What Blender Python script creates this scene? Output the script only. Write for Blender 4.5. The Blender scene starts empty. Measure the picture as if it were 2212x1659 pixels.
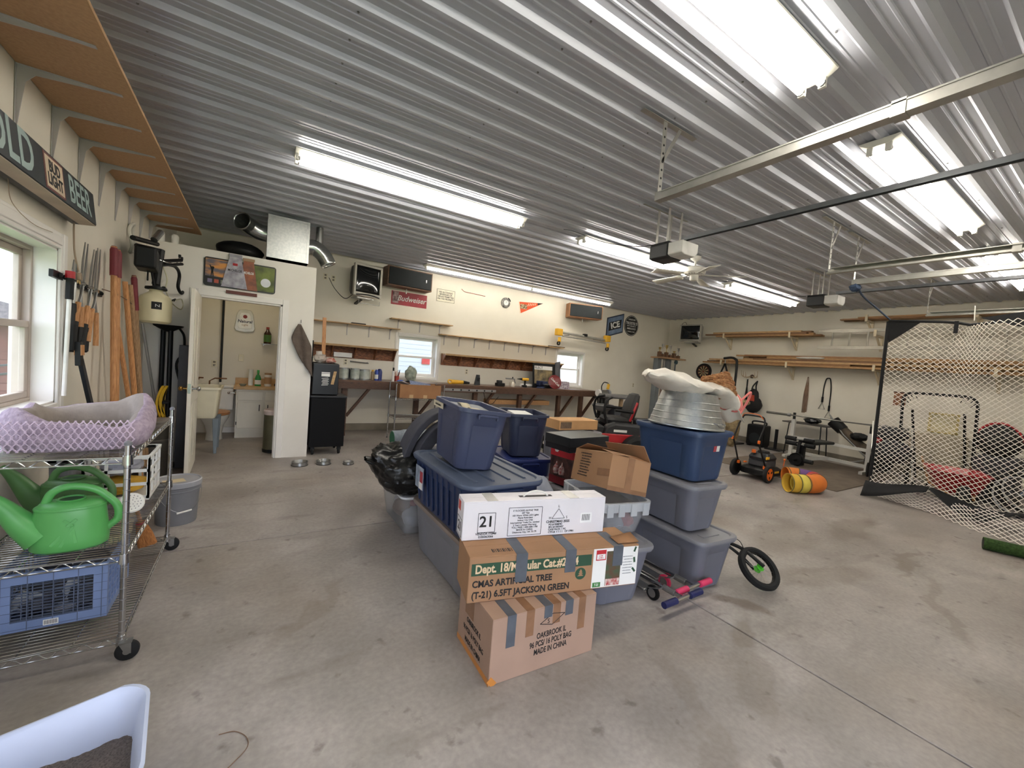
import bpy, bmesh, math, random
from mathutils import Vector, Matrix, Euler
PI = math.pi
rad = math.radians
random.seed(11)
sc = bpy.context.scene
COL = sc.collection

# ------------------------------------------------------------------ camera
YAW, PITCH, ROLL, CAM_H, F_PX = 0.56395, -0.0475977, 0.0797465, 1.5, 886.2
_f = Vector((math.sin(YAW)*math.cos(PITCH), math.cos(YAW)*math.cos(PITCH), math.sin(PITCH)))
_r0 = Vector((math.cos(YAW), -math.sin(YAW), 0)); _u0 = _r0.cross(_f)
_r = math.cos(ROLL)*_r0 + math.sin(ROLL)*_u0
_u = -math.sin(ROLL)*_r0 + math.cos(ROLL)*_u0
cd = bpy.data.cameras.new('camera'); cam = bpy.data.objects.new('camera', cd); COL.objects.link(cam)
cd.sensor_width = 36.0; cd.lens = F_PX/2212*36; cd.clip_start = 0.03; cd.clip_end = 300
cam.matrix_world = Matrix(((_r.x, _u.x, -_f.x, 0), (_r.y, _u.y, -_f.y, 0), (_r.z, _u.z, -_f.z, CAM_H), (0, 0, 0, 1)))
sc.camera = cam

# ------------------------------------------------------------------ sky and exposure
TUBE_W = 27.0            # emission of the fluorescent tubes
SKY_W = 5.0              # overcast sky outside
world = bpy.data.worlds.new('overcast_sky'); sc.world = world; world.use_nodes = True
wn = world.node_tree.nodes; wl = world.node_tree.links
bg = wn['Background']; bg.inputs[1].default_value = SKY_W
_tc = wn.new('ShaderNodeTexCoord'); _no = wn.new('ShaderNodeTexNoise'); _no.inputs['Scale'].default_value = 3.0
_cr = wn.new('ShaderNodeValToRGB')
_cr.color_ramp.elements[0].color = (0.62, 0.72, 0.92, 1); _cr.color_ramp.elements[0].position = 0.3
_cr.color_ramp.elements[1].color = (0.86, 0.90, 1.0, 1); _cr.color_ramp.elements[1].position = 0.7
wl.new(_tc.outputs['Generated'], _no.inputs['Vector']); wl.new(_no.outputs['Fac'], _cr.inputs['Fac']); wl.new(_cr.outputs['Color'], bg.inputs[0])
vs = sc.view_settings
vs.view_transform = 'Standard'; vs.look = 'None'; vs.gamma = 1.0; vs.use_curve_mapping = False
vs.exposure = 0.42
def sky_portal(name, loc, rot, sx, sy):
    l = bpy.data.lights.new(name, 'AREA'); l.shape = 'RECTANGLE'; l.size = sx; l.size_y = sy
    l.cycles.is_portal = True
    o = bpy.data.objects.new(name, l); COL.objects.link(o); o.location = loc; o.rotation_euler = rot
    return o
# room extents
XL, XR, YA, YF, ZC = -1.08, 10.74, 8.214, -1.35, 3.25
sky_portal('doorway_portal', (.5, YF-0.08, 1.1), (-PI/2, 0, 0), 2.8, 2.2)
sky_portal('window_portal', (XL-0.2, 3.0, 1.5), (0, -PI/2, 0), 1.0, 1.5)
sky_portal('window_portal', (2.84, YA+0.17, 1.5), (PI/2, 0, PI), 0.85, 0.85)
sky_portal('window_portal', (6.9, YA+0.17, 1.5), (PI/2, 0, PI), 0.9, 0.85)

# ------------------------------------------------------------------ helpers
def lin(c):
    return tuple((x/255/12.92 if x/255 <= 0.04045 else ((x/255+0.055)/1.055)**2.4) for x in c)
MATS = {}
def pm(name, rgb, rough=0.5, metal=0.0, var=0.10, scale=6.0, bump=0.0, bscale=40.0, stretch=None, rgb2=None, lo=0.35, hi=0.65, spec=0.5, alpha=1.0, trans=0.0, coat=0.0, emit=None, detail=4.0):
    """procedural principled material: noise-varied colour, optional relief"""
    if name in MATS: return MATS[name]
    m = bpy.data.materials.new(name); m.use_nodes = True; MATS[name] = m
    nt = m.node_tree; n = nt.nodes; l = nt.links; b = n['Principled BSDF']
    c = lin(rgb)
    tc = n.new('ShaderNodeTexCoord'); mp = n.new('ShaderNodeMapping')
    if stretch: mp.inputs['Scale'].default_value = stretch
    l.new(tc.outputs['Object'], mp.inputs['Vector'])
    no = n.new('ShaderNodeTexNoise'); no.inputs['Scale'].default_value = scale; no.inputs['Detail'].default_value = detail
    l.new(mp.outputs['Vector'], no.inputs['Vector'])
    cr = n.new('ShaderNodeValToRGB'); e = cr.color_ramp.elements
    e[0].position = lo; e[1].position = hi
    if rgb2:
        e[0].color = (*lin(rgb2), 1); e[1].color = (*c, 1)
    else:
        e[0].color = (*[x*(1-var) for x in c], 1); e[1].color = (*[min(1, x*(1+var)) for x in c], 1)
    l.new(no.outputs['Fac'], cr.inputs['Fac']); l.new(cr.outputs['Color'], b.inputs['Base Color'])
    b.inputs['Roughness'].default_value = rough; b.inputs['Metallic'].default_value = metal
    b.inputs['Specular IOR Level'].default_value = spec
    if alpha < 1: b.inputs['Alpha'].default_value = alpha
    if trans: b.inputs['Transmission Weight'].default_value = trans
    if coat: b.inputs['Coat Weight'].default_value = coat
    if emit:
        b.inputs['Emission Color'].default_value = (*emit[0], 1); b.inputs['Emission Strength'].default_value = emit[1]
    if bump:
        n2 = n.new('ShaderNodeTexNoise'); n2.inputs['Scale'].default_value = bscale; n2.inputs['Detail'].default_value = 3
        l.new(mp.outputs['Vector'], n2.inputs['Vector'])
        bp = n.new('ShaderNodeBump'); bp.inputs['Strength'].default_value = bump; bp.inputs['Distance'].default_value = 0.01
        l.new(n2.outputs['Fac'], bp.inputs['Height']); l.new(bp.outputs['Normal'], b.inputs['Normal'])
    return m

class MB:
    def __init__(s): s.v = []; s.f = []; s.m = []; s.cm = 0; s.M = None
    def mi(s, i): s.cm = i; return s
    def xf(s, loc=(0, 0, 0), rot=(0, 0, 0)):
        s.M = Matrix.LocRotScale(Vector(loc), Euler(rot), None); return s
    def nx(s): s.M = None; return s
    def add(s, vs, fs):
        n = len(s.v)
        s.v += [tuple(s.M @ Vector(v)) if s.M is not None else tuple(v) for v in vs]
        for f in fs: s.f.append(tuple(i+n for i in f)); s.m.append(s.cm)
        return s
    def box(s, x0, y0, z0, x1, y1, z1):
        return s.add([(x0,y0,z0),(x1,y0,z0),(x1,y1,z0),(x0,y1,z0),(x0,y0,z1),(x1,y0,z1),(x1,y1,z1),(x0,y1,z1)],
                     [(0,3,2,1),(4,5,6,7),(0,1,5,4),(1,2,6,5),(2,3,7,6),(3,0,4,7)])
    def bx(s, c, sz, rot=None):
        h = [q/2 for q in sz]; M = Euler(rot).to_matrix() if rot else Matrix.Identity(3)
        vs = [Vector(c)+M @ Vector((a*h[0], b*h[1], d*h[2])) for d in (-1, 1) for a, b in ((-1,-1),(1,-1),(1,1),(-1,1))]
        return s.add(vs, [(0,3,2,1),(4,5,6,7),(0,1,5,4),(1,2,6,5),(2,3,7,6),(3,0,4,7)])
    def bar(s, a, b, w, t, up=(0, 0, 1)):
        """rectangular bar from a to b: w wide, t along up"""
        a = Vector(a); b = Vector(b); d = (b-a).normalized(); u = Vector(up)
        if abs(d.dot(u)) > 0.98: u = Vector((1, 0, 0))
        sd = d.cross(u).normalized()*(w/2); u2 = sd.cross(d).normalized()*(t/2)
        vs = [p+i*sd+j*u2 for p in (a, b) for i, j in ((-1,-1),(1,-1),(1,1),(-1,1))]
        return s.add(vs, [(0,1,2,3),(7,6,5,4),(0,4,5,1),(1,5,6,2),(2,6,7,3),(3,7,4,0)])
    def cyl(s, a, b, r0, r1=None, n=12, cap=True):
        r1 = r0 if r1 is None else r1
        return s.sweep([a, b], [r0, r1], n, cap)
    def sweep(s, pts, rs, n=8, cap=True, closed=False, flat=1.0):
        P = [Vector(p) for p in pts]; k = len(P)
        if not hasattr(rs, '__len__'): rs = [rs]*k
        T = []
        for i in range(k):
            if closed: d = P[(i+1) % k]-P[i-1]
            else: d = P[min(i+1, k-1)]-P[max(i-1, 0)]
            T.append(d.normalized() if d.length > 1e-9 else Vector((0, 0, 1)))
        u = Vector((0, 0, 1)) if abs(T[0].z) < 0.9 else Vector((1, 0, 0))
        vs = []
        for i in range(k):
            u = (u-T[i]*u.dot(T[i]))
            if u.length < 1e-6: u = T[i].orthogonal()
            u.normalize(); w = T[i].cross(u)
            for j in range(n):
                a = 2*PI*j/n; vs.append(P[i]+(u*math.cos(a)*flat+w*math.sin(a))*rs[i])
        fs = []
        for i in range(k if closed else k-1):
            for j in range(n):
                a, b = i*n, ((i+1) % k)*n
                fs.append((a+j, a+(j+1) % n, b+(j+1) % n, b+j))
        if cap and not closed: fs += [tuple(reversed(range(n))), tuple(range((k-1)*n, k*n))]
        return s.add(vs, fs)
    tube = sweep
    def lathe(s, prof, n=20, c=(0, 0, 0), ax='z', a0=0.0, a1=2*PI):
        full = abs(a1-a0-2*PI) < 1e-6; k = len(prof); m = n if full else n+1; vs = []
        for r, h in prof:
            for j in range(m):
                a = a0+(a1-a0)*j/n; x, y = r*math.cos(a), r*math.sin(a)
                p = {'z': (x, y, h), 'x': (h, x, y), 'y': (x, h, y)}[ax]
                vs.append((p[0]+c[0], p[1]+c[1], p[2]+c[2]))
        fs = [(i*m+j, i*m+(j+1) % m, (i+1)*m+(j+1) % m, (i+1)*m+j) for i in range(k-1) for j in range(n)]
        if full and tuple(prof[0]) != tuple(prof[-1]):
            if prof[0][0] > 1e-5: fs.append(tuple(reversed(range(m))))
            if prof[-1][0] > 1e-5: fs.append(tuple(range((k-1)*m, k*m)))
        return s.add(vs, fs)
    def prism(s, poly, a, b, ax='y'):
        """2-D polygon extruded from a to b along ax; poly in the other two axes (x,z)/(y,z)/(x,y)"""
        mk = {'y': lambda p, h: (p[0], h, p[1]), 'x': lambda p, h: (h, p[0], p[1]), 'z': lambda p, h: (p[0], p[1], h)}[ax]
        n = len(poly); vs = [mk(p, a) for p in poly]+[mk(p, b) for p in poly]
        return s.add(vs, [tuple(range(n)), tuple(range(2*n-1, n-1, -1))]+[(i, (i+1) % n, n+(i+1) % n, n+i) for i in range(n)])
    def loft(s, rings, cap0=True, cap1=True):
        n = len(rings[0]); vs = [p for r in rings for p in r]
        fs = [(i*n+j, i*n+(j+1) % n, (i+1)*n+(j+1) % n, (i+1)*n+j) for i in range(len(rings)-1) for j in range(n)]
        if cap0: fs.append(tuple(reversed(range(n))))
        if cap1: fs.append(tuple(range((len(rings)-1)*n, len(rings)*n)))
        return s.add(vs, fs)
    def ball(s, c, rx, ry=None, rz=None, n=12, m=8):
        ry = rx if ry is None else ry; rz = rx if rz is None else rz
        rings = []
        vs = [(c[0], c[1], c[2]-rz)]
        for i in range(1, m):
            t = PI*i/m-PI/2
            vs += [(c[0]+rx*math.cos(t)*math.cos(2*PI*j/n), c[1]+ry*math.cos(t)*math.sin(2*PI*j/n), c[2]+rz*math.sin(t)) for j in range(n)]
        vs.append((c[0], c[1], c[2]+rz)); e = len(vs)-1
        fs = [(0, 1+(j+1) % n, 1+j) for j in range(n)]
        for i in range(m-2):
            fs += [(1+i*n+j, 1+i*n+(j+1) % n, 1+(i+1)*n+(j+1) % n, 1+(i+1)*n+j) for j in range(n)]
        b = 1+(m-2)*n; fs += [(b+j, b+(j+1) % n, e) for j in range(n)]
        return s.add(vs, fs)
    def grid(s, fn, nu, nv, th=None, cu=False):
        vs = [Vector(fn(i/nu, j/nv)) for i in range(nu+1) for j in range(nv+1)]
        fs = [(i*(nv+1)+j, (i+1)*(nv+1)+j, (i+1)*(nv+1)+j+1, i*(nv+1)+j+1) for i in range(nu) for j in range(nv)]
        return s.add(vs, fs)
    def build(s, name, mats, parent=None, smooth=35, bevel=0.0, loc=None, rot=None, seg=2, solid=0.0, sub=0, keep=False):
        me = bpy.data.meshes.new(name); me.from_pydata(s.v, [], s.f)
        if not isinstance(mats, (list, tuple)): mats = [mats]
        for m in mats: me.materials.append(m)
        if len(mats) > 1: me.polygons.foreach_set('material_index', s.m)
        if not keep:
            bm = bmesh.new(); bm.from_mesh(me); bmesh.ops.recalc_face_normals(bm, faces=bm.faces); bm.to_mesh(me); bm.free()
        if smooth:
            me.polygons.foreach_set('use_smooth', [True]*len(me.polygons)); me.set_sharp_from_angle(angle=rad(smooth))
        me.update()
        o = bpy.data.objects.new(name, me); COL.objects.link(o)
        if parent: o.parent = parent
        if loc: o.location = loc
        if rot: o.rotation_euler = rot
        if solid: q = o.modifiers.new('s', 'SOLIDIFY'); q.thickness = solid; q.offset = 0
        if sub: q = o.modifiers.new('u', 'SUBSURF'); q.levels = sub; q.render_levels = sub
        if bevel: q = o.modifiers.new('b', 'BEVEL'); q.width = bevel; q.segments = seg; q.limit_method = 'ANGLE'; q.angle_limit = rad(50)
        return o

def rrect(cx, cy, w, l, r, z, n=4):
    """rounded rectangle ring, w along x, l along y"""
    out = []; r = min(r, w/2-1e-4, l/2-1e-4)
    for sx, sy, a0 in ((1, 1, 0), (-1, 1, 90), (-1, -1, 180), (1, -1, 270)):
        for i in range(n+1):
            a = rad(a0+90*i/n); out.append((cx+sx*(w/2-r)+r*math.cos(a), cy+sy*(l/2-r)+r*math.sin(a), z))
    return out
def empty(name, loc=(0, 0, 0), rot=(0, 0, 0), parent=None):
    o = bpy.data.objects.new(name, None); COL.objects.link(o); o.location = loc; o.rotation_euler = rot; o.empty_display_size = 0.1
    if parent: o.parent = parent
    return o
def tag(o, label, cat, group=None):
    o['label'] = label; o['category'] = cat
    if group: o['group'] = group
    return o
def thing(name, label, cat, loc=(0, 0, 0), rz=0.0, group=None, rot=None):
    return tag(empty(name, loc, rot if rot else (0, 0, rz)), label, cat, group)
def struct(o): o['kind'] = 'structure'; return o
def dup(root, loc=None, rz=None, label=None, group=None, parent=None, rot=None):
    c = root.copy(); COL.objects.link(c)
    if parent: c.parent = parent
    if loc is not None: c.location = loc
    if rz is not None: c.rotation_euler = (0, 0, rz)
    if rot is not None: c.rotation_euler = rot
    if label: c['label'] = label
    if group: c['group'] = group
    for ch in list(root.children): dup(ch, parent=c)
    return c
def text(body, size, mat, parent, loc, rot, align='CENTER', bold=0.0, sx=1.0, shear=0.0, name='lettering', spacing=1.0, line=1.0, ext=0.0004):
    cu = bpy.data.curves.new(name, 'FONT'); cu.body = body; cu.size = size; cu.align_x = align; cu.align_y = 'CENTER'
    cu.extrude = ext; cu.offset = bold; cu.shear = shear; cu.space_character = spacing; cu.space_line = line; cu.resolution_u = 3
    cu.materials.append(mat)
    tmp = bpy.data.objects.new('tmp_text', cu); me = bpy.data.meshes.new_from_object(tmp); me.name = name
    bpy.data.objects.remove(tmp); bpy.data.curves.remove(cu)
    o = bpy.data.objects.new(name, me); COL.objects.link(o); o.parent = parent; o.location = loc; o.rotation_euler = rot; o.scale = (sx, 1, 1)
    return o
FACE_Y = (PI/2, 0, 0)          # lies on a face that looks toward -y
FACE_X = (PI/2, 0, PI/2)       # on a face that looks toward +x
FACE_NX = (PI/2, 0, -PI/2)     # on a face that looks toward -x
def arc(c, r, a0, a1, n, ax='z'):
    out = []
    for i in range(n+1):
        a = a0+(a1-a0)*i/n; x, y = r*math.cos(a), r*math.sin(a)
        out.append({'z': (c[0]+x, c[1]+y, c[2]), 'x': (c[0], c[1]+x, c[2]+y), 'y': (c[0]+x, c[1], c[2]+y)}[ax])
    return out
def bez(pts, n=8):
    """Catmull-Rom through points"""
    P = [Vector(p) for p in pts]; P = [2*P[0]-P[1]]+P+[2*P[-1]-P[-2]]; out = []
    for i in range(1, len(P)-2):
        for j in range(n):
            t = j/n; a, b, c, d = P[i-1], P[i], P[i+1], P[i+2]
            out.append(0.5*((2*b)+(c-a)*t+(2*a-5*b+4*c-d)*t*t+(-a+3*b-3*c+d)*t**3))
    out.append(P[-2]); return out

# ------------------------------------------------------------------ materials
black = pm('black_plastic', (12, 12, 13), 0.5, var=.2, spec=.3)
black_m = pm('black_metal', (15, 15, 16), 0.45, 0.0, var=.2, spec=.35)
rubber = pm('rubber', (15, 15, 16), 0.8, var=.2, bump=.1)
white = pm('white_paint', (226, 222, 214), 0.5, var=.03)
white_pl = pm('white_plastic', (225, 222, 215), 0.4, var=.04)
chrome = pm('chrome', (190, 190, 190), 0.18, 1.0, var=.06)
steel = pm('steel', (150, 150, 148), 0.35, 0.9, var=.1, bump=.03)
galv = pm('galvanized', (176, 178, 176), 0.36, 0.85, rgb2=(164, 167, 167), scale=34, lo=.4, hi=.62, detail=2)
track_m = pm('track_steel', (178, 176, 170), 0.34, 0.85, var=.1, scale=9)
navy_blk = pm('near_black', (9, 9, 11), 0.55, var=.1, spec=.2)
red = pm('red_paint', (168, 26, 34), 0.3, var=.08)
orange = pm('orange_plastic', (232, 110, 34), 0.4, var=.06)
yellow = pm('yellow_plastic', (222, 170, 40), 0.45, var=.08)
cream_pl = pm('cream_plastic', (220, 212, 186), 0.4, var=.04)
grey_pl = pm('grey_plastic', (120, 120, 124), 0.5, var=.06)
ink = pm('black_ink', (26, 25, 26), 0.7, var=.1)
w_ink = pm('white_ink', (225, 225, 220), 0.7, var=.05)
paper = pm('paper', (232, 230, 226), 0.7, var=.04)
wood_dark = pm('stained_wood', (94, 66, 50), 0.5, rgb2=(66, 45, 34), scale=8, stretch=(2, 14, 14), bump=.05)
wood_lt = pm('pine_board', (178, 136, 92), 0.65, rgb2=(142, 102, 64), scale=7, stretch=(14, 1.5, 14), bump=.05)
wood_ply = pm('plywood', (140, 88, 52), 0.6, rgb2=(92, 52, 30), scale=5, stretch=(3, 9, 9), lo=.4, hi=.6)
wood_x = pm('pine_shelf', (196, 164, 118), 0.6, rgb2=(160, 126, 84), scale=7, stretch=(1.5, 14, 14))
wood_h = pm('handle_wood', (196, 142, 92), 0.5, rgb2=(166, 112, 66), scale=8, stretch=(16, 16, 1.5))
wood_h2 = pm('worn_handle_wood', (164, 132, 98), 0.6, rgb2=(134, 102, 70), scale=8, stretch=(16, 16, 1.5))
card = pm('cardboard', (158, 119, 86), 0.75, var=.06, scale=5, bump=.02, bscale=90)
card2 = pm('cardboard_pinkish', (164, 134, 115), 0.75, var=.05, scale=5, bump=.02, bscale=90)
card_d = pm('cardboard_dark', (148, 106, 70), 0.75, var=.08, scale=5)
tape_g = pm('duct_tape', (88, 93, 101), 0.42, 0.1, var=.12, scale=12, bump=.05, bscale=60)
tape_b = pm('parcel_tape', (138, 102, 76), 0.25, var=.1, scale=14)
ceram = pm('ceramic', (232, 230, 224), 0.15, var=.02)
from mathutils import noise as mnoise
def blob(m, c, r, seed=0, amp=.12, freq=2.2, n=28, k=18, flatbot=None, fn=None, wr=0.0):
    """soft crumpled body: sphere displaced by noise"""
    s0 = len(m.v); m.ball(c, r[0], r[1], r[2], n, k)
    for i in range(s0, len(m.v)):
        v = Vector(m.v[i]); d = v-Vector(c); q = Vector((d.x/r[0], d.y/r[1], d.z/r[2]))
        a = mnoise.noise(q*freq+Vector((seed*7.3, seed*3.1, seed)))*amp + mnoise.noise(q*freq*2.7+Vector((seed, seed*5.1, 2)))*amp*.45
        if wr: a += wr*(abs(mnoise.noise(q*4.5+Vector((seed, 1, seed*2))))-.25+.5*abs(mnoise.noise(q*9+Vector((seed, 4, 1))))-.12)
        v = Vector(c)+d*(1+a)
        if fn: v = fn(v)
        if flatbot is not None: v.z = max(v.z, flatbot)
        m.v[i] = tuple(v)
    return m
def build_each(m, name, mats, parent=None, **kw):
    """one object for every loose piece collected in m"""
    par = list(range(len(m.v)))
    def find(i):
        while par[i] != i: par[i] = par[par[i]]; i = par[i]
        return i
    for f in m.f:
        a = find(f[0])
        for q in f[1:]: par[find(q)] = a
    groups = {}
    for k, f in enumerate(m.f): groups.setdefault(find(f[0]), []).append(k)
    out = []
    for ks in groups.values():
        idx = {}; b = MB()
        for k in ks:
            b.f.append(tuple(idx.setdefault(i, len(idx)) for i in m.f[k])); b.m.append(m.m[k])
        b.v = [None]*len(idx)
        for i, j in idx.items(): b.v[j] = m.v[i]
        out.append(b.build(name, mats, parent, **kw))
    return out

def small_print(parent, mat, c, w, rows, pitch, h, loc_rot, seed=1):
    """rows of illegible small print: short dashes lying on a face (local x right, y up)"""
    r = random.Random(seed); m = MB(); m.M = Matrix.LocRotScale(Vector(c), Euler(loc_rot), None)
    for k in range(rows):
        y = (rows/2-.5-k)*pitch; x = -w/2*(.7+.3*r.random()); e = w/2*(.6+.4*r.random())
        while x < e:
            l = h*(.5+r.random()*.8); m.box(x, y-h/2, 0, min(x+l, e), y+h/2*(.4+.6*r.random()), .0006); x += l+h*.45
    o = m.build('small_print', mat, parent, smooth=0); o['kind'] = 'stuff'; return o
# ================================================================== the room
def concrete():
    m = bpy.data.materials.new('concrete_floor'); m.use_nodes = True; nt = m.node_tree; n = nt.nodes; l = nt.links; b = n['Principled BSDF']
    geo = n.new('ShaderNodeNewGeometry')
    def noise(s, d=5, ns=None):
        q = n.new('ShaderNodeTexNoise'); q.inputs['Scale'].default_value = s; q.inputs['Detail'].default_value = d
        mp = n.new('ShaderNodeMapping'); l.new(geo.outputs['Position'], mp.inputs['Vector'])
        if ns: mp.inputs['Scale'].default_value = ns
        l.new(mp.outputs['Vector'], q.inputs['Vector']); return q.outputs['Fac']
    def ramp(fac, a, b_, c0, c1):
        q = n.new('ShaderNodeValToRGB'); q.color_ramp.elements[0].position = a; q.color_ramp.elements[1].position = b_
        q.color_ramp.elements[0].color = c0; q.color_ramp.elements[1].color = c1; l.new(fac, q.inputs['Fac']); return q.outputs['Color']
    def mix(fac, a, b_, mode='MIX'):
        q = n.new('ShaderNodeMix'); q.data_type = 'RGBA'; q.blend_type = mode
        if isinstance(fac, float): q.inputs[0].default_value = fac
        else: l.new(fac, q.inputs[0])
        for s_, v in ((6, a), (7, b_)):
            if isinstance(v, tuple): q.inputs[s_].default_value = v
            else: l.new(v, q.inputs[s_])
        return q.outputs[2]
    W = (1, 1, 1, 1); K = (0, 0, 0, 1)
    base = ramp(noise(0.9, 6), .35, .65, (*lin((146, 138, 133)), 1), (*lin((174, 167, 162)), 1))
    fine = ramp(noise(38, 3), .3, .7, (.86, .86, .86, 1), (1.06, 1.06, 1.06, 1))
    c = mix(1.0, base, fine, 'MULTIPLY')
    # brownish worn areas and thin dark scuffs
    md = ramp(noise(3.4, 8), .42, .66, (.86, .86, .86, 1), (1.05, 1.05, 1.05, 1)); c = mix(1.0, c, md, 'MULTIPLY')
    br = ramp(noise(0.55, 7), .52, .74, K, (.42, .42, .42, 1)); c = mix(br, c, (*lin((140, 120, 98)), 1))
    sc1 = ramp(noise(2.6, 8, (0.45, 1.5, 1)), .60, .72, K, (.42, .42, .42, 1)); c = mix(sc1, c, (*lin((92, 82, 74)), 1))
    sp = ramp(noise(9, 6), .63, .72, K, (.55, .55, .55, 1)); c = mix(sp, c, (*lin((86, 78, 72)), 1))
    # damp runs and oil marks with shapes of their own: (x, y, rx, ry, angle, strength)
    sx = n.new('ShaderNodeSeparateXYZ')
    wob = n.new('ShaderNodeTexNoise'); wob.inputs['Scale'].default_value = 3.2; wob.inputs['Detail'].default_value = 5
    l.new(geo.outputs['Position'], wob.inputs['Vector'])
    vm = n.new('ShaderNodeVectorMath'); vm.operation = 'SUBTRACT'; l.new(wob.outputs['Color'], vm.inputs[0]); vm.inputs[1].default_value = (.5, .5, .5)
    vs_ = n.new('ShaderNodeVectorMath'); vs_.operation = 'SCALE'; vs_.inputs['Scale'].default_value = .38; l.new(vm.outputs[0], vs_.inputs[0])
    va = n.new('ShaderNodeVectorMath'); va.operation = 'ADD'; l.new(geo.outputs['Position'], va.inputs[0]); l.new(vs_.outputs[0], va.inputs[1])
    tot = None
    for (x, y, rx, ry, an, st) in ((2.86, 1.42, .10, .22, .5, .55), (2.55, 1.2, .22, .09, .3, .45), (2.25, 1.02, .30, .12, .7, .28), (4.6, 1.9, .75, .25, .2, .34), (4.0, 1.35, .55, .16, -.3, .30), (5.6, 1.7, .7, .14, .1, .34),
                               (3.6, 2.3, .35, .16, .1, .25), (1.75, 1.0, .42, .07, 1.1, .2), (4.3, 0.72, .6, .05, .35, .3), (5.1, 1.1, .5, .05, .2, .4), (-.15, 4.9, .8, .3, .2, .18), (.3, 3.0, .5, .22, .8, .16), (.35, 2.5, .4, .05, .9, .25)):
        mp = n.new('ShaderNodeMapping'); mp.vector_type = 'TEXTURE'; mp.inputs['Location'].default_value = (x, y, 0); mp.inputs['Rotation'].default_value = (0, 0, an); mp.inputs['Scale'].default_value = (rx, ry, 1)
        l.new(va.outputs[0], mp.inputs['Vector'])
        ln = n.new('ShaderNodeVectorMath'); ln.operation = 'LENGTH'
        fl = n.new('ShaderNodeVectorMath'); fl.operation = 'MULTIPLY'; fl.inputs[1].default_value = (1, 1, 0); l.new(mp.outputs[0], fl.inputs[0]); l.new(fl.outputs[0], ln.inputs[0])
        mr = n.new('ShaderNodeMapRange'); mr.inputs['From Min'].default_value = 1.15; mr.inputs['From Max'].default_value = .7; mr.inputs['To Max'].default_value = st
        l.new(ln.outputs['Value'], mr.inputs['Value'])
        if tot is None: tot = mr.outputs[0]
        else:
            mx = n.new('ShaderNodeMath'); mx.operation = 'MAXIMUM'; l.new(tot, mx.inputs[0]); l.new(mr.outputs[0], mx.inputs[1]); tot = mx.outputs[0]
    c = mix(tot, c, (*lin((92, 76, 60)), 1))
    l.new(c, b.inputs['Base Color'])
    rr = ramp(noise(1.7, 4), .3, .7, (.34, .34, .34, 1), (.62, .62, .62, 1)); l.new(rr, b.inputs['Roughness'])
    bp = n.new('ShaderNodeBump'); bp.inputs['Strength'].default_value = .06; l.new(noise(22, 4), bp.inputs['Height']); l.new(bp.outputs['Normal'], b.inputs['Normal'])
    return m
conc = concrete()
curb_m = pm('concrete_curb', (128, 120, 106), 0.8, var=.12, scale=5, bump=.1)
wall_m = pm('wall_paint', (226, 220, 206), 0.55, rgb2=(217, 210, 195), scale=1.2, bump=.04, bscale=60, detail=7)
wall_m2 = pm('partition_paint', (230, 226, 218), 0.5, rgb2=(222, 217, 208), scale=1.5, bump=.03, bscale=60)
trim_m = pm('trim_paint', (228, 224, 218), 0.42, var=.025, scale=3)
vinyl = pm('window_vinyl', (178, 164, 152), 0.4, var=.05)
ceil_m = pm('ceiling_steel', (190, 193, 203), 0.40, 0.35, var=.03, scale=.8)
glass = pm('window_glass', (245, 248, 250), 0.02, alpha=.10, var=.0)

fl = struct(empty('floor'))
MB().box(XL-.2, YF-3, -.30, XR+.2, YA+.2, -.055).build('subfloor', curb_m, fl, smooth=0)
g = .006
for x0, x1 in ((XL-.15, 2.566-g), (2.566+g, XR+.15)):
    for y0, y1 in ((YF-1.2, 3.605-g), (3.605+g, YA+.15)):
        MB().box(x0, y0, -.05, x1, y1, 0).build('slab', conc, fl, smooth=0, bevel=.003, seg=1)

def wall_with_holes(name, ax, p0, p1, a0, a1, holes, mat, z1=ZC+.1):
    """wall slab between p0 and p1 along its normal axis, spanning a0..a1, with rectangular holes (a, b, za, zb)"""
    m = MB()
    def bx(a, b, za, zb):
        if b-a < 1e-4 or zb-za < 1e-4: return
        if ax == 'x': m.box(p0, a, za, p1, b, zb)
        else: m.box(a, p0, za, b, p1, zb)
    cur = a0
    for (a, b, za, zb) in sorted(holes):
        bx(cur, a, 0, z1); bx(a, b, 0, za); bx(a, b, zb, z1); cur = b
    bx(cur, a1, 0, z1)
    return struct(m.build(name, mat, None, smooth=0))
W1 = (2.25, 3.79, 1.02, 2.00); W2 = (2.42, 3.27, 1.08, 1.91); W3 = (6.47, 7.35, 1.07, 1.91)
wall_with_holes('wall_left', 'x', XL-.2, XL, YF-.15, YA+.2, [W1], wall_m)
wall_with_holes('wall_back', 'y', YA, YA+.18, XL, XR, [W2, W3], wall_m)
wall_with_holes('wall_right', 'x', XR, XR+.18, YF-.15, YA+.2, [], wall_m)
wall_with_holes('wall_front', 'y', YF-.18, YF, XL, XR, [(-.9, 1.9, 0, 2.2)], wall_m)
DX0, DX1, DZ = -.60, .29, 2.035
wall_with_holes('wall_bathroom_front', 'y', 6.24, 6.36, XL+.001, .67, [(DX0, DX1, 0, DZ)], wall_m2, 2.59)
wall_with_holes('wall_bathroom_side', 'x', .55, .67, 6.361, YA-.001, [], wall_m2, 2.59)
struct(MB().box(XL+.001, 6.361, 2.48, .549, YA-.001, 2.588).build('ceiling_bathroom', wall_m2, None, smooth=0))
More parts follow.
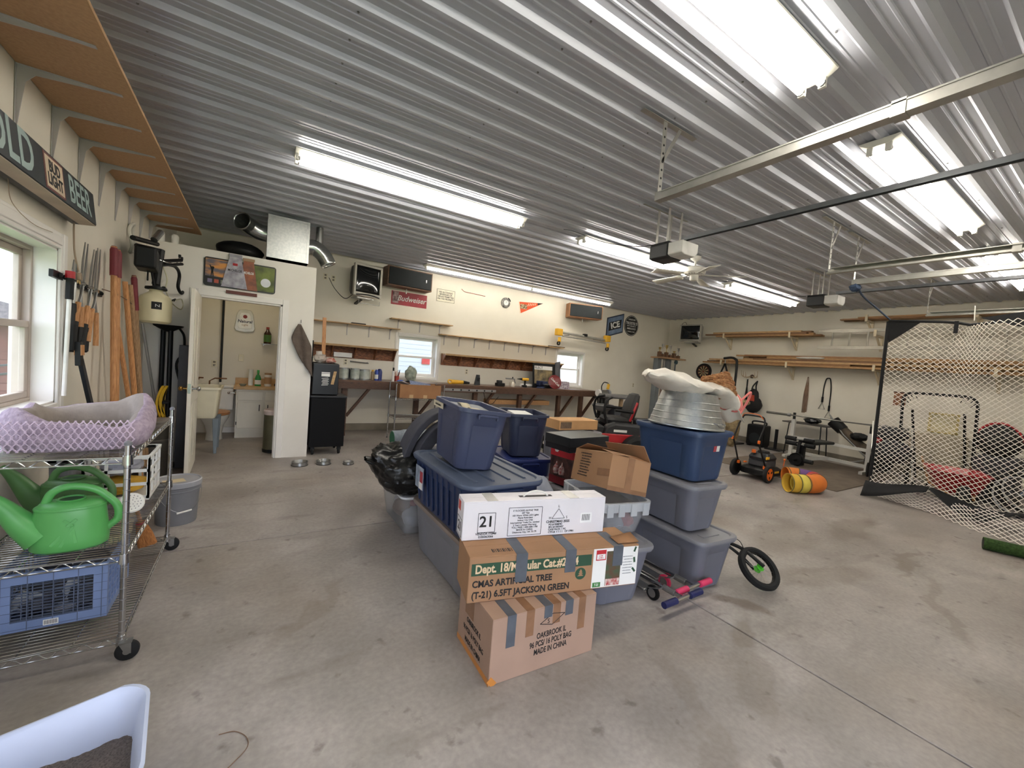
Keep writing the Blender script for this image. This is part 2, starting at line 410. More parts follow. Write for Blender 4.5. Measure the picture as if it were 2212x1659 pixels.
# concrete curb along the foot of the walls
for nm, b in (('baseboard_back', (.68, YA-.035, 0, XR-.001, YA-.0005, .13)), ('baseboard_right', (XR-.035, YF+.01, 0, XR-.0005, YA-.04, .13)), ('baseboard_left', (XL+.0005, YF+.01, 0, XL+.03, 6.235, .13))):
    struct(MB().box(*b).build(nm, curb_m, None, smooth=0, bevel=.006))
struct(MB().box(-.59, 8.19, .0, .54, 8.213, .09).build('baseboard_bathroom', trim_m, None, smooth=0))

# corrugated steel ceiling: 3 ft panels, ribs every 9 in
ce = struct(empty('ceiling'))
def panel_profile(y0):
    P = []
    for k in range(4):
        b = y0+k*.2286
        P += [(b-.036, ZC), (b-.014, ZC-.026), (b+.014, ZC-.026), (b+.036, ZC)]
        for q in (.088, .140):
            P += [(b+q-.010, ZC), (b+q-.005, ZC-.0045), (b+q+.005, ZC-.0045), (b+q+.010, ZC)]
    return P
y0 = 3.68-.2286*22
k = 0
pan = None
while y0+k*.9144 < YA+.05:
    if pan is None:
        P = panel_profile(y0); P = [(y0-.0365, ZC+.06), (y0-.0365, ZC)]+P+[(y0-.037+.9144, ZC), (y0-.037+.9144, ZC+.06)]
        pan = MB().prism(P, XL-.05, XR+.05, 'x').build('panel', ceil_m, ce, smooth=0)
    else:
        o = pan.copy(); COL.objects.link(o); o.location = (0, k*.9144, 0)
    k += 1
# screw heads along the purlins
scr = MB()
for yk in range(0, 42):
    for xk in range(12):
        yy = y0+yk*.2286+.06; xx = -.6+xk*.98
        if yy < YA-.05: scr.cyl((xx, yy, ZC-.0005), (xx, yy, ZC-.007), .007, .005, 6)
o = scr.build('screw', steel, ce, smooth=0); o['kind'] = 'stuff'

# ---------------------------------------------------------------- windows
def double_hung(name, ax, plane, out, a0, a1, z0, z1, mat, mid=None):
    """vinyl double-hung window set into a hole; plane = inner wall face, out = +1/-1 direction outdoors"""
    w = struct(empty(name)); d = .12*out
    def bb(m, a, b, za, zb, t0, t1):
        p, q = sorted((plane+out*t0, plane+out*t1))
        if ax == 'x': m.box(p, a, za, q, b, zb)
        else: m.box(a, p, za, b, q, zb)
    f = .035; mid = (z0+z1)/2 if mid is None else mid
    m = MB()
    for r in ((a0, a1, z0, z0+f), (a0, a1, z1-f, z1), (a0, a0+f, z0+f, z1-f), (a1-f, a1, z0+f, z1-f)): bb(m, *r, .10, .175)
    m.build('window_frame', mat, w, smooth=0, bevel=.003, seg=1)
    s = .04
    for nm, za, zb, t0 in (('lower_sash', z0+f, mid+.02, .105), ('upper_sash', mid-.02, z1-f, .137)):
        m = MB(); A0, A1 = a0+f, a1-f
        for r in ((A0, A1, za, za+s), (A0, A1, zb-s, zb), (A0, A0+s, za+s, zb-s), (A1-s, A1, za+s, zb-s)): bb(m, *r, t0, t0+.028)
        sh = m.build(nm, mat, w, smooth=0, bevel=.003, seg=1)
        m = MB(); bb(m, A0+s-.003, A1-s+.003, za+s-.003, zb-s+.003, t0+.011, t0+.017); m.build('pane', glass, sh, smooth=0)
    # painted lining of the reveal, stool and casing
    m = MB(); t = .012
    for r in ((a0-.001, a0+t, z0, z1), (a1-t, a1+.001, z0, z1), (a0, a1, z1-t, z1+.001), (a0, a1, z0-.001, z0+t)): bb(m, *r, -.002, .10)
    m.build('reveal', trim_m, w, smooth=0)
    return w
def casing(parent, ax, plane, out, a0, a1, z0, z1, cw, mat, t=.018, bottom=True):
    m = MB()
    rs = [(a0-cw, a0, z0-(cw if bottom else 0), z1+cw), (a1, a1+cw, z0-(cw if bottom else 0), z1+cw), (a0, a1, z1, z1+cw)]
    if bottom: rs.append((a0, a1, z0-cw, z0))
    for a, b, za, zb in rs:
        for k, (i, tt) in enumerate(((0, t), (.22*cw, t*1.45))):
            p, q = sorted((plane, plane-out*tt))
            if k and (zb-za) > (b-a): a, b = a+i, b-i
            elif k: za, zb = za+i, zb-i
            if ax == 'x': m.box(p, a, za, q, b, zb)
            else: m.box(a, p, za, b, q, zb)
    return m.build('casing', mat, parent, smooth=0, bevel=.004, seg=1)
w = double_hung('window_1', 'x', XL, -1, *W1[:2], *W1[2:], vinyl); casing(w, 'x', XL, -1, *W1[:2], *W1[2:], .10, trim_m)
w = double_hung('window_2', 'y', YA, 1, *W2[:2], *W2[2:], trim_m); casing(w, 'y', YA, 1, *W2[:2], *W2[2:], .055, trim_m, .012)
w = double_hung('window_3', 'y', YA, 1, *W3[:2], *W3[2:], trim_m); casing(w, 'y', YA, 1, *W3[:2], *W3[2:], .055, trim_m, .012)

# bathroom door: casing and leaf swung open toward the viewer
t1 = struct(empty('trim_1'))
m = MB()
for r in ((DX0-.075, DX0, 0, DZ+.075), (DX1, DX1+.075, 0, DZ+.075), (DX0, DX1, DZ, DZ+.075)):
    m.box(r[0], 6.222, r[2], r[1], 6.2395, r[3])
m.build('casing', trim_m, t1, smooth=0, bevel=.005)
m = MB()
for r in ((DX0-.001, DX0+.02, 0, DZ), (DX1-.02, DX1+.001, 0, DZ), (DX0, DX1, DZ-.02, DZ+.001)): m.box(r[0], 6.2395, r[2], r[1], 6.361, r[3])
for r in ((DX0+.02, DX0+.032, 0, DZ-.02), (DX1-.032, DX1-.02, 0, DZ-.02)): m.box(r[0], 6.29, r[2], r[1], 6.33, r[3])
m.build('jamb', trim_m, t1, smooth=0)
d = struct(empty('door_1', (DX0+.022, 6.225, 0), (0, 0, rad(-88.5))))
m = MB().box(0, -.018, .012, .84, .018, 2.02); m.build('leaf', pm('door_paint', (226, 220, 206), .42, var=.03), d, smooth=0, bevel=.003, seg=1)
m = MB()
for s in (-1, 1):
    for za, zb in ((.18, .80), (.98, 1.86)):
        for xa, xb in ((.10, .39), (.45, .74)): m.box(xa, s*.018, za, xb, s*.0235, zb)
build_each(m, 'raised_panel', pm('door_paint', (226, 220, 206)), d, smooth=0, bevel=.006)
brass = pm('brass', (190, 150, 84), .25, .9)
for s, mt in ((-1, brass), (1, chrome)):
    kn = MB().cyl((.775, s*.018, .975), (.775, s*.026, .975), .032, n=16).cyl((.775, s*.026, .975), (.775, s*.06, .975), .011).ball((.775, s*.075, .975), .026, .02, .026)
    kn.build('knob', mt, d)
MB().box(.84, -.013, .93, .8415, .013, 1.03).build('latch_plate', chrome, d, smooth=0)
m = MB()
for z in (.25, 1.0, 1.8): MB().box(-.012, -.024, z, .03, -.018, z+.09).cyl((-.006, -.026, z), (-.006, -.026, z+.09), .006, n=8).build('hinge', steel, d, smooth=0)

# ---------------------------------------------------------------- outdoors seen through the panes
lawn = pm('lawn', (120, 150, 84), .9, rgb2=(92, 124, 62), scale=14, bump=.3)
siding = pm('white_siding', (172, 174, 182), .6, var=.03)
shingle = pm('roof_shingle', (120, 112, 116), .85, rgb2=(92, 86, 92), scale=22, bump=.2)
brickm = pm('dark_red_siding', (104, 62, 54), .8, var=.1)
struct(MB().box(-60, -50, -.5, 60, 60, -.32).build('ground', lawn, None, smooth=0))
def house(label, loc, rz, w, h, dep, mat, rh, openings, cat='building'):
    t = thing('house', label, cat, loc, rz)
    MB().box(-w/2, 0, -.32, w/2, dep, h).build('wall', mat, t, smooth=0)
    m = MB()
    for k in range(int(h/.16)): m.box(-w/2-.012, -.016, k*.16-.3, w/2+.012, .0, k*.16-.3+.150)
    o = m.build('clapboard', mat, t, smooth=0); o['kind'] = 'stuff'
    MB().prism([(-w/2-.4, h), (w/2+.4, h), (w/2+.4, h+.12), (0, h+rh), (-w/2-.4, h+.12)], -.4, dep+.4, 'y').build('roof', shingle, t, smooth=0)
    return t
t = house('white clapboard house outside the window above the bench', (4.6, 14.6, 0), 0, 7.0, 3.4, 6, siding, 2.0, [])
post = MB()
for x in (-2.2, -.9, .4): post.box(x, -1.6, -.32, x+.14, -1.46, 2.9)
build_each(post, 'porch_post', siding, t, smooth=0)
MB().box(.62, -.06, 1.25, .92, -.018, 1.45).build('red_shutter', red, t, smooth=0)
for x in (-2.9, -1.5, 1.2):
    o = MB().box(x, -.05, .9, x+.8, -.017, 2.2).build('window', pm('dim_glass', (140, 150, 165), .1), t, smooth=0)
    MB().box(x-.05, -.06, 1.52, x+.85, -.016, 1.58).build('muntin', siding, o, smooth=0)
t = house('white outbuilding with black hinged doors outside the far bench window', (12.6, 14.2, 0), 0, 6.5, 3.6, 6, siding, 1.8, [])
for x in (-1.9, -.1):
    o = MB().box(x, -.06, -.2, x+1.6, -.018, 2.4).build('door', white, t, smooth=0)
    for z in (.5, 1.9): MB().prism([(x+.02, z), (x+.5, z+.06), (x+.02, z+.14)], -.075, -.061, 'y').build('hinge', black, o, smooth=0)
o = MB().box(-2.9, -.05, 1.9, -2.2, -.017, 2.5).build('window', pm('dim_glass', (140, 150, 165)), t, smooth=0)
t = house('low brown house with grey shingle roof outside the window by the beer sign', (-8.2, 9.5, -.2), rad(38), 11, 1.75, 7, brickm, 1.5, [])
f = thing('yard_fence', 'thin black metal rail fence on the lawn outside the window', 'fence', (-3.4, 0, -.32))
for z in (.62, 1.0, 1.14): MB().box(-.015, 2, z, .015, 12, z+.03).build('rail', black_m, f, smooth=0)
for k in range(9): MB().box(-.018, 2.2+k*1.15, 0, .018, 2.236+k*1.15, 1.17).build('post', black_m, f, smooth=0)
# ================================================================== ceiling fittings
tube_m = bpy.data.materials.new('lit_tube'); tube_m.use_nodes = True
_n = tube_m.node_tree.nodes; _b = _n['Principled BSDF']; _b.inputs['Base Color'].default_value = (1, 1, 1, 1)
_b.inputs['Emission Color'].default_value = (1.0, .945, .84, 1); _b.inputs['Emission Strength'].default_value = TUBE_W
fix_m = pm('fixture_enamel', (225, 222, 212), .4, var=.03)
def fixture(label, x0, x1, y, zt=3.160, sep=.10, tubes=2):
    t = thing('ceiling_light', label, 'light', ((x0+x1)/2, y, zt), 0, 'fluorescent ceiling lights'); L = (x1-x0)/2
    MB().prism([(-.115, .068), (-.115, .060), (-.055, .024), (.055, .024), (.115, .060), (.115, .068)], -L-.03, L+.03, 'x').build('housing', fix_m, t, smooth=0, bevel=.003, seg=1)
    ys = (-sep/2, sep/2) if tubes == 2 else (0,)
    for q in ys:
        MB().cyl((-L+.012, q, 0), (L-.012, q, 0), .0190, n=10).build('tube', tube_m, t)
        for s in (-1, 1):
            e = MB().cyl((s*(L-.012), q, 0), (s*(L+.006), q, 0), .0195, n=10).build('end_cap', steel, t)
            MB().box(s*(L+.012)-.012, q-.018, -.022, s*(L+.012)+.012, q+.018, .03).build('lampholder', white_pl, t, smooth=0, bevel=.004)
    for q in (-.6, .6): MB().cyl((L*q, 0, .065), (L*q, 0, .09), .02).build('mount', steel, t)
    return t
fixture('twin tube ceiling light over the floor before the bathroom', .26, 2.62, 4.25)
fixture('twin tube ceiling light behind the ceiling fan and nearer garage opener', 3.55, 5.90, 4.19)
fixture('twin tube ceiling light beyond the fan toward the lumber wall', 6.95, 9.32, 4.20)
fixture('twin tube ceiling light cut by the top edge, nearest overhead', .18, 2.55, 1.18)
fixture('twin tube ceiling light crossed by the garage opener rail', 3.56, 5.92, 1.17)
fixture('twin tube ceiling light above the hanging golf net', 6.95, 9.32, 1.17)
fixture('tube light over the workbench near the wall television', 2.64, 5.02, 7.47, tubes=1)
fixture('tube light over the workbench near the pennant and far speaker', 5.05, 7.40, 7.47, tubes=1)

# garage door tracks (horizontal part) with perforated hangers
def track(label, x, side):
    t = thing('door_track', label, 'track', (x, 1.96, 2.72), 0, 'overhead door tracks')
    L = YF-1.96+.25
    s = side
    MB().prism([(-.030*s, -.028), (-.030*s, .028), (-.026*s, .028), (-.026*s, -.024), (.026*s, -.024), (.026*s, -.010), (.030*s, -.010), (.030*s, -.028)], 0, L, 'y').build('rail', track_m, t, smooth=0)
    MB().box(-.034*s, -.05, .018, .05*s, L, .024).build('stiffener_angle', track_m, t, smooth=0)
    h = MB().box(-.018, -.012, -.03, .018, -.008, ZC-2.72-.02)
    o = h.build('hanger', track_m, t, smooth=0)
    hs = MB()
    for k in range(9): hs.cyl((0, -.0125, .02+k*.055), (0, -.0135, .02+k*.055), .008, n=8)
    hs.build('slot', black, o, smooth=0)
    MB().box(-.22, -.02, ZC-2.72-.024, .34, .02, ZC-2.72-.0205).build('ceiling_angle', track_m, t, smooth=0)
    MB().bar((0, -.01, .24), (.16, -.01, ZC-2.72-.022), .025, .004, (0, 1, 0)).build('brace', track_m, t, smooth=0)
    MB().box(-.034*s, L*.42, -.034, .034*s, L*.42+.05, .034).build('splice', track_m, t, smooth=0)
    return t
track('steel door track, nearest of those hung from the ceiling', 2.30, 1)
track('steel door track running right of the nearer opener rail', 5.0, -1)
track('steel door track that the net rope is tied to', 5.65, 1)
track('steel door track at the lumber wall side', 8.35, -1)

def opener(label, x, y):
    t = thing('garage_opener', label, 'opener', (x, y, 2.80), 0, 'garage door openers')
    MB().prism([(-.14, -.075), (-.14, .05), (-.12, .085), (.12, .085), (.14, .05), (.14, -.03), (.09, -.085), (-.09, -.085)], .0, .22, 'y').build('motor_housing', pm('opener_black', (36, 37, 40), .5), t, smooth=0, bevel=.008)
    MB().prism([(-.13, -.06), (-.13, .06), (.13, .06), (.13, -.03), (.08, -.075), (-.08, -.075)], -.17, .0, 'y').build('lamp_cover', pm('opener_lens', (205, 203, 200), .4), t, smooth=0, bevel=.01)
    MB().box(-.10, .2201, -.02, -.03, .2215, -.012).build('badge', w_ink, t, smooth=0)
    MB().box(-.022, -.1, .087, .022, YF-y+.05, .125).build('rail', pm('rail_steel', (120, 122, 126), .35, .8), t, smooth=0)
    MB().box(-.006, -.1, .080, .006, YF-y+.1, .0865).build('chain', black_m, t, smooth=0)
    for q in (.04, .17):
        MB().bar((-.10, q, .086), (-.10, q, ZC-2.80-.022), .03, .004, (0, 1, 0)).build('hanger', track_m, t, smooth=0)
        MB().bar((.10, q, .086), (.10, q, ZC-2.80-.022), .03, .004, (0, 1, 0)).build('hanger', track_m, t, smooth=0)
    MB().box(-.36, .15, ZC-2.80-.0215, .36, .19, ZC-2.80-.0195).build('ceiling_angle', track_m, t, smooth=0)
    MB().sweep(bez([(-.10, .2, .086), (-.22, .3, .06), (-.42, .6, .12), (-.55, 1.0, .30), (-.55, 1.2, .37)], 5), .004, 5).build('power_cord', black, t)
    return t
opener('black and white garage opener beside the ceiling fan', 3.64, 2.80)
opener('farther garage opener near the lumber wall', 7.1, 2.74)

# ceiling fan
f = thing('ceiling_fan', 'white five-blade ceiling fan below the far ceiling', 'fan', (5.25, 3.69, ZC-.02))
MB().lathe([(0, 0), (.075, 0), (.07, -.03), (.03, -.06), (0, -.062)], 16).build('canopy', white_pl, f)
MB().cyl((0, 0, -.055), (0, 0, -.16), .014).build('downrod', white_pl, f)
MB().lathe([(0, -.14), (.10, -.145), (.145, -.165), (.15, -.225), (.12, -.25), (.06, -.262), (.055, -.32), (.045, -.335), (0, -.338)], 24).build('motor', white_pl, f)
m = MB()
for k in range(20):
    a = 2*PI*k/20; m.bx((.108*math.cos(a), .108*math.sin(a), -.2515), (.035, .008, .006), (0, 0, a))
m.build('vent', grey_pl, f, smooth=0)
for k in range(5):
    a = rad(20+72*k); c, s = math.cos(a), math.sin(a)
    b = MB().xf((0, 0, -.262), (0, 0, a)); b.grid(lambda u, v: (.20+.46*u, (-.052-.018*u)+(.104+.036*u)*v, .028*(v-.5)-.02*u), 6, 2)
    b.build('blade', fix_m, f, solid=.007)
    MB().xf((0, 0, -.262), (0, 0, a)).bar((.05, 0, .01), (.25, 0, -.004), .035, .006).build('blade_iron', white_pl, f, smooth=0)
MB().sweep([(.02, 0, -.33), (.02, 0, -.55)], .0015, 4).ball((.02, 0, -.555), .008).build('pull_chain', steel, f)
# ================================================================== totes and boxes in the middle of the floor
tote_grey = pm('tote_grey', (110, 111, 122), .42, var=.05, scale=2.5)
tote_slate = pm('tote_slate', (60, 66, 92), .42, var=.06, scale=2.5)
tote_navy = pm('tote_navy', (32, 48, 84), .38, var=.06, scale=2.5)
tote_royal = pm('tote_royal', (28, 42, 96), .38, var=.06, scale=2.5)
tote_steelb = pm('tote_steel_blue', (46, 65, 98), .42, var=.05, scale=2.5)
lid_slate = pm('lid_slate', (72, 82, 102), .45, var=.06, scale=2.5)
lid_grey = pm('lid_grey', (124, 124, 130), .45, var=.05, scale=2.5)
clear_pl = pm('clear_plastic', (205, 206, 208), .2, alpha=.24, var=.06, scale=3)
clear_rim = pm('clear_rim_plastic', (205, 208, 212), .25, alpha=.62, var=.04)
lid_white = pm('lid_white', (228, 228, 230), .35, var=.03)
def tring(w, l, r, z, d=0.0, s=.56, n=4):
    """rounded rectangle with a stepped panel in each side"""
    out = []
    for sx, sy, a0, (ex, ey) in ((1, 1, 0, (-1, 0)), (-1, 1, 90, (0, -1)), (-1, -1, 180, (1, 0)), (1, -1, 270, (0, 1))):
        cx, cy = sx*(w/2-r), sy*(l/2-r)
        for i in range(n+1):
            a = rad(a0+90*i/n); out.append((cx+r*math.cos(a), cy+r*math.sin(a), z))
        if ex:
            h = w/2*s; y = sy*l/2; yi = y-sy*d
            out += [(-ex*h, y, z), (-ex*(h-.016), yi, z), (ex*(h-.016), yi, z), (ex*h, y, z)]
        else:
            h = l/2*s; x = sx*w/2; xi = x-sx*d
            out += [(x, -ey*h, z), (xi, -ey*(h-.016), z), (xi, ey*(h-.016), z), (x, ey*h, z)]
    return out
def tote(label, loc, rot, w, l, h, mat, lidm=None, taper=.09, step=.010, group=None, name='storage_tote', skirt=.0, r=.055, rimm=None, lid_ribs=0, handles=True, steps=True, ribbed=0):
    """w,l are the rim's outer size"""
    t = thing(name, label, 'tote', loc, 0, group, rot)
    lid_h = .022 if lidm else 0.0; H = h-lid_h*.5
    wi, li = w-.036, l-.036; wb, lb = wi-taper, li-taper
    f = lambda z: (wb+(wi-wb)*z/H, lb+(li-lb)*z/H)
    R_ = []
    for z, ins, d in ((.0, .016, .0), (.008, .004, step*.4), (.03, .0, step), (H*.72, .0, step), (H*.745, .0, step if not steps else 0), (H-.03, 0, 0 if steps else step)):
        a, b = f(z); R_.append(tring(a-2*ins, b-2*ins, r, z, d))
    R_.append(tring(wi, li, r, H-.028)); R_.append(tring(w, l, r+.012, H-.026)); R_.append(tring(w, l, r+.012, H-.004)); R_.append(tring(w-.008, l-.008, r+.01, H))
    # inner side
    R_.append(tring(wi-.012, li-.012, r, H-.002)); a, b = f(.02); R_.append(tring(a-.012, b-.012, r, .012))
    MB().loft(R_).build('body', mat, t, smooth=40)
    if handles:
        for s in (-1, 1):
            m = MB(); m.xf((0, s*(l/2-.004), H-.035)); m.bx((0, s*.010, 0), (w*.34, .026, .016)); m.bx((-w*.17, s*.006, -.012), (.012, .02, .03)); m.bx((w*.17, s*.006, -.012), (.012, .02, .03))
            m.build('handle', mat, t, smooth=0, bevel=.004)
    if ribbed:
        m = MB()
        for s in (-1, 1):
            for k in range(ribbed):
                y = -l*.40+l*.8*k/(ribbed-1); a0, b0 = f(.03); a1, b1 = f(H*.9)
                m.bar((s*(a0/2+.001), y*b0/l, .03), (s*(a1/2+.001), y*b1/l, H*.9), .022, .012, (1, 0, 0))
        build_each(m, 'rib', mat, t, smooth=0, bevel=.004, seg=1)
    if lidm:
        z = H-.014
        L = [tring(w+.014, l+.014, r+.02, z), tring(w+.016, l+.016, r+.02, z+.016), tring(w+.006, l+.006, r+.016, z+.025), tring(w-.05, l-.05, r, z+.026), tring(w-.066, l-.066, r, z+.016), tring(w*.5, l*.5, .03, z+.016)]
        lo = MB().loft(L).build('lid', lidm, t, smooth=40)
        m = MB()
        if lid_ribs:
            for k in range(lid_ribs):
                q = (k-(lid_ribs-1)/2)*(w*.8/lid_ribs)
                m.prism([(-.012, 0), (.012, 0), (.006, .009), (-.006, .009)], -l*.40, l*.40, 'y')
                for i in range(len(m.v)-8, len(m.v)): m.v[i] = (m.v[i][0]+q, m.v[i][1], m.v[i][2]+z+.0155)
        else:
            for s in (-1, 1): m.bx((0, s*l*.36, z+.0185), (w*.42, l*.07, .006))
        build_each(m, 'lid_rib', lidm, lo, smooth=0, bevel=.002, seg=1)
    return t
G_T = 'storage totes in the middle of the floor'
tote('grey lidded tote under the slate tote, bottom of the tall stack', (2.86, 1.945, 0), (0, 0, rad(-3)), .42, .76, .385, tote_grey, lid_grey, .10, group=G_T, handles=False)
tote('grey tote in the middle of the tall stack', (2.855, 1.995, .389), (0, 0, rad(-4)), .40, .66, .355, tote_grey, lid_grey, .09, group=G_T, handles=False)
t = tote('steel blue tote holding up the upside-down metal tub', (2.905, 2.01, .748), (0, 0, rad(-2)), .44, .62, .375, tote_steelb, tote_steelb, .07, group=G_T, handles=False)
# sticker on the end of that tote
for x, mt in ((.025, pm('label_red', (170, 60, 70), .5)), (.062, paper)): MB().bar((x, -.2745, .225), (x, -.2808, .295), .034, .002, (0, 1, 0)).build('sticker', mt, t, smooth=0)
tote('grey lidded tote behind the taped tree carton, beside folded scooters', (2.115, 2.085, 0), (0, 0, rad(-9)), .46, .75, .392, tote_grey, lid_grey, .10, group=G_T, handles=False)
tote('long grey tote under the big navy tote, beside the brown cartons', (1.385, 2.60, 0), (0, 0, rad(0)), .56, .98, .40, pm('tote_grey_dull', (128, 128, 134), .5, var=.05), pm('lid_brownish', (132, 118, 110), .55, var=.08), .07, group=G_T)
t = tote('big navy tote with slate lid under the tilted open tote', (1.345, 2.555, .405), (0, 0, rad(0)), .58, .99, .372, tote_navy, lid_slate, .06, group=G_T, lid_ribs=4, ribbed=9, r=.09)
m = MB()
m.bar((-.284, .28, .14), (-.287, .28, .30), .16, .002, (1, 0, 0)); m.build('torn_label', pm('grimy_label', (150, 160, 176), .3, var=.3, scale=18), t, smooth=0)
MB().bar((-.2865, .24, .19), (-.2885, .24, .27), .05, .002, (1, 0, 0)).build('sticker', pm('label_red', (170, 60, 70)), t, smooth=0)
MB().bar((-.2862, .25, .14), (-.2875, .25, .19), .06, .002, (1, 0, 0)).build('sticker', paper, t, smooth=0)
t = tote('tilted open slate tote with peeling masking tape label', (1.283, 2.609, .785), (rad(2.2), rad(5.5), rad(-3)), .385, .565, .415, tote_slate, None, .08, group=G_T)
MB().bar((-.185, .17, .345), (-.188, .17, .385), .20, .002, (1, 0, 0)).build('masking_tape', pm('masking_tape', (200, 188, 160), .7, var=.1), t, smooth=0)
small_print(t, ink, (-.1895, .17, .365), .15, 1, .02, .014, FACE_NX, 3)
MB().xf((.02, .02, .37), (rad(3), 0, 0)).box(-.15, -.22, -.01, .15, .24, .004).build('contents_cloth', pm('grey_cloth', (150, 152, 156), .8, var=.1, bump=.2), t, smooth=0, bevel=.01)
MB().grid(lambda u, v: (-.06+.07*u+.03*v, -.15+.36*v, .385+.012*math.sin(9*v)), 2, 12).build('torn_tape', pm('masking_tape', (200, 188, 160)), t, solid=.002)
tote('dark slate open tote behind the tilted tote', (2.45, 3.615, .572), (0, 0, rad(-18)), .44, .585, .44, pm('tote_dark', (42, 48, 70), .45, var=.05), None, .08, group=G_T)
tote('royal blue tote under the dark slate tote', (2.45, 3.62, 0), (0, 0, rad(-12)), .52, .66, .568, tote_royal, tote_royal, .05, group=G_T)
tote('grey tote hidden under the red patterned box', (2.62, 2.965, 0), (0, 0, rad(5)), .44, .56, .40, tote_grey, lid_grey, .08, group=G_T)
MB().xf((2.40, 3.6, .93), (0, 0, rad(-18))).box(-.10, -.16, 0, .10, .14, .075).build('white_parcel', paper, None, smooth=0, bevel=.004)
tag(bpy.data.objects['white_parcel'], 'white parcel inside the dark slate open tote', 'parcel')

# clear totes
def clear_tote(label, loc, rz, w, l, h, lidm, contents, rimm=clear_rim, taper=.085):
    t = thing('clear_tote', label, 'tote', loc, rz, 'clear plastic totes')
    wi, li = w-.03, l-.03
    R_ = [tring(wi-taper-.02, li-taper-.02, .05, 0), tring(wi-taper, li-taper, .05, .01, .004), tring(wi, li, .05, h-.03, .004), tring(wi, li, .05, h-.025), tring(wi-.006, li-.006, .05, h-.025), tring(wi-taper-.006, li-taper-.006, .05, .014)]
    MB().loft(R_).build('body', clear_pl, t, smooth=40)
    if lidm:
        z = h-.022
        MB().loft([tring(w, l, .06, z), tring(w+.012, l+.012, .06, z+.008), tring(w+.008, l+.008, .06, z+.022), tring(w-.05, l-.05, .05, z+.024), tring(w-.07, l-.07, .05, z+.012)]).build('lid', lidm, t, smooth=40)
    else:
        z = h-.06
        MB().loft([tring(wi+.008, li+.008, .055, z), tring(w+.004, l+.004, .06, z), tring(w+.008, l+.008, .06, h), tring(wi-.004, li-.004, .05, h), tring(wi-.004, li-.004, .05, z)]).build('rim', rimm, t, smooth=40)
        m = MB()
        for s in (-1, 1):
            for q in (-.36, -.14, .1, .34): m.bx((w*q, s*(l/2+.006), h-.045), (.05, .012, .085))
            for q in (-.36, -.14, .1, .34): m.bx((s*(w/2+.006), l*q, h-.045), (.012, .05, .085))
        build_each(m, 'rim_tab', rimm, t, smooth=0, bevel=.003, seg=1)
    for k, (p, s, mt) in enumerate(contents):
        b = MB(); blob(b, p, s, k+2, .18, 2.0, 16, 10, flatbot=.018); b.build('contents', mt, t)
    return t
c_red = pm('ornament_red', (150, 46, 50), .4); c_blk = pm('dark_stuff', (52, 52, 60), .6, var=.3, scale=12); c_gry = pm('pale_stuff', (150, 150, 158), .6, var=.2, scale=10); c_brn = pm('brown_stuff', (120, 92, 74), .7, var=.2)
clear_tote('clear tote with white lid under the black trash bag', (1.30, 3.58, 0), 0, .46, .74, .345, lid_white,
           [((-.05, -.2, .11), (.12, .09, .09), c_gry), ((.08, -.18, .10), (.08, .1, .08), c_blk), ((-.02, .1, .10), (.14, .15, .08), c_brn), ((0, .22, .12), (.12, .08, .1), c_gry), ((.05, -.05, .17), (.10, .08, .07), c_red)])
clear_tote('clear open tote below the tilted brown carton', (2.215, 2.115, .401), rad(-11), .41, .57, .235, None,
           [((-.05, -.15, .07), (.1, .09, .055), c_gry), ((.08, -.12, .07), (.07, .1, .05), c_red), ((-.02, .1, .07), (.12, .12, .05), c_gry)])

# cartons ----------------------------------------------------------
def carton(label, loc, rot, w, d, h, mat, name='carton', group='cartons', seam=True):
    """local frame: centre of the bottom; front face at -d/2"""
    t = thing(name, label, 'box', loc, 0, group, rot)
    MB().box(-w/2, -d/2, 0, w/2, d/2, h-.004).build('body', mat, t, smooth=0, bevel=.003, seg=1)
    if seam:
        for s in (-1, 1):
            y0, y1 = (-d/2+.0005, -.0012) if s < 0 else (.0012, d/2-.0005)
            MB().box(-w/2+.0005, y0, h-.004, w/2-.0005, y1, h).build('flap', mat, t, smooth=0, bevel=.0012, seg=1)
    return t
def strip(t, pts, wd, mat, name='tape', th=.0012):
    """tape strip folded along a polyline of local points (lies on the faces)"""
    m = MB()
    for a, b, up in pts: m.bar(a, b, wd, th, up)
    return m.build(name, mat, t, smooth=0)
# bottom carton
b1 = carton('pinkish brown carton on the floor printed with a bag count', (1.301, 1.727, 0), (0, 0, rad(-2.8)), .621, .387, .32, card2)
w, d, h = .621, .387, .32
FR = -d/2-.0012
for x, dn in ((-.21, .155), (.0, .06), (.13, .075)):
    strip(b1, [((x, .02, h+.0008), (x, -d/2-.001, h+.0008), (0, 0, 1)), ((x, FR, h+.001), (x, FR, h-dn), (0, 1, 0))], .048, tape_g, 'duct_tape')
for x, dn in ((-.105, .13), (.215, .17), (.052, .10)):
    strip(b1, [((x, .03, h+.0007), (x, -d/2, h+.0007), (0, 0, 1)), ((x, FR+.0004, h), (x, FR+.0004, h-dn), (0, 1, 0))], .045, tape_b, 'parcel_tape')
strip(b1, [((-w/2-.0008, .06, h), (-w/2-.0008, .06, .19), (1, 0, 0))], .10, tape_b, 'parcel_tape')
strip(b1, [((-w/2-.0008, -d/2, .012), (-w/2-.0008, d/2, .012), (1, 0, 0))], .03, pm('orange_tape', (196, 128, 60), .3), 'parcel_tape')
strip(b1, [((-w/2, FR, .035), (-w/2+.03, FR, .0), (0, 1, 0))], .03, pm('orange_tape', (196, 128, 60), .3), 'parcel_tape')
text('OAKBROOK IL', .041, ink, b1, (.03, FR, .176), FACE_Y, sx=.66, bold=.0006)
text('96 PCS/ 16 POLY BAG', .041, ink, b1, (.03, FR, .136), FACE_Y, sx=.66, bold=.0006)
text('MADE IN CHINA', .041, ink, b1, (.03, FR, .096), FACE_Y, sx=.66, bold=.0006)
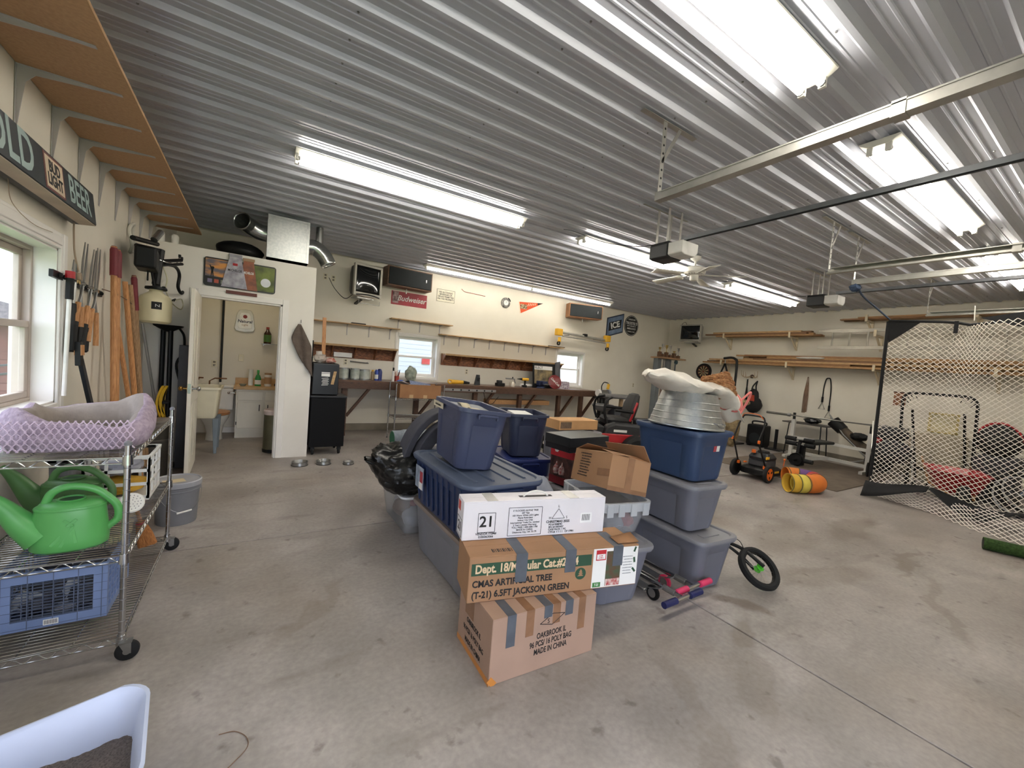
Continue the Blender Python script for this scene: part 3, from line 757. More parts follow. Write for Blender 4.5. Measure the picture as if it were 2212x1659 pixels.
def outline(t, pts, wd, mat, y, name='printed_mark'):
    m = MB(); k = len(pts)
    for i in range(k): m.bar((pts[i][0], y, pts[i][1]), (pts[(i+1) % k][0], y, pts[(i+1) % k][1]), .0008, wd, (0, 0, 1) if abs(pts[i][0]-pts[(i+1) % k][0]) > 1e-6 else (1, 0, 0))
    return m.build(name, mat, t, smooth=0)
outline(b1, [(-.045, .236), (.03, .275), (.103, .262), (.028, .218)], .003, ink, FR)
text('S', .032, ink, b1, (.005, FR, .240), FACE_Y)
for z, s in ((.165, 'OAKBROOK IL'), (.112, '96 PCS/ 16 POLY BAG'), (.058, 'MADE IN CHINA')): text(s, .036, ink, b1, (-w/2-.0012, .0, z), FACE_NX, sx=.7, bold=.0005)
outline_side = MB()
# tree carton
tr = carton('long brown artificial tree carton patched with duct tape', (1.425, 1.722, .3215), (0, 0, rad(-13.2)), .972, .245, .23, card)
w, d, h = .972, .245, .23; FR = -d/2-.0012
green_p = pm('print_green', (40, 74, 52), .7, var=.06); red_p = pm('print_red', (186, 34, 44), .6, var=.05)
MB().box(-w/2+.012, FR, .136, w*.195, -d/2+.0003, .196).build('green_band', green_p, tr, smooth=0)
text('Dept. 18/Modular Cat.#2054', .060, pm('band_ink', (214, 186, 150), .7), tr, (-w/2+.03, FR-.0006, .166), FACE_Y, 'LEFT', sx=.80, bold=.0018)
text('CMAS ARTIFICIAL TREE', .047, ink, tr, (-w/2+.02, FR, .092), FACE_Y, 'LEFT', sx=.88, bold=.0014)
text('(T-21) 6.5FT JACKSON GREEN', .047, ink, tr, (-w/2+.02, FR, .036), FACE_Y, 'LEFT', sx=.86, bold=.0014)
m = MB().lathe([(0, FR), (.032, FR), (.032, -d/2+.0003), (0, -d/2+.0003)], 24, (.128, 0, .095), 'y'); m.build('round_mark', green_p, tr, smooth=0)
m = MB()
for k, (z, r) in enumerate(((.082, .018), (.094, .014), (.105, .010))): m.prism([(.128-r, z), (.128+r, z), (.128, z+.016)], FR-.001, FR-.0003, 'y')
build_each(m, 'tree_mark', card, tr, smooth=0)
MB().box(w*.205, FR, .006, w/2-.004, -d/2+.0003, .222).build('label_panel', paper, tr, smooth=0)
MB().box(w*.29, FR-.0008, .012, w*.385, FR, .205).build('label_photo', pm('photo_tree', (70, 84, 60), .6, rgb2=(96, 62, 44), scale=26), tr, smooth=0)
MB().box(w*.292, FR-.0012, .012, w*.383, FR-.0007, .05).build('label_photo', pm('photo_gifts', (170, 40, 44), .6, rgb2=(220, 200, 190), scale=60), tr, smooth=0)
MB().box(w*.222, FR-.0008, .158, w*.285, FR, .215).build('red_badge', red_p, tr, smooth=0)
MB().box(w*.227, FR-.0012, .164, w*.280, FR-.0007, .192).build('badge_card', paper, tr, smooth=0)
small_print(tr, red_p, (w*.2535, FR-.0013, .178), .035, 2, .011, .006, FACE_Y, 4)
MB().box(w*.212, FR-.0008, .010, w*.262, FR, .036).build('green_badge', pm('badge_green', (60, 120, 60), .6), tr, smooth=0)
text('T-21', .018, w_ink, tr, (w*.237, FR-.0012, .023), FACE_Y, sx=.8, bold=.0004)
small_print(tr, grey_pl, (w*.43, FR-.0006, .12), .07, 7, .016, .004, FACE_Y, 5)
m = MB()
for k, q in enumerate((.205, .19, .178)): m.bx((w*.475, FR-.0004, q-.045*k), (.012, .0008, .03), (0, rad(20-30*k), 0))
build_each(m, 'leaf_mark', green_p, tr, smooth=0)
for x, dn in ((-.215, .145), (.062, .12), (.352, .11)):
    strip(tr, [((x, .06, h+.0008), (x, -d/2-.001, h+.0008), (0, 0, 1)), ((x, FR-.0014, h+.001), (x, FR-.0014, h-dn), (0, 1, 0))], .062, tape_g, 'duct_tape')
MB().grid(lambda u, v: (.36+.135*u, -.02-.085*v, h+.002+.02*u*(1-v)+.004), 3, 3).build('lifted_flap', card_d, tr, solid=.004)
m = MB()
for k in range(14): m.box(-.36+k*.0095, -.085, h+.0002, -.36+k*.0095+(.003 if k % 3 else .006), -.05, h+.0008)
o = m.build('barcode', ink, tr, smooth=0); o['kind'] = 'stuff'
# white carton
wb_ = carton('long white carton marked 21 with plastic carry handle', (1.393, 1.862, .5535), (0, 0, rad(-12.9)), .856, .135, .209, pm('white_board', (226, 222, 226), .6, var=.03))
w, d, h = .856, .135, .209; FR = -d/2-.0012
outline(wb_, [(-.345, .145), (-.25, .145), (-.25, .04), (-.345, .04)], .0025, ink, FR)
text('21', .082, ink, wb_, (-.2975, FR, .096), FACE_Y, bold=.0016)
text('VENDOR ITEM#\n01BS063066', .0165, ink, wb_, (-.2975, FR, .024), FACE_Y, bold=.0003)
outline(wb_, [(-.175, .168), (.022, .168), (.022, .012), (-.175, .012)], .0022, ink, FR)
text("5' FLOCKED ALPINE TREE\n207 Tips\n100 Warm White LED Lights\nFlame Retardant\nIndoor Use Only\nInternational Trade Co., Limited\n2 Years Limited Warranty\nTOLL FREE: 1-800-888-1780\nMADE IN CHINA\nOklahoma City, OK 73179", .0132, ink, wb_, (-.0765, FR, .0895), FACE_Y, bold=.0001, line=1.02)
outline(wb_, [(.085, .096), (.165, .096), (.125, .152)], .0022, ink, FR)
text('L', .02, ink, wb_, (.125, FR, .166), FACE_Y); text('H', .02, ink, wb_, (.074, FR, .10), FACE_Y); text('S', .02, ink, wb_, (.178, FR, .10), FACE_Y)
text('CHRISTMAS 2025', .0195, ink, wb_, (.125, FR, .078), FACE_Y, bold=.0005)
text('PO # 5008781\nSKU # 5003457\nCASE PACK: 1 PC\nCTN #  1 1 1 1   OF 17901', .0145, ink, wb_, (.068, FR, .040), FACE_Y, 'LEFT', bold=.0003)
m = MB()
for k in range(15): m.box(.278+k*.0036, FR, .075, .278+k*.0036+(.0012 if k % 3 else .0024), FR+.0009, .112)
MB().box(.268, FR+.0004, .062, .342, FR+.001, .120).build('barcode_label', pm('label_white', (240, 240, 240), .4), wb_, smooth=0)
o = m.build('barcode', ink, wb_, smooth=0); o['kind'] = 'stuff'
FL_ = -w/2-.0012
outline_l = MB()
for a, b in (((-.05, .012), (.05, .012)), ((-.05, .105), (.05, .105)), ((-.05, .012), (-.05, .105)), ((.05, .012), (.05, .105))):
    outline_l.bar((FL_, a[0], a[1]), (FL_, b[0], b[1]), .002, .0008, (1, 0, 0))
outline_l.build('printed_mark', ink, wb_, smooth=0)
text('21', .07, ink, wb_, (FL_, 0, .058), FACE_NX, bold=.0012)
MB().box(FL_, .0, .14, -w/2, .05, .19).build('red_sticker', pm('sticker_red', (190, 70, 60), .5), wb_, smooth=0)
for x in (-.27, .22): strip(wb_, [((x, -d/2, h+.0006), (x, d/2, h+.0006), (0, 0, 1))], .06, pm('clear_tape', (200, 196, 190), .2, var=.1), 'tape')
MB().sweep(bez([(-.075, -.01, h-.002), (-.055, -.01, h+.018), (0, -.01, h+.030), (.055, -.01, h+.018), (.075, -.01, h-.002)], 6), .0055, 6).build('carry_handle', white_pl, wb_)
MB().box(-.10, -.022, h+.0002, .10, .006, h+.0012).build('handle_slot', pm('slot_dark', (60, 58, 58), .8), wb_, smooth=0)
# open tilted carton
ob = thing('carton', 'open brown carton tilted on the clear tote', 'box', (2.235, 2.125, .655), 0, 'cartons', (rad(-7.5), rad(11.5), rad(-11.5)))
w, d, h, q = .333, .47, .238, .004
MB().box(-w/2, -d/2, 0, w/2, d/2, q).box(-w/2, -d/2, q, -w/2+q, d/2, h).box(w/2-q, -d/2, q, w/2, d/2, h).box(-w/2+q, -d/2, q, w/2-q, -d/2+q, h).box(-w/2+q, d/2-q, q, w/2-q, d/2, h).build('body', card, ob, smooth=0)
MB().xf((w/2, 0, h), (0, rad(-38), 0)).box(-.004, -d/2+.005, 0, .0, d/2-.005, .13).build('flap', card, ob, smooth=0)
MB().xf((0, -d/2, h), (rad(-80), 0, 0)).box(-w/2+.005, 0, -.002, w/2-.005, .003, .14).build('flap', card_d, ob, smooth=0)
MB().xf((-w/2, 0, h), (0, rad(84), 0)).box(0, -d/2+.005, 0, .004, d/2-.005, .15).build('flap', card, ob, smooth=0)
MB().xf((0, d/2, h), (rad(70), 0, 0)).box(-w/2+.005, -.003, 0, w/2-.005, .0, .14).build('flap', card_d, ob, smooth=0)
strip(ob, [((.0, -d/2-.001, h), (.0, -d/2-.001, .0), (0, 1, 0))], .055, tape_b, 'parcel_tape')
strip(ob, [((-w/2, -d/2-.0008, .012), (w/2, -d/2-.0008, .012), (0, 1, 0))], .03, tape_b, 'parcel_tape')
strip(ob, [((-w/2-.001, -d/2, .11), (-w/2-.001, -d/2+.14, .10), (1, 0, 0))], .05, tape_b, 'parcel_tape')
small_print(ob, ink, (-w/2-.0006, .08, .13), .15, 9, .020, .010, FACE_NX, 6)
# black gloss box, red patterned box, flat brown carton behind
t = thing('display_box', 'flat glossy black box on top of the red patterned box', 'box', (2.52, 2.80, .788), rad(5))
MB().box(-.245, -.155, 0, .245, .155, .098).build('tray', pm('gloss_black', (16, 17, 24), .28, var=.1), t, smooth=0, bevel=.003)
MB().box(-.249, -.159, .05, .249, .159, .128).build('lid', pm('gloss_black_lid', (30, 31, 34), .3, var=.1), t, smooth=0, bevel=.003)
t = thing('gift_carton', 'red patterned ornament box between blue tote and brown carton', 'box', (2.62, 2.965, .412), rad(8))
MB().box(-.15, -.135, 0, .15, .135, .372).build('body', pm('gift_dark', (46, 30, 30), .45, rgb2=(96, 60, 54), scale=16), t, smooth=0, bevel=.002)
MB().box(-.152, -.137, .26, .152, .137, .3722).build('red_band', red_p, t, smooth=0)
MB().box(-.152, -.137, .0, .152, .137, .07).build('red_band', pm('print_maroon', (120, 26, 36), .5), t, smooth=0)
m = MB().lathe([(0, -.1385), (.03, -.1385), (.03, -.1372), (0, -.1372)], 6, (-.09, 0, .325), 'y'); m.build('badge', w_ink, t, smooth=0)
MB().lathe([(0, -.1535), (.03, -.1535), (.03, -.1522), (0, -.1522)], 6, (0, .06, .325), 'x').build('badge', w_ink, t, smooth=0)
for y in (-.02, .05): MB().lathe([(0, .10), (.028, .10), (.034, .13), (.026, .165), (.01, .185), (.004, .21), (0, .212)], 12, (-.1505, y, 0)).build('ornament_print', pm('ornament_print', (200, 190, 185), .5, rgb2=(140, 40, 40), scale=40), t)
t = carton('flat brown carton behind the black gloss box', (3.51, 4.03, .742), (0, 0, rad(-2.5)), .615, .30, .118, pm('cardboard_light', (196, 152, 104), .75, var=.05))
MB().box(-.29, -.1515, .02, -.12, -.150, .10).build('printed_panel', pm('print_grey', (110, 90, 72), .7, var=.2, scale=40), t, smooth=0)
tote('grey tote hidden under the flat brown carton', (3.51, 4.03, 0), (0, 0, 0), .5, .66, .735, tote_grey, lid_grey, .06, group=G_T)
# translucent grey bag
m = MB(); blob(m, (2.06, 2.78, .30), (.22, .20, .27), 3, .18, 2.0, flatbot=.002); o = m.build('plastic_bag', pm('milky_bag', (176, 182, 196), .3, alpha=.8, var=.1, bump=.3, bscale=14), None)
tag(o, 'milky plastic bag slumped between the navy tote and red box', 'bag')
# black trash bag
bagm = pm('black_bag', (11, 11, 12), .3, var=.2, bump=.6, bscale=16, spec=.4)
m = MB(); blob(m, (1.12, 3.36, .56), (.28, .30, .215), 5, .14, 1.7, 64, 44, wr=.09, flatbot=.352, fn=lambda v: Vector((min(v.x, 1.6), v.y, v.z+.10*max(0, (1.0-v.x)/.25) if v.x < 1.0 else v.z)))
tb = thing('trash_bag', 'black plastic trash bag slumped over the white-lidded clear tote', 'bag')
m.build('body', bagm, tb)
m = MB()
def tail(u, v):
    a = 2*PI*v; r = .035+.055*(1-u)+.008*math.sin(5*a); return (.93-.14*u, 3.36+r*math.cos(a)*1.3, .60+.05*u+r*math.sin(a)*.55)
m.grid(tail, 6, 20); m.build('gathered_neck', bagm, tb)
# carpet roll and foam arches
rl = thing('carpet_roll', 'rolled grey carpet with green backing behind the trash bag', 'rug', (1.18, 3.98, .68), rad(2))
P = [(.065*(1-.15*k/40*1.0)*math.cos(a)*(1-k/60), .065*math.sin(a)*(1-k/60)) for k, a in ((k, k*.42) for k in range(46))]
m = MB(); m.grid(lambda u, v: (v*.62, *[c*1.25 for c in P[int(round(u*45))]]), 45, 1); m.build('roll', pm('carpet_grey', (128, 134, 140), .95, var=.12, scale=30, bump=.3, bscale=90), rl, solid=.006)
MB().lathe([(0, -.004), (.074, -.004), (.074, 0), (0, 0)], 20, (0, 0, 0), 'x').build('green_end', pm('green_backing', (24, 84, 56), .8), rl, smooth=0)
for k in (.10, .19): MB().lathe([(.081, k), (.088, k+.01), (.088, k+.07), (.081, k+.085)], 24, (0, 0, 0), 'x').build('layer_edge', pm('carpet_grey', (128, 134, 140)), rl)
tote('grey tote under the rolled carpet', (1.62, 4.18, 0), (0, 0, rad(90)), .42, .60, .585, tote_grey, lid_grey, .06, group=G_T)
foam = pm('charcoal_foam', (58, 58, 66), .9, var=.08, scale=20, bump=.1, bscale=120)
def arch(label, pts, w, th):
    P = bez(pts, 7); m = MB(); vs = []
    for i, p in enumerate(P):
        d = (P[min(i+1, len(P)-1)]-P[max(i-1, 0)]).normalized(); nrm = Vector((-d.z, 0, d.x))
        vs.append([tuple(p+nrm*a*th/2+Vector((0, b*w/2, 0))) for a, b in ((1, -1), (1, 1), (-1, 1), (-1, -1))])
    m.loft(vs); o = m.build('foam_pad', foam, None, smooth=50, bevel=.008); tag(o, label, 'foam', 'foam pads behind the tilted tote'); return o
arch('charcoal foam pad arched high behind the tilted tote', [(1.05, 3.25, .66), (1.09, 3.25, .78), (1.15, 3.25, .90), (1.25, 3.25, 1.0), (1.40, 3.25, 1.05), (1.58, 3.25, 1.0), (1.66, 3.25, .82)], .20, .055)
arch('charcoal foam pad curled low beside the tilted tote', [(1.16, 3.14, .70), (1.20, 3.14, .80), (1.29, 3.14, .90), (1.42, 3.14, .96), (1.56, 3.14, .92)], .12, .10)
# galvanized tub upside down
tb = thing('metal_tub', 'galvanized tub upside down on the steel blue tote', 'tub', (2.885, 1.975, 1.127), 0, None, (0, rad(3), 0))
MB().lathe([(.272, 0), (.279, .004), (.279, .012), (.270, .016), (.204, .258), (.203, .262), (.196, .266), (.05, .264), (0, .263)], 72).build('body', galv, tb, smooth=35)
for z in (.05, .098, .146, .194): r = .270-.066*((z-.016)/.242); MB().lathe([(r+.0002, z-.005), (r+.0032, z-.0015), (r+.003, z+.0015), (r-.0012, z+.005)], 72, (0, 0, 0)).build('bead', galv, tb, smooth=60)
for s in (-1, 1): MB().sweep(arc((0, s*.268, .02), .05, PI*.1, PI*.9, 8, 'x') if False else [(-.05, s*.262, .06), (-.05, s*.29, .055), (-.03, s*.295, .035), (.03, s*.295, .035), (.05, s*.29, .055), (.05, s*.262, .06)], .005, 6).build('handle', steel, tb)
# white bag with pillow and woven placemats on the tub
wbm = pm('thin_white_bag', (226, 218, 206), .4, var=.06, scale=8, bump=.5, bscale=16)
pk = pm('pink_drawstring', (226, 128, 122), .5, var=.08)
bg_ = thing('white_bag', 'white drawstring trash bag draped over the metal tub', 'bag', (0, 0, 0))
spine = bez([(2.36, 1.94, 1.515), (2.46, 1.95, 1.50), (2.62, 1.96, 1.465), (2.82, 1.97, 1.435), (2.98, 1.96, 1.430), (3.10, 1.93, 1.42), (3.20, 1.90, 1.38), (3.27, 1.87, 1.32)], 5)
rws = [.01, .15, .20, .21, .20, .17, .14, .11]; rhs = [.004, .055, .085, .07, .045, .055, .075, .085]
m = MB(); vs = []
for i, p in enumerate(spine):
    q = i/(len(spine)-1)*7; k = min(int(q), 6); fr = q-k; rw = rws[k]*(1-fr)+rws[k+1]*fr; rh = rhs[k]*(1-fr)+rhs[k+1]*fr
    ring = []
    for j in range(20):
        a = 2*PI*j/20; nz = .020*mnoise.noise(Vector((i*.30, j*.6, 1.0)))+.008*mnoise.noise(Vector((i*.9, j*1.7, 5.0)))
        ring.append((p.x+.10*math.cos(a)*rw, p.y+rw*math.cos(a), p.z+rh*math.sin(a)*(1 if math.sin(a) > 0 else .7)+nz))
    vs.append(ring)
m.loft(vs, True, False); m.build('body', wbm, bg_, smooth=70)
m = MB()
E_ = vs[-1]
m.sweep([tuple(Vector(p)+Vector((.004, 0, 0))) for p in E_], .011, 6, closed=True); m.build('drawstring', pk, bg_)
MB().sweep(bez([(3.27, 1.77, 1.36), (3.34, 1.74, 1.43), (3.37, 1.77, 1.36), (3.33, 1.80, 1.25)], 6), .009, 6).build('drawstring', pk, bg_)
m = MB(); m.grid(lambda u, v: (3.24+.10*u, 1.76+.20*v, 1.28-.10*u+.02*math.sin(7*v)), 6, 10); m.build('bag_mouth', wbm, bg_, solid=.003)
rat = pm('woven_straw', (196, 146, 100), .7, rgb2=(142, 94, 58), scale=55, stretch=(1, 1, 3), bump=.8, bscale=60)
_d = Vector((.84, .52, -.03)).normalized(); _rt = Vector((.52, -.85, 0)).normalized(); _n = (-.72*_d-.69*Vector((0, 0, 1))).normalized()
_h = (Vector((0, 0, 1))*.72-_d*.69).normalized(); _w = (math.cos(.42)*_rt+math.sin(.42)*_h); _h2 = _n.cross(_w)
_mq = Matrix((_w, _h2, _n)).transposed().to_euler()
for k in range(3):
    _c = Vector((3.11, 1.855, 1.415))-_n*.030*k+_h2*.030*k
    pmm = thing('placemat', ['woven straw placemat in front of the three in the white bag', 'woven straw placemat in the middle of the three in the white bag', 'woven straw placemat behind the other two in the white bag'][k], 'placemat', _c, 0, 'woven placemats', tuple(_mq))
    MB().loft([rrect(0, 0, .20, .14, .03, -.008), rrect(0, 0, .218, .158, .03, 0), rrect(0, 0, .20, .14, .03, .008)]).build('mat', rat, pmm, smooth=60)
    E_ = [Vector(p) for p in rrect(0, 0, .21, .15, .03, 0, 6)]
    m = MB()
    for i in range(0, 64):
        a = i/64*len(E_); p = E_[int(a) % len(E_)].lerp(E_[(int(a)+1) % len(E_)], a-int(a)); m.ball(tuple(p), .008, .008, .010, 6, 4)
    o = m.build('braided_edge', pm('straw_edge', (150, 100, 62), .8, var=.2, scale=60), pmm); o['kind'] = 'stuff'
# folded kick scooters on the floor
def scooter(label, loc, rz, grip, deckm):
    s = thing('kick_scooter', label, 'scooter', loc, rz, 'folded kick scooters')
    MB().box(-.045, -.27, .045, .045, .06, .062).build('deck', steel, s, smooth=0, bevel=.006)
    for y, nm in ((-.31, 'rear_wheel'), (.16, 'front_wheel')):
        wv = MB().lathe([(.016, -.013), (.034, -.013), (.048, -.009), (.05, 0), (.048, .009), (.034, .013), (.016, .013), (.016, -.013)], 20, (0, y, .05), 'x').build(nm, deckm, s)
        MB().lathe([(0, -.014), (.03, -.014), (.03, .014), (0, .014)], 14, (0, y, .05), 'x').build('hub', steel, wv)
    MB().sweep([(.0, .16, .05), (.0, .13, .09), (0, .06, .11)], .013, 8).build('fork', chrome, s)
    MB().cyl((0, .08, .115), (.05, -.50, .10), .0145, n=10).build('steering_tube', chrome, s)
    MB().cyl((.04, -.36, .104), (.045, -.44, .102), .020, n=10).build('clamp', steel, s)
    MB().cyl((-.02, -.50, .10), (.12, -.495, .10), .014, n=10).build('handlebar', chrome, s)
    for a, b in ((-.14, -.02), (.12, .24)):
        MB().cyl((a, -.5, .10), (b, -.498, .10), .021, n=12).build('grip', grip, s)
    MB().bx((0, -.32, .09), (.04, .10, .005), (rad(-20), 0, 0)).build('rear_brake', steel, s, smooth=0)
    return s
scooter('folded kick scooter with navy blue handlebar grips', (2.33, 2.02, 0), rad(0), pm('navy_grip', (24, 30, 78), .5), black)
scooter('folded kick scooter with pink grips against the tall stack', (2.53, 2.08, 0), rad(0), pm('pink_grip', (206, 52, 96), .5), pm('pink_wheel', (190, 46, 80), .5))
# small balance bike lying behind the stack
bk = thing('balance_bike', 'small black bike on its side behind the grey tote stack', 'bicycle', (3.235, 1.49, .136))
nrm = Vector((-.153, -.662, .734)).normalized(); Q = nrm.to_track_quat('Z', 'Y').to_euler()
wh = MB().lathe([(.120, -.017), (.135, -.025), (.152, -.022), (.160, 0), (.152, .022), (.135, .025), (.120, .017), (.120, -.017)], 36, (0, 0, 0))
wo = wh.build('tire', rubber, bk, rot=Q)
MB().lathe([(.112, -.010), (.124, -.012), (.124, .012), (.112, .010), (.112, -.010)], 36).build('rim', black_m, wo)
MB().lathe([(0, -.036), (.012, -.036), (.012, -.02), (.028, -.018), (.020, 0), (.028, .018), (.012, .02), (.012, .036), (0, .036)], 14).build('hub', pm('hub_green', (92, 200, 60), .35, .4), wo)
m = MB()
for k in range(18): a = 2*PI*k/18; m.cyl((.02*math.cos(a+.6), .02*math.sin(a+.6), .014*(-1)**k), (.114*math.cos(a), .114*math.sin(a), 0), .0012, n=4)
build_each(m, 'spoke', steel, wo, smooth=0)
fr = MB()
fr.sweep(bez([(0, -.035, .03), (-.02, .12, .10), (-.06, .30, .12), (-.05, .55, .16)], 6), .014, 8); fr.sweep(bez([(.01, .035, -.025), (.0, .15, .04), (-.06, .30, .12)], 6), .012, 8)
build_each(fr, 'frame_tube', black_m, bk)
MB().sweep(bez([(-.05, .52, .16), (-.02, .60, .25), (.02, .64, .33)], 5), .013, 8).build('seat_post', black_m, bk)
b = MB(); blob(b, (.03, .66, .35), (.06, .12, .03), 4, .05); b.build('saddle', black, bk)
MB().sweep(bez([(-.10, .26, .1), (-.06, .2, .16), (-.02, .15, .15), (-.03, .10, .10)], 5), .003, 5).build('brake_cable', black, bk)
# ================================================================== left wall: rack, shelf, sign, tools
def wire_rack(label, x0, x1, y0, y1, zs, top, casters=True, name='wire_rack', rw=.0024, pitch=.026, along='x', postr=.0125):
    t = thing(name, label, 'shelving')
    b = .115 if casters else 0
    for x in (x0, x1):
        for y in (y0, y1):
            p = MB().cyl((x, y, b-.03 if casters else .012), (x, y, top), postr, n=14)
            po = p.build('post', chrome, t)
            MB().lathe([(0, 0), (postr+.002, 0), (postr+.002, .012), (.006, .02), (0, .02)], 12, (x, y, top)).build('post_cap', grey_pl, po)
            g = MB()
            for k in range(int((top-b)/.0508)): g.lathe([(postr+.0004, -.0012), (postr+.0004, .0012)], 12, (x, y, b+.02+k*.0508))
            o = g.build('groove', grey_pl, po); o['kind'] = 'stuff'
            if casters:
                sgn = 1 if x > (x0+x1)/2 else -1
                cx, cy = x+.018*sgn, y+(-.012 if y < (y0+y1)/2 else .012)
                c = MB().lathe([(0, -.014), (.036, -.014), (.044, -.009), (.044, .009), (.036, .014), (0, .014)], 24, (cx+.006*sgn, cy, .044), 'y').build('caster_wheel', rubber, t)
                MB().lathe([(0, -.0165), (.014, -.0165), (.014, .0165), (0, .0165)], 12, (cx+.006*sgn, cy, .044), 'y').build('hub', steel, c)
                fk = MB()
                for s in (-1, 1): fk.prism([(cx-.022, .088), (cx+.022, .088), (cx+.016+.006*sgn, .036), (cx-.004+.006*sgn, .036)], cy+s*.018-.0012, cy+s*.018+.0012, 'y')
                fk.box(cx-.024, cy-.0192, .086, cx+.024, cy+.0192, .09); fk.cyl((x, y, .088), (x, y, .10), .02, n=14)
                fk.build('caster_fork', steel, t, smooth=0)
            else:
                MB().cyl((x, y, 0), (x, y, .016), .015, .012, n=10).build('foot', black, t)
    for z in zs:
        fr = MB()
        for zz in (z, z-.028):
            for a, c in (((x0, y0), (x1, y0)), ((x1, y0), (x1, y1)), ((x1, y1), (x0, y1)), ((x0, y1), (x0, y0))): fr.cyl((*a, zz), (*c, zz), .0036, n=6)
        for (a, c) in (((x0, y0), (x1, y0)), ((x1, y0), (x1, y1)), ((x0, y1), (x1, y1)), ((x0, y0), (x0, y1))):
            L = math.dist(a, c); n = int(L/.034)//2*2; P = []
            for k in range(n*4+1):
                u = k/(n*4); P.append((a[0]+(c[0]-a[0])*u, a[1]+(c[1]-a[1])*u, z-.014+.0125*math.sin(u*n*PI)))
            fr.sweep(P, .0022, 4)
        for xx in (x0+(x1-x0)*.33, x0+(x1-x0)*.67): fr.cyl((xx, y0, z-.006), (xx, y1, z-.006), .003, n=5)
        s = fr.build('shelf_frame', chrome, t)
        d = MB(); k = y0+pitch/2
        while k < y1: d.cyl((x0, k, z+.001), (x1, k, z+.001), rw, n=5, cap=False); k += pitch
        o = d.build('shelf_wires', chrome, s); o['kind'] = 'stuff'
        for x in (x0, x1):
            for y in (y0, y1): MB().lathe([(postr+.001, 0), (postr+.0075, 0), (postr+.0045, .045), (postr+.001, .045), (postr+.001, 0)], 14, (x, y, z-.034)).build('collar', chrome, s)
    return t
RX0, RX1, RY0, RY1 = -.965, -.462, 2.455, 3.625
wire_rack('chrome wire rack on casters below the left window', RX0, RX1, RY0, RY1, (.105, .490, .945), 1.0)
# pet bed
pb = thing('pet_bed', 'small knitted mauve pet bed on top of the wire rack', 'pet bed', (-.685, 2.80, .951), rad(4))
knit = pm('mauve_knit', (176, 160, 174), .95, rgb2=(150, 134, 150), scale=50, stretch=(1, 1, 1), bump=1.0, bscale=70)
plush = pm('grey_plush', (146, 136, 128), 1.0, var=.10, scale=16, bump=.35, bscale=60)
path = rrect(0, 0, .42, .44, .13, 0, 6); m = MB(); vs = []
k = len(path)
for i, p in enumerate(path):
    d = (Vector(path[(i+1) % k])-Vector(path[i-1])); d.z = 0; d.normalize(); nrm = Vector((d.y, -d.x, 0)); ring = []
    hh = .075+.022*math.sin(i/k*2*PI*2+.7)+(.02 if p[1] > .1 else 0)
    for j in range(14):
        a = 2*PI*j/14; c_, s_ = math.cos(a), math.sin(a)
        ring.append(tuple(Vector(p)+nrm*c_*.046*(1+.10*math.sin(i*1.7+j))+Vector((0, 0, hh+hh*s_))))
    vs.append(ring)
vs.append(vs[0])
for i, r_ in enumerate(vs[:-1]):
    for j in range(14):
        m.mi(0 if 10 <= j or j <= 3 else 1)
        m.add([r_[j], r_[(j+1) % 14], vs[i+1][(j+1) % 14], vs[i+1][j]], [(0, 1, 2, 3)])
bm_o = m.build('bolster', [knit, plush], pb, smooth=180)
bmm = bmesh.new(); bmm.from_mesh(bm_o.data); bmesh.ops.remove_doubles(bmm, verts=bmm.verts, dist=1e-5); bmesh.ops.recalc_face_normals(bmm, faces=bmm.faces); bmm.to_mesh(bm_o.data); bmm.free()
m = MB(); blob(m, (0, 0, .03), (.21, .22, .032), 2, .06); m.build('cushion', plush, pb)
m = MB()
for i in range(0, 34):   # raised cable-knit ridges on the front
    u = i/33; x = -.20+.40*u
    m.sweep([(x, -.262-.012*math.sin(PI*w_), .012+.13*w_) for w_ in [j/6 for j in range(7)]] if False else [(x+.018*(1 if (i+j) % 2 else -1)*.5, -.258-.012*math.sin(PI*(j/6)), .014+.022*j) for j in range(7)], .0032, 4)
o = m.build('knit_ridges', pm('mauve_knit_light', (200, 182, 202), .95), pb); o['kind'] = 'stuff'
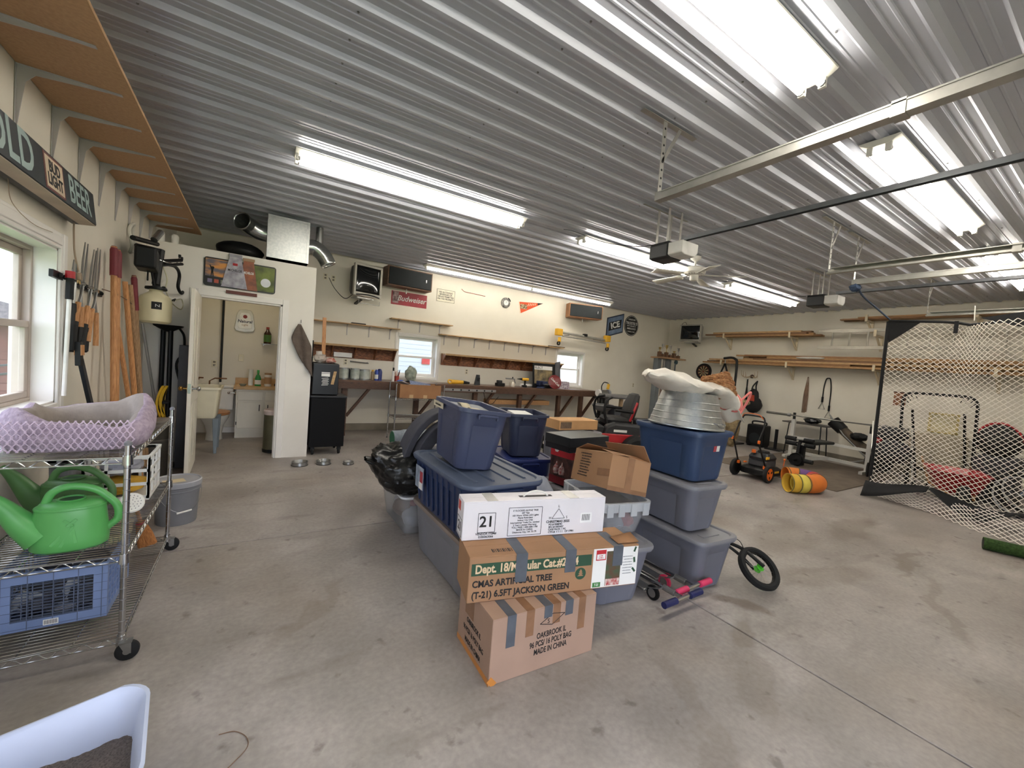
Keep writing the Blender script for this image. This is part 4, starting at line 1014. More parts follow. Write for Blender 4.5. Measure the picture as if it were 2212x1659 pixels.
# watering cans
def watering_can(label, loc, rz, mat, s=1.0):
    t = thing('watering_can', label, 'watering can', loc, rz, 'green watering cans')
    el = lambda rx, ry, z, cx=0, n=28: [(cx+rx*s*math.copysign(abs(math.cos(2*PI*j/n))**.85, math.cos(2*PI*j/n)), ry*s*math.sin(2*PI*j/n), z*s) for j in range(n)]
    MB().loft([el(.118, .072, 0), el(.130, .082, .012), el(.132, .083, .05), el(.122, .078, .15), el(.116, .074, .195), el(.100, .066, .215), el(.06, .04, .222)]).build('body', mat, t, smooth=60)
    MB().loft([el(.119, .077, .188), el(.120, .078, .194), el(.117, .076, .199)]).build('seam', mat, t, smooth=60)
    sp = bez([(-.09*s, 0, .07*s), (-.15*s, 0, .13*s), (-.215*s, 0, .225*s), (-.27*s, 0, .29*s)], 5); n = len(sp)
    MB().sweep(sp, [s*(.058*(1-i/(n-1))**1.2+.016) for i in range(n)], 16, flat=1.0).build('spout', mat, t, smooth=60)
    MB().sweep(bez([(-.085*s, 0, .205*s), (-.06*s, 0, .262*s), (.0, 0, .283*s), (.075*s, 0, .262*s), (.125*s, 0, .215*s), (.155*s, 0, .17*s), (.158*s, 0, .11*s), (.12*s, 0, .07*s)], 6), .0165*s, 12).build('handle', mat, t, smooth=60)
    MB().lathe([(.045*s, .219*s), (.05*s, .228*s), (.044*s, .230*s), (.040*s, .222*s), (.045*s, .219*s)], 24, (.0, 0, 0)).build('filler_rim', mat, t, smooth=60)
    MB().lathe([(0, .2225*s), (.042*s, .2232*s)], 20).build('filler_hole', pm('can_inside', (22, 70, 26), .6), t, smooth=0)
    m = MB()
    for a, b in (((-.02, .03), (.02, .12)), ((-.05, .04), (-.01, .09)), ((.03, .04), (.02, .10)), ((.0, .12), (.03, .15)), ((.02, .12), (-.01, .15))):
        m.bar((a[0]*s, -.0815*s, a[1]*s), (b[0]*s, -.0775*s, b[1]*s), .012*s, .004*s, (0, 1, 0))
    build_each(m, 'embossed_leaf', mat, t, smooth=0, bevel=.001)
    return t
grn = pm('green_plastic', (88, 164, 88), .38, var=.05, scale=4)
watering_can('green plastic watering can in front on the middle rack shelf', (-.685, 2.64, .494), rad(5), grn, 1.0)
watering_can('darker green watering can behind the front one', (-.78, 3.02, .494), rad(-8), pm('green_plastic_dark', (78, 118, 66), .42, var=.08), 1.0)
# white sprinkler head of a pale can lying further back
t = thing('sprinkler_rose', 'white perforated sprinkler head lying behind the rack post', 'sprinkler', (-.535, 2.95, .575), 0, None, (rad(58), 0, rad(20)))
MB().lathe([(0, .026), (.05, .022), (.056, .014), (.050, .004), (.018, -.03), (.014, -.08), (0, -.08)], 24).build('head', white_pl, t)
m = MB()
for rr, kk in ((.012, 5), (.025, 10), (.038, 15)):
    for i in range(kk): a = 2*PI*i/kk; m.cyl((rr*math.cos(a), rr*math.sin(a), .0235), (rr*math.cos(a), rr*math.sin(a), .0268), .0022, n=6)
o = m.build('hole', grey_pl, t); o['kind'] = 'stuff'
# white milk crate
def crate(label, loc, rz, w, l, h, mat, name='crate', nx=3, nz=3, cat='crate'):
    t = thing(name, label, cat, loc, rz)
    MB().box(-w/2, -l/2, 0, w/2, l/2, .008).build('floor_panel', mat, t, smooth=0)
    def side(a0, a1, fixed, ax):
        L = a1-a0; m = MB(); th = .010
        def bb(u0, u1, z0, z1):
            if ax == 'x': m.box(u0, fixed-th/2, z0, u1, fixed+th/2, z1)
            else: m.box(fixed-th/2, u0, z0, fixed+th/2, u1, z1)
        for k in range(nz+1): bb(a0, a1, .008+(h-.028)*k/nz, .008+(h-.028)*k/nz+.018)
        for k in range(nx+1): bb(a0+(L-.014)*k/nx, a0+(L-.014)*k/nx+.014, .008, h-.01)
        m.build('side_lattice', mat, t, smooth=0)
    side(-w/2, w/2, -l/2+.005, 'x'); side(-w/2, w/2, l/2-.005, 'x'); side(-l/2, l/2, -w/2+.005, 'y'); side(-l/2, l/2, w/2-.005, 'y')
    m = MB().loft([rrect(0, 0, w+.006, l+.006, .02, h-.02), rrect(0, 0, w+.012, l+.012, .02, h), rrect(0, 0, w-.02, l-.02, .015, h), rrect(0, 0, w-.02, l-.02, .015, h-.02), rrect(0, 0, w+.006, l+.006, .02, h-.02)], False, False)
    m.build('rim', mat, t, smooth=30)
    return t
crate('white plastic milk crate at the back of the middle rack shelf', (-.66, 3.43, .494), rad(0), .30, .34, .275, pm('crate_white', (222, 220, 214), .5, var=.05))
m = MB(); blob(m, (-.66, 3.40, .56), (.11, .12, .05), 7, .2); tag(m.build('work_glove', pm('yellow_cloth', (202, 156, 50), .8, var=.15), None), 'crumpled yellow gloves inside the white milk crate', 'gloves')
m = MB(); blob(m, (-.67, 3.43, .675), (.10, .12, .055), 8, .2); tag(m.build('cloth_bundle', c_gry, None), 'pale bundled cloth in the white milk crate', 'cloth')
# grey bin standing against the wall on the shelf, straw whisk and dirty glove
tote('grey bin on the middle rack shelf behind the watering cans', (-.875, 3.36, .494), (0, 0, 0), .15, .40, .30, pm('bin_grey', (128, 126, 128), .6, var=.06), None, .01, name='storage_bin', handles=False)
t = thing('whisk_broom', 'straw whisk broom leaning at the back of the bottom rack shelf', 'broom', (-.545, 3.50, .112), 0, None, (rad(0), rad(-14), 0))
straw = pm('straw', (180, 118, 62), .8, rgb2=(134, 82, 38), scale=60, stretch=(6, 6, .6), bump=.5)
MB().loft([rrect(0, 0, .10, .05, .02, 0), rrect(0, 0, .085, .045, .02, .08), rrect(0, 0, .045, .035, .015, .17)]).build('bristles', straw, t, smooth=60)
MB().cyl((0, 0, .16), (0, 0, .34), .012, .010, n=10).build('handle', wood_h, t)
MB().lathe([(.026, .15), (.03, .155), (.026, .165)], 14).build('binding', red, t)
m = MB(); blob(m, (-.585, 2.99, .455), (.055, .06, .075), 6, .2, fn=lambda v: Vector((v.x, v.y, min(v.z, .458)))); 
t = thing('work_glove', 'soiled pale glove hanging below the middle rack shelf', 'glove'); m.build('palm', pm('soiled_cloth', (196, 180, 146), .9, var=.15, scale=20), t)
for k in range(4): MB().sweep(bez([(-.61+.018*k, 2.97, .42), (-.615+.02*k, 2.96, .39), (-.612+.02*k, 2.955, .36)], 3), [.011, .0105, .010, .0098, .0095, .009, .008][:7], 8).build('finger', pm('soiled_cloth', (196, 180, 146)), t)
# blue folding crate with grid sides
bc = thing('folding_crate', 'blue grid-sided crate on the bottom rack shelf', 'crate', (-.745, 2.88, .110), rad(0))
cb = pm('crate_blue', (112, 130, 170), .45, var=.05); w, l, h = .37, .42, .27
MB().box(-w/2, -l/2, 0, w/2, l/2, .008).build('floor_panel', cb, bc, smooth=0)
gr = pm('crate_grid', (84, 94, 116), .45)
for s in (-1, 1):
    f = MB(); y = s*(l/2-.005)
    for r_ in ((-w/2, w/2, 0, .045), (-w/2, w/2, h-.05, h), (-w/2, -w/2+.05, .045, h-.05), (w/2-.05, w/2, .045, h-.05)): f.box(r_[0], y-.006, r_[2], r_[1], y+.006, r_[3])
    fo = f.build('end_panel', cb, bc, smooth=0)
    g = MB()
    for k in range(13): g.box(-w/2+.05, y-.003, .045+k*.0146, w/2-.05, y+.003, .045+k*.0146+.0024)
    for k in range(9): x = -w/2+.05+(w-.1)*k/8; g.box(x-.0013, y-.004, .045, x+.0013, y+.004, h-.05)
    for k in range(5): x = -w/2+.02+(w-.04)*k/4; g.box(x-.0015, y-.0075, .004, x+.0015, y+.0075, h-.004)
    for k in range(7): g.box(-w/2, y-.0072, .01+k*.041, w/2, y+.0072, .0115+k*.041)
    o = g.build('grid', gr, fo, smooth=0); o['kind'] = 'stuff'
    f = MB(); x = s*(w/2-.004)
    for r_ in ((-l/2, l/2, 0, .03), (-l/2, l/2, h-.03, h)): f.box(x-.005, r_[0]+.012, r_[2], x+.005, r_[1]-.012, r_[3])
    for k in range(9): yy = -l/2+.02+(l-.04)*k/8; f.box(x-.004, yy-.004, .03, x+.004, yy+.004, h-.03)
    for k in range(5): zz = .06+k*.04; f.box(x-.003, -l/2+.012, zz-.003, x+.003, l/2-.012, zz+.003)
    f.build('side_lattice', cb, bc, smooth=0)
MB().box(-.03, -l/2-.0035, .010, .02, -l/2-.0015, .036).build('barcode_sticker', paper, bc, smooth=0)
m = MB()
for k in range(9): m.box(-.026+k*.005, -l/2-.0045, .014, -.024+k*.005, -l/2-.0034, .033)
o = m.build('barcode', ink, bc, smooth=0); o['kind'] = 'stuff'
clam = pm('clear_clamshell', (215, 218, 222), .12, alpha=.45)
for k, (p, r_, s_) in enumerate((((-.84, 2.76, .20), (.5, .5, .3), (.13, .02, .11)), ((-.68, 2.80, .19), (-.2, .3, -.2), (.15, .03, .10)), ((-.72, 2.93, .22), (.4, -.3, .8), (.12, .04, .10)))):
    o = MB().bx((0, 0, 0), s_).build('plastic_package', clam, None, smooth=0, bevel=.008, loc=p, rot=r_)
    tag(o, ['clear plastic package leaning at the near grid of the blue crate', 'clear plastic package in the middle of the blue crate', 'clear plastic package at the back of the blue crate'][k], 'package', 'packages in the blue crate')
for k, (p, r_) in enumerate((((-.82, 2.86, .19), (.09, .14, .07)), ((-.665, 2.86, .185), (.08, .14, .065)), ((-.735, 2.80, .145), (.07, .06, .025)), ((-.74, 3.0, .27), (.12, .07, .05)))):
    m = MB(); blob(m, p, r_, k+11, .25); o = m.build('wrapped_bundle', c_blk if k != 2 else c_gry, None); tag(o, ['dark bundle at the wall side of the blue crate', 'dark bundle at the post side of the blue crate', 'small pale bundle low in the blue crate', 'dark bundle heaped above the rim of the blue crate'][k], 'bundle', 'bundles in the blue crate')
# grey bucket
bk = thing('bucket', 'grey plastic bucket with lid beside the wire rack', 'bucket', (-.485, 4.22, 0), 0)
MB().lathe([(0, .006), (.128, .006), (.131, 0), (.134, .006), (.150, .30), (.152, .318)], 36).build('pail', grey_pl, bk)
MB().lathe([(.151, .268), (.159, .272), (.159, .280), (.152, .284), (.158, .296), (.158, .302), (.151, .306)], 36).build('rim_ring', grey_pl, bk)
MB().lathe([(.153, .306), (.162, .308), (.163, .345), (.158, .352), (.150, .352), (.146, .343), (0, .340)], 36).build('lid', pm('lid_pale', (150, 150, 154), .5), bk)
MB().xf((-.02, -.03, .3415), (0, 0, .3)).box(-.07, -.05, 0, .07, .05, .0008).build('lid_label', pm('kraft_label', (196, 180, 146), .7, var=.15), bk, smooth=0)
MB().sweep([(.160*math.cos(a), .160*math.sin(a), .27-.16*math.sin((a+2.4)/2.6*PI)) for a in [-2.4+2.6*i/16 for i in range(17)]], .0022, 5).build('bail', steel, bk)
MB().cyl((.02, -.165, .113), (.11, -.122, .122), .007, n=8).build('bail_grip', white_pl, bk)
# litter box
lb = thing('litter_box', 'pale blue litter box with grey litter at the bottom corner', 'litter box', (-.51, 1.60, 0), rad(7))
lbm = pm('litter_pan', (196, 206, 232), .35, var=.02); pts = []
def lbr(w, l, z, hi=0): 
    R_ = rrect(0, 0, w, l, .07, z, 5); return [(p[0], p[1], p[2]+hi*max(0, math.sin((p[0]/w+.5)*PI*.9-.2))*(1 if p[1] > 0 else .55)+hi*.5*(p[0]/w+.5)) for p in R_]
MB().loft([lbr(.42, .32, 0), lbr(.44, .34, .012), lbr(.52, .40, .20, .05), lbr(.545, .425, .202, .052), lbr(.55, .43, .212, .055), lbr(.53, .41, .214, .055), lbr(.505, .385, .20, .05), lbr(.425, .325, .018)]).build('pan', lbm, lb, smooth=50)
m = MB()
m.grid(lambda u, v: ((u-.5)*(.475), (v-.5)*(.365), .105+.035*mnoise.noise(Vector((u*2.2, v*2.2, 3)))+.05*u*(1-abs(v-.5))+.004*mnoise.noise(Vector((u*30, v*30, 1)))), 60, 46)
o = m.build('litter', pm('clay_litter', (128, 118, 112), .95, rgb2=(96, 88, 84), scale=160, bump=1.0, bscale=180), lb, smooth=60); o['kind'] = 'stuff'
MB().sweep(bez([(-.053, 1.805, .003), (-.003, 1.795, .003), (.035, 1.75, .003), (.04, 1.70, .003), (-.0, 1.655, .003), (-.03, 1.63, .003)], 6), .0016, 5).build('loose_wire', pm('rusty_wire', (112, 84, 64), .6), None)
tag(bpy.data.objects['loose_wire'], 'thin curled brown wire lying on the concrete', 'wire')

# long particle-board shelf with brackets
sh = thing('wall_shelf', 'long brown particle board shelf high on the left wall', 'shelf')
MB().box(XL+.004, 1.5, 2.818, -.628, 6.64, 2.836).build('board', pm('particle_board', (184, 146, 108), .7, rgb2=(168, 130, 94), scale=60, lo=.3, hi=.7), sh, smooth=0)
MB().box(-.628, 1.5, 2.8175, -.625, 6.64, 2.8365).build('board_edge', pm('raw_edge', (170, 132, 90), .7), sh, smooth=0)
brk = pm('bracket_enamel', (182, 178, 178), .45, .2, var=.05)
b0 = None
for k in range(11):
    y = 3.214+.4455*(k-3)
    if b0 is None:
        b0 = MB().prism([(XL+.003, 2.49), (XL+.006, 2.49), (XL+.035, 2.74), (XL+.07, 2.785), (-.70, 2.812), (-.68, 2.817), (XL+.003, 2.817)], y-.002, y+.002, 'y').prism([(XL+.0025, 2.48), (XL+.005, 2.48), (XL+.005, 2.815), (XL+.0025, 2.815)], y-.014, y+.014, 'y').prism([(XL+.003, 2.814), (-.68, 2.814), (-.68, 2.817), (XL+.003, 2.817)], y-.014, y+.014, 'y').build('bracket', brk, sh, smooth=0)
    else:
        c = b0.copy(); COL.objects.link(c); c.location = (0, .4455*k, 0)
# stuff at the far end of the shelf
for k, (x, y) in enumerate(((-.98, 6.35), (-.86, 6.42))):
    o = MB().lathe([(0, 0), (.04, 0), (.042, .01), (.042, .10), (.03, .12), (.02, .125), (0, .125)], 16).build('pipe_fitting', white_pl, None, loc=(x, y, 2.60)); tag(o, ['white pipe fitting lying on the bathroom roof near the wall', 'white pipe fitting lying on the bathroom roof under the shelf end'][k], 'fitting', 'pipe fittings')
# beer sign
sg = thing('beer_sign', 'black light-box sign reading cold beer above the window', 'sign', (-1.0, 3.16, 2.31), 0, None, (0, rad(-6), 0))
L = 1.56
MB().box(-.07, -L/2, -.105, .045, L/2, .105).build('box', pm('sign_case', (20, 20, 26), .4), sg, smooth=0)
MB().box(-.03, -L/2+.02, -.1085, .046, L/2-.012, -.105).build('lower_ledge', pm('sign_ledge', (176, 158, 136), .5), sg, smooth=0)
MB().box(.0455, -L/2+.006, -.100, .049, L/2-.006, .100).build('face', pm('sign_face', (36, 44, 50), .35), sg, smooth=0)
fm = pm('sign_letters', (150, 170, 168), .5, var=.04)
text('COLD', .25, fm, sg, (.0495, -.43, .0), FACE_X, bold=.005, sx=.86, spacing=1.02)
text('BEER', .215, fm, sg, (.0495, .505, .0), FACE_X, bold=.003, sx=.80, spacing=1.0)
MB().box(.049, -.015, -.092, .0505, .245, .092).build('badge_border', pm('badge_maroon', (110, 60, 56), .5), sg, smooth=0)
MB().box(.0505, .0, -.080, .0515, .23, .080).build('badge', pm('badge_cream', (206, 186, 160), .5), sg, smooth=0)
text('BUD', .082, ink, sg, (.052, .115, .032), FACE_X, bold=.003, sx=.9)
text('LIGHT', .082, ink, sg, (.052, .115, -.036), FACE_X, bold=.003, sx=.86)
MB().sweep(bez([(-.05, .74, -.10), (-.06, .75, -.18), (-.065, .745, -.30), (-.06, .76, -.42)], 6), .005, 6).build('power_cord', pm('cord_tan', (150, 130, 108), .6), sg)
MB().bx((-.06, .762, -.45), (.022, .032, .05)).build('plug', pm('cord_tan', (150, 130, 108)), sg, smooth=0, bevel=.005)
m = MB().box(-.062, .75, -.50, -.059, .755, -.475).box(-.062, .768, -.50, -.059, .773, -.475); build_each(m, 'plug_pin', brass, sg, smooth=0)
MB().sweep(bez([(-.05, -.33, -.105), (-.058, -.42, -.145), (-.06, -.6, -.15), (-.06, -.9, -.13)], 6), .005, 6).build('power_cord', pm('cord_tan', (150, 130, 108)), sg)
MB().sweep(bez([(-.05, -.12, -.105), (-.068, -.05, -.2), (-.07, .16, -.25), (-.068, .42, -.24)], 6), .0018, 5).build('thin_wire', pm('cord_tan', (150, 130, 108)), sg)

# tool rail with garden tools
tr_ = thing('tool_rail', 'black tool rail screwed to the left wall', 'rail', (XL+.012, 0, 0))
MB().bar((0, 3.66, 1.835), (0, 4.62, 1.80), .02, .045).build('rail_bar', black_m, tr_, smooth=0)
m = MB()
for k in range(12): m.ball((.018, 3.74+k*.075, 1.832-.0027*k), .013, .013, .016, 8, 6)
build_each(m, 'roller_grip', rubber, tr_)
tr2 = thing('tool_hook_rail', 'thin wire hook rail holding the long handles', 'rail', (XL+.06, 0, 0))
MB().sweep([(0, 4.45, 1.83), (.03, 4.6, 1.825), (.05, 4.9, 1.80), (.04, 5.3, 1.76)], .004, 6).build('wire', pm('rusty_wire', (112, 84, 64)), tr2)
def pole(label, cat, name, a, b, r, mat, extra=None, group='long handled tools on the left wall'):
    """a top, b bottom (world)"""
    t = thing(name, label, cat, b, 0, group)
    A = Vector(a)-Vector(b); MB().sweep([(0, 0, 0), A*.5, A], [r, r*1.02, r*.96], 10).build('handle', mat, t)
    if extra: extra(t, A)
    return t
def grip(mat, f, r):
    def fn(t, A): MB().sweep([A*(1-f), A*.985, A*1.003], [r, r, r*.6], 10).build('grip', mat, t)
    return fn
maroon = pm('maroon_grip', (110, 30, 40), .6)
def shovel(t, A):
    grip(maroon, .13, .027)(t, A)
    MB().sweep([A*.10, A*.0, A*-.04], [.026, .024, .02], 10).build('socket', pm('soil_steel', (96, 92, 84), .7, .5, var=.2), t)
    m = MB(); m.grid(lambda u, v: ((.012*math.cos((v-.5)*2.2)), (v-.5)*.21*(1-.55*max(0, u-.55)/.45), .0-.30*u), 8, 8); m.build('blade', pm('soil_steel', (96, 92, 84)), t, solid=.004)
pole('shovel with maroon grip and pale ash handle, nearer of the pair', 'shovel', 'shovel', (-.985, 4.56, 2.185), (-.92, 4.44, .42), .0215, wood_h, shovel)
pole('shovel with maroon grip half hidden behind the nearer shovel', 'shovel', 'shovel', (-1.0, 4.74, 2.19), (-.95, 4.63, .42), .0205, wood_h, shovel)
def fork(t, A):
    m = MB()
    for q in (-.06, -.02, .02, .06): m.sweep([(0, 0, .02), (.012, q, -.03), (.02, q, -.20)], [.008, .006, .003], 6)
    m.build('tines', steel, t)
pole('garden fork with grained honey handle in the row of tools', 'garden fork', 'garden_fork', (-.985, 4.92, 1.955), (-.88, 5.18, .22), .0205, wood_h, fork)
pole('hoe with weathered grey handle in the row of tools', 'hoe', 'hoe', (-.99, 5.12, 1.95), (-.88, 5.50, .12), .0205, wood_h2, lambda t, A: MB().bx((.05, 0, .01), (.10, .15, .004)).build('blade', steel, t, smooth=0))
pole('rake with maroon grip in the row of tools', 'rake', 'rake', (-.99, 5.25, 2.05), (-.90, 5.46, .16), .0195, wood_h2, lambda t, A: (grip(maroon, .17, .024)(t, A), MB().bx((.0, 0, 0), (.03, .34, .02)).build('head', steel, t, smooth=0)))
pole('slanting hoe handle leaning across the shovels', 'hoe', 'hoe', (-1.0, 4.70, 1.70), (-.86, 5.12, .13), .018, wood_h, lambda t, A: MB().bx((.04, 0, .01), (.08, .14, .004)).build('blade', steel, t, smooth=0))
pole('thin wooden handle with brown loop grip beside the sprayer', 'shovel', 'spade', (-1.0, 5.42, 1.80), (-.94, 5.58, .12), .015, wood_h2, lambda t, A: (MB().sweep([tuple(A+Vector((0, .045*math.sin(x), .05-.05*math.cos(x)))) for x in [2*PI*i/14 for i in range(14)]], .009, 6, closed=True).build('loop_grip', wood_h2, t), MB().bx((.0, 0, .0), (.006, .16, .22)).build('blade', steel, t, smooth=0)))
pole('silver metal pole leaning in the corner behind the tools', 'pole', 'metal_pole', (-1.0, 5.72, 1.62), (-.80, 5.95, .03), .013, pm('silver_pole', (186, 188, 190), .3, .8))
pole('grey conduit leaning in the corner behind the tools', 'pole', 'metal_pole', (-1.04, 5.68, 1.68), (-.97, 5.76, .03), .014, steel)
# shears and loppers on the rail
def shears(label, y, z, tilt, hm, gm, blade=.30, open_=.10, name='hedge_shears'):
    t = thing(name, label, 'shears', (XL+.05, y, z), 0, 'cutting tools on the tool rail', (rad(-tilt), 0, 0))
    m = MB()
    for s in (-1, 1):
        q = s*open_
        MB().prism([(0, 0), (.02*s, 0), (.026*s+q*.05, blade*.5), (q*.12, blade), (q*.05, blade*.6)], -.003+.004*s, .003+.004*s, 'x').build('blade', steel, t, smooth=0)
        MB().sweep([(.006*s, 0, 0), (.006*s, -q*.3, -.10), (.006*s, -q*.6, -.16)], .008, 8).build('tang', steel, t)
        MB().sweep([(.006*s, -q*.55, -.15), (.006*s, -q*.8, -.30), (.006*s, -q*.9, -.40)], [.015, .016, .017], 8).build('handle', hm, t)
        if gm: MB().sweep([(.006*s, -q*.8, -.29), (.006*s, -q*.95, -.46), (.006*s, -q, -.47)], [.019, .021, .012], 8).build('grip', gm, t)
    MB().cyl((-.014, 0, 0), (.016, 0, 0), .013, n=10).build('pivot', chrome, t)
    return t
shears('hedge shears with tan handles and black grips, nearest the sign', 4.05, 1.82, 12, wood_h, black)
shears('hedge shears with dark blades and black grips beside tan handles', 4.22, 1.81, 15, wood_h, black, open_=.06)
shears('long-bladed shears with bare wooden handles next to the shovels', 4.34, 1.80, 8, wood_h, None, .33, .13)
shears('chrome bypass loppers with long black arms', 3.90, 1.82, 2, black_m, rubber, .14, .05, 'loppers')
t = thing('pole_saw', 'black pole saw with red collar hanging near the window casing', 'pole saw', (XL+.06, 3.74, 1.07))
MB().cyl((0, 0, 0), (0, .045, .62), .012, n=10).build('white_shaft', pm('aluminium_tube', (206, 202, 194), .6), t)
MB().cyl((0, .045, .62), (0, .05, .77), .020, n=10).build('grip', rubber, t); MB().cyl((0, .05, .755), (0, .052, .80), .024, n=10).build('red_collar', red, t)
t = thing('weed_tool', 'black flat digging bar leaning below the loppers', 'digging bar', (-.93, 4.30, .40), 0)
MB().bar((0, 0, 0), (-.06, -.40, .90), .05, .022, (1, 0, 0)).build('bar', pm('tool_black', (24, 30, 36), .4), t, smooth=0, bevel=.004)
MB().bar((-.06, -.42, .86), (-.065, -.42, 1.02), .055, .03, (1, 0, 0)).build('head', black_m, t, smooth=0, bevel=.004)
MB().bar((-.062, -.415, .93), (-.064, -.415, 1.0), .062, .036, (1, 0, 0)).build('wood_inset', wood_h, t, smooth=0)
t = thing('hanging_loop', 'white rope loop hung on a shelf bracket above the sprayer', 'rope', (XL+.03, 5.45, 2.45)); 
MB().sweep([(.012*math.cos(3*x), .07*math.sin(x), .14*math.cos(x)-.02) for x in [2*PI*i/24 for i in range(24)]], .014, 8, closed=True).build('coil', pm('rope_white', (206, 202, 192), .8, bump=.4, bscale=60), t)
# wall-hung black bicycle carrier
bc_ = thing('bike_carrier', 'black bicycle carrier folded and hung high on the left wall', 'bike rack', (-.90, 5.30, 2.22))
bb = MB(); bb.bx((.0, -.05, 0), (.16, .36, .20), (0, 0, .1)); bb.build('main_block', black, bc_, smooth=0, bevel=.02)
for k, (a, b, r) in enumerate((((-.05, -.35, .13), (.02, .25, .21), .022), ((-.06, -.15, .10), (.05, .32, .16), .020), ((.03, .2, -.20), (.05, .26, .16), .034), ((.05, .22, .04), (.18, .55, .13), .018), ((.05, .22, .0), (.18, .62, .10), .016))):
    MB().cyl(a, b, r, n=10).build('arm', black, bc_)
MB().sweep(bez([(.06, .30, .03), (.12, .62, .06), (.14, .78, .0), (.13, .80, -.14), (.15, .90, -.20), (.16, .98, -.15)], 5), .017, 8).build('hook_arm', black, bc_)
for dy, dz in ((.40, .10), (.55, .08)):
    MB().sweep(bez([(.05, .2, .05), (.10, dy-.1, .05), (.14, dy+.15, .09), (.15, dy+.25, .17)], 4), .006, 6).build('cradle_rod', chrome, bc_); MB().bx((.152, dy+.26, .19), (.022, .04, .03)).build('rubber_tip', rubber, bc_, smooth=0)
MB().sweep([(0, .0, -.10), (.02, -.12, -.20)], .008, 6).build('strap', rubber, bc_); MB().sweep([(.02, .05, -.1), (.03, .12, -.22)], .010, 6).build('strap', rubber, bc_)
MB().cyl((.02, .10, .22), (.05, .22, .33), .03, n=10).build('silver_sleeve', steel, bc_)
# pump sprayer
sp = thing('pump_sprayer', 'translucent white pump sprayer hung above the long handles', 'sprayer', (-.885, 5.62, 1.63))
tankm = pm('sprayer_tank', (222, 212, 176), .4, var=.05, trans=.0)
MB().lathe([(0, 0), (.105, 0), (.13, .02), (.135, .05), (.135, .235), (.12, .275), (.07, .31), (.055, .325), (.055, .345), (0, .345)], 32).build('tank', tankm, sp)
MB().lathe([(.0, .345), (.088, .345), (.092, .352), (.088, .372), (.05, .380), (0, .38)], 24).build('collar', black, sp)
MB().cyl((0, 0, .37), (0, 0, .62), .033, .030, n=14).build('pump_tube', black, sp)
MB().bx((0, 0, .63), (.05, .15, .03)).build('pump_handle', black, sp, smooth=0, bevel=.01)
MB().sweep(bez([(.04, .06, .60), (.07, .10, .48), (.06, .12, .36), (.10, .28, .24), (.14, .50, .20), (.15, .62, .25), (.14, .58, .32), (.12, .42, .30), (.10, .30, .27)], 6), .006, 6).build('hose', pm('hose_clear', (206, 200, 170), .4), sp)
MB().cyl((.10, .30, .275), (.11, .36, .30), .014, .008, n=8).build('nozzle', black, sp)
MB().bx((.05, .08, .37), (.03, .05, .05)).build('valve', black, sp, smooth=0, bevel=.005)
MB().lathe([(.1354, .14), (.1356, .14), (.1356, .215), (.1354, .215)], 10, a0=rad(-95), a1=rad(-60)).build('label', ink, sp)
text('Z', .05, w_ink, sp, (.034, -.1345, .178), (PI/2, PI/2, rad(14)))
# tall black stand, dustbin and cord behind the open door
st_ = thing('golf_stand', 'tall black metal stand in the corner behind the open door', 'stand', (-.84, 6.10, 0))
for x, y in ((-.06, .06), (.03, -.03)): MB().cyl((x, y, 0), (x*.8, y*.6, 1.62), .024, n=10).build('upright', black_m, st_)
MB().loft([rrect(0, 0, .06, .06, .02, 1.56), rrect(0, 0, .26, .16, .04, 1.62), rrect(0, 0, .27, .17, .04, 1.635)]).build('top_plate', black_m, st_)
MB().box(-.12, -.10, 0, .12, .10, .02).build('base_plate', black_m, st_, smooth=0)
MB().sweep(bez([(.10, -.02, 1.61), (.15, -.06, 1.52), (.15, -.06, 1.35), (.09, -.05, 1.2), (.12, -.06, 1.02), (.17, -.08, .85), (.15, -.08, .70)], 6), .012, 8).build('hanging_strap', rubber, st_)
t = thing('storage_locker', 'dark grey cabinet side behind the open bathroom door', 'cabinet', (-.70, 5.98, 0)); 
MB().box(-.02, -.02, .0, .08, .22, 1.42).build('body', pm('locker_grey', (78, 78, 84), .5), t, smooth=0, bevel=.004); MB().box(-.021, -.023, .05, .08, -.0205, 1.39).build('door', pm('locker_grey', (78, 78, 84)), t, smooth=0)
db = thing('dustbin', 'dark grey dustbin holding tools below the sprayer', 'bin', (-.88, 5.62, 0))
MB().lathe([(0, 0), (.13, 0), (.14, .02), (.165, .55), (.172, .56), (.172, .58), (.16, .58), (.135, .03), (0, .02)], 28).build('body', pm('bin_dark', (70, 66, 60), .6), db)
MB().lathe([(.164, .40), (.168, .405), (.168, .42), (.164, .425)], 28).build('band', pm('bin_dark', (70, 66, 60)), db)
cl = thing('cord_coil', 'yellow and black extension cord coil hanging by the door', 'cord', (-.80, 5.60, .98))
for k in range(9):
    a = k*.7; w_ = .065+.012*(k % 3); hh = .16+.02*(k % 4)
    MB().sweep([(.02*math.sin(a)+.02*math.cos(x*2), w_*math.sin(x)*.9+.015*math.sin(a), hh*math.cos(x)-hh) for x in [2*PI*i/22 for i in range(22)]], .0065, 6, closed=True).build('loop', pm('cord_yellow', (200, 160, 40), .5) if k % 3 else black, cl)
MB().bx((.03, .0, -.17), (.05, .10, .03)).build('tie', black, cl, smooth=0, bevel=.006)
t = thing('handbag', 'grey crumpled bag on the rack top by the back post', 'bag', (-.80, 3.42, .951)); m = MB(); blob(m, (0, 0, .045), (.12, .13, .05), 9, .2, flatbot=0); m.build('body', pm('bag_taupe', (130, 122, 112), .8, bump=.4, bscale=18), t); MB().sweep(arc((-.02, -.02, .05), .055, 0, PI, 10, 'x'), .006, 6).build('strap', black, t)
# ================================================================== bathroom, ducts, workbench wall
YW = YA-.001
copper = pm('copper_pipe', (120, 84, 60), .4, .7)
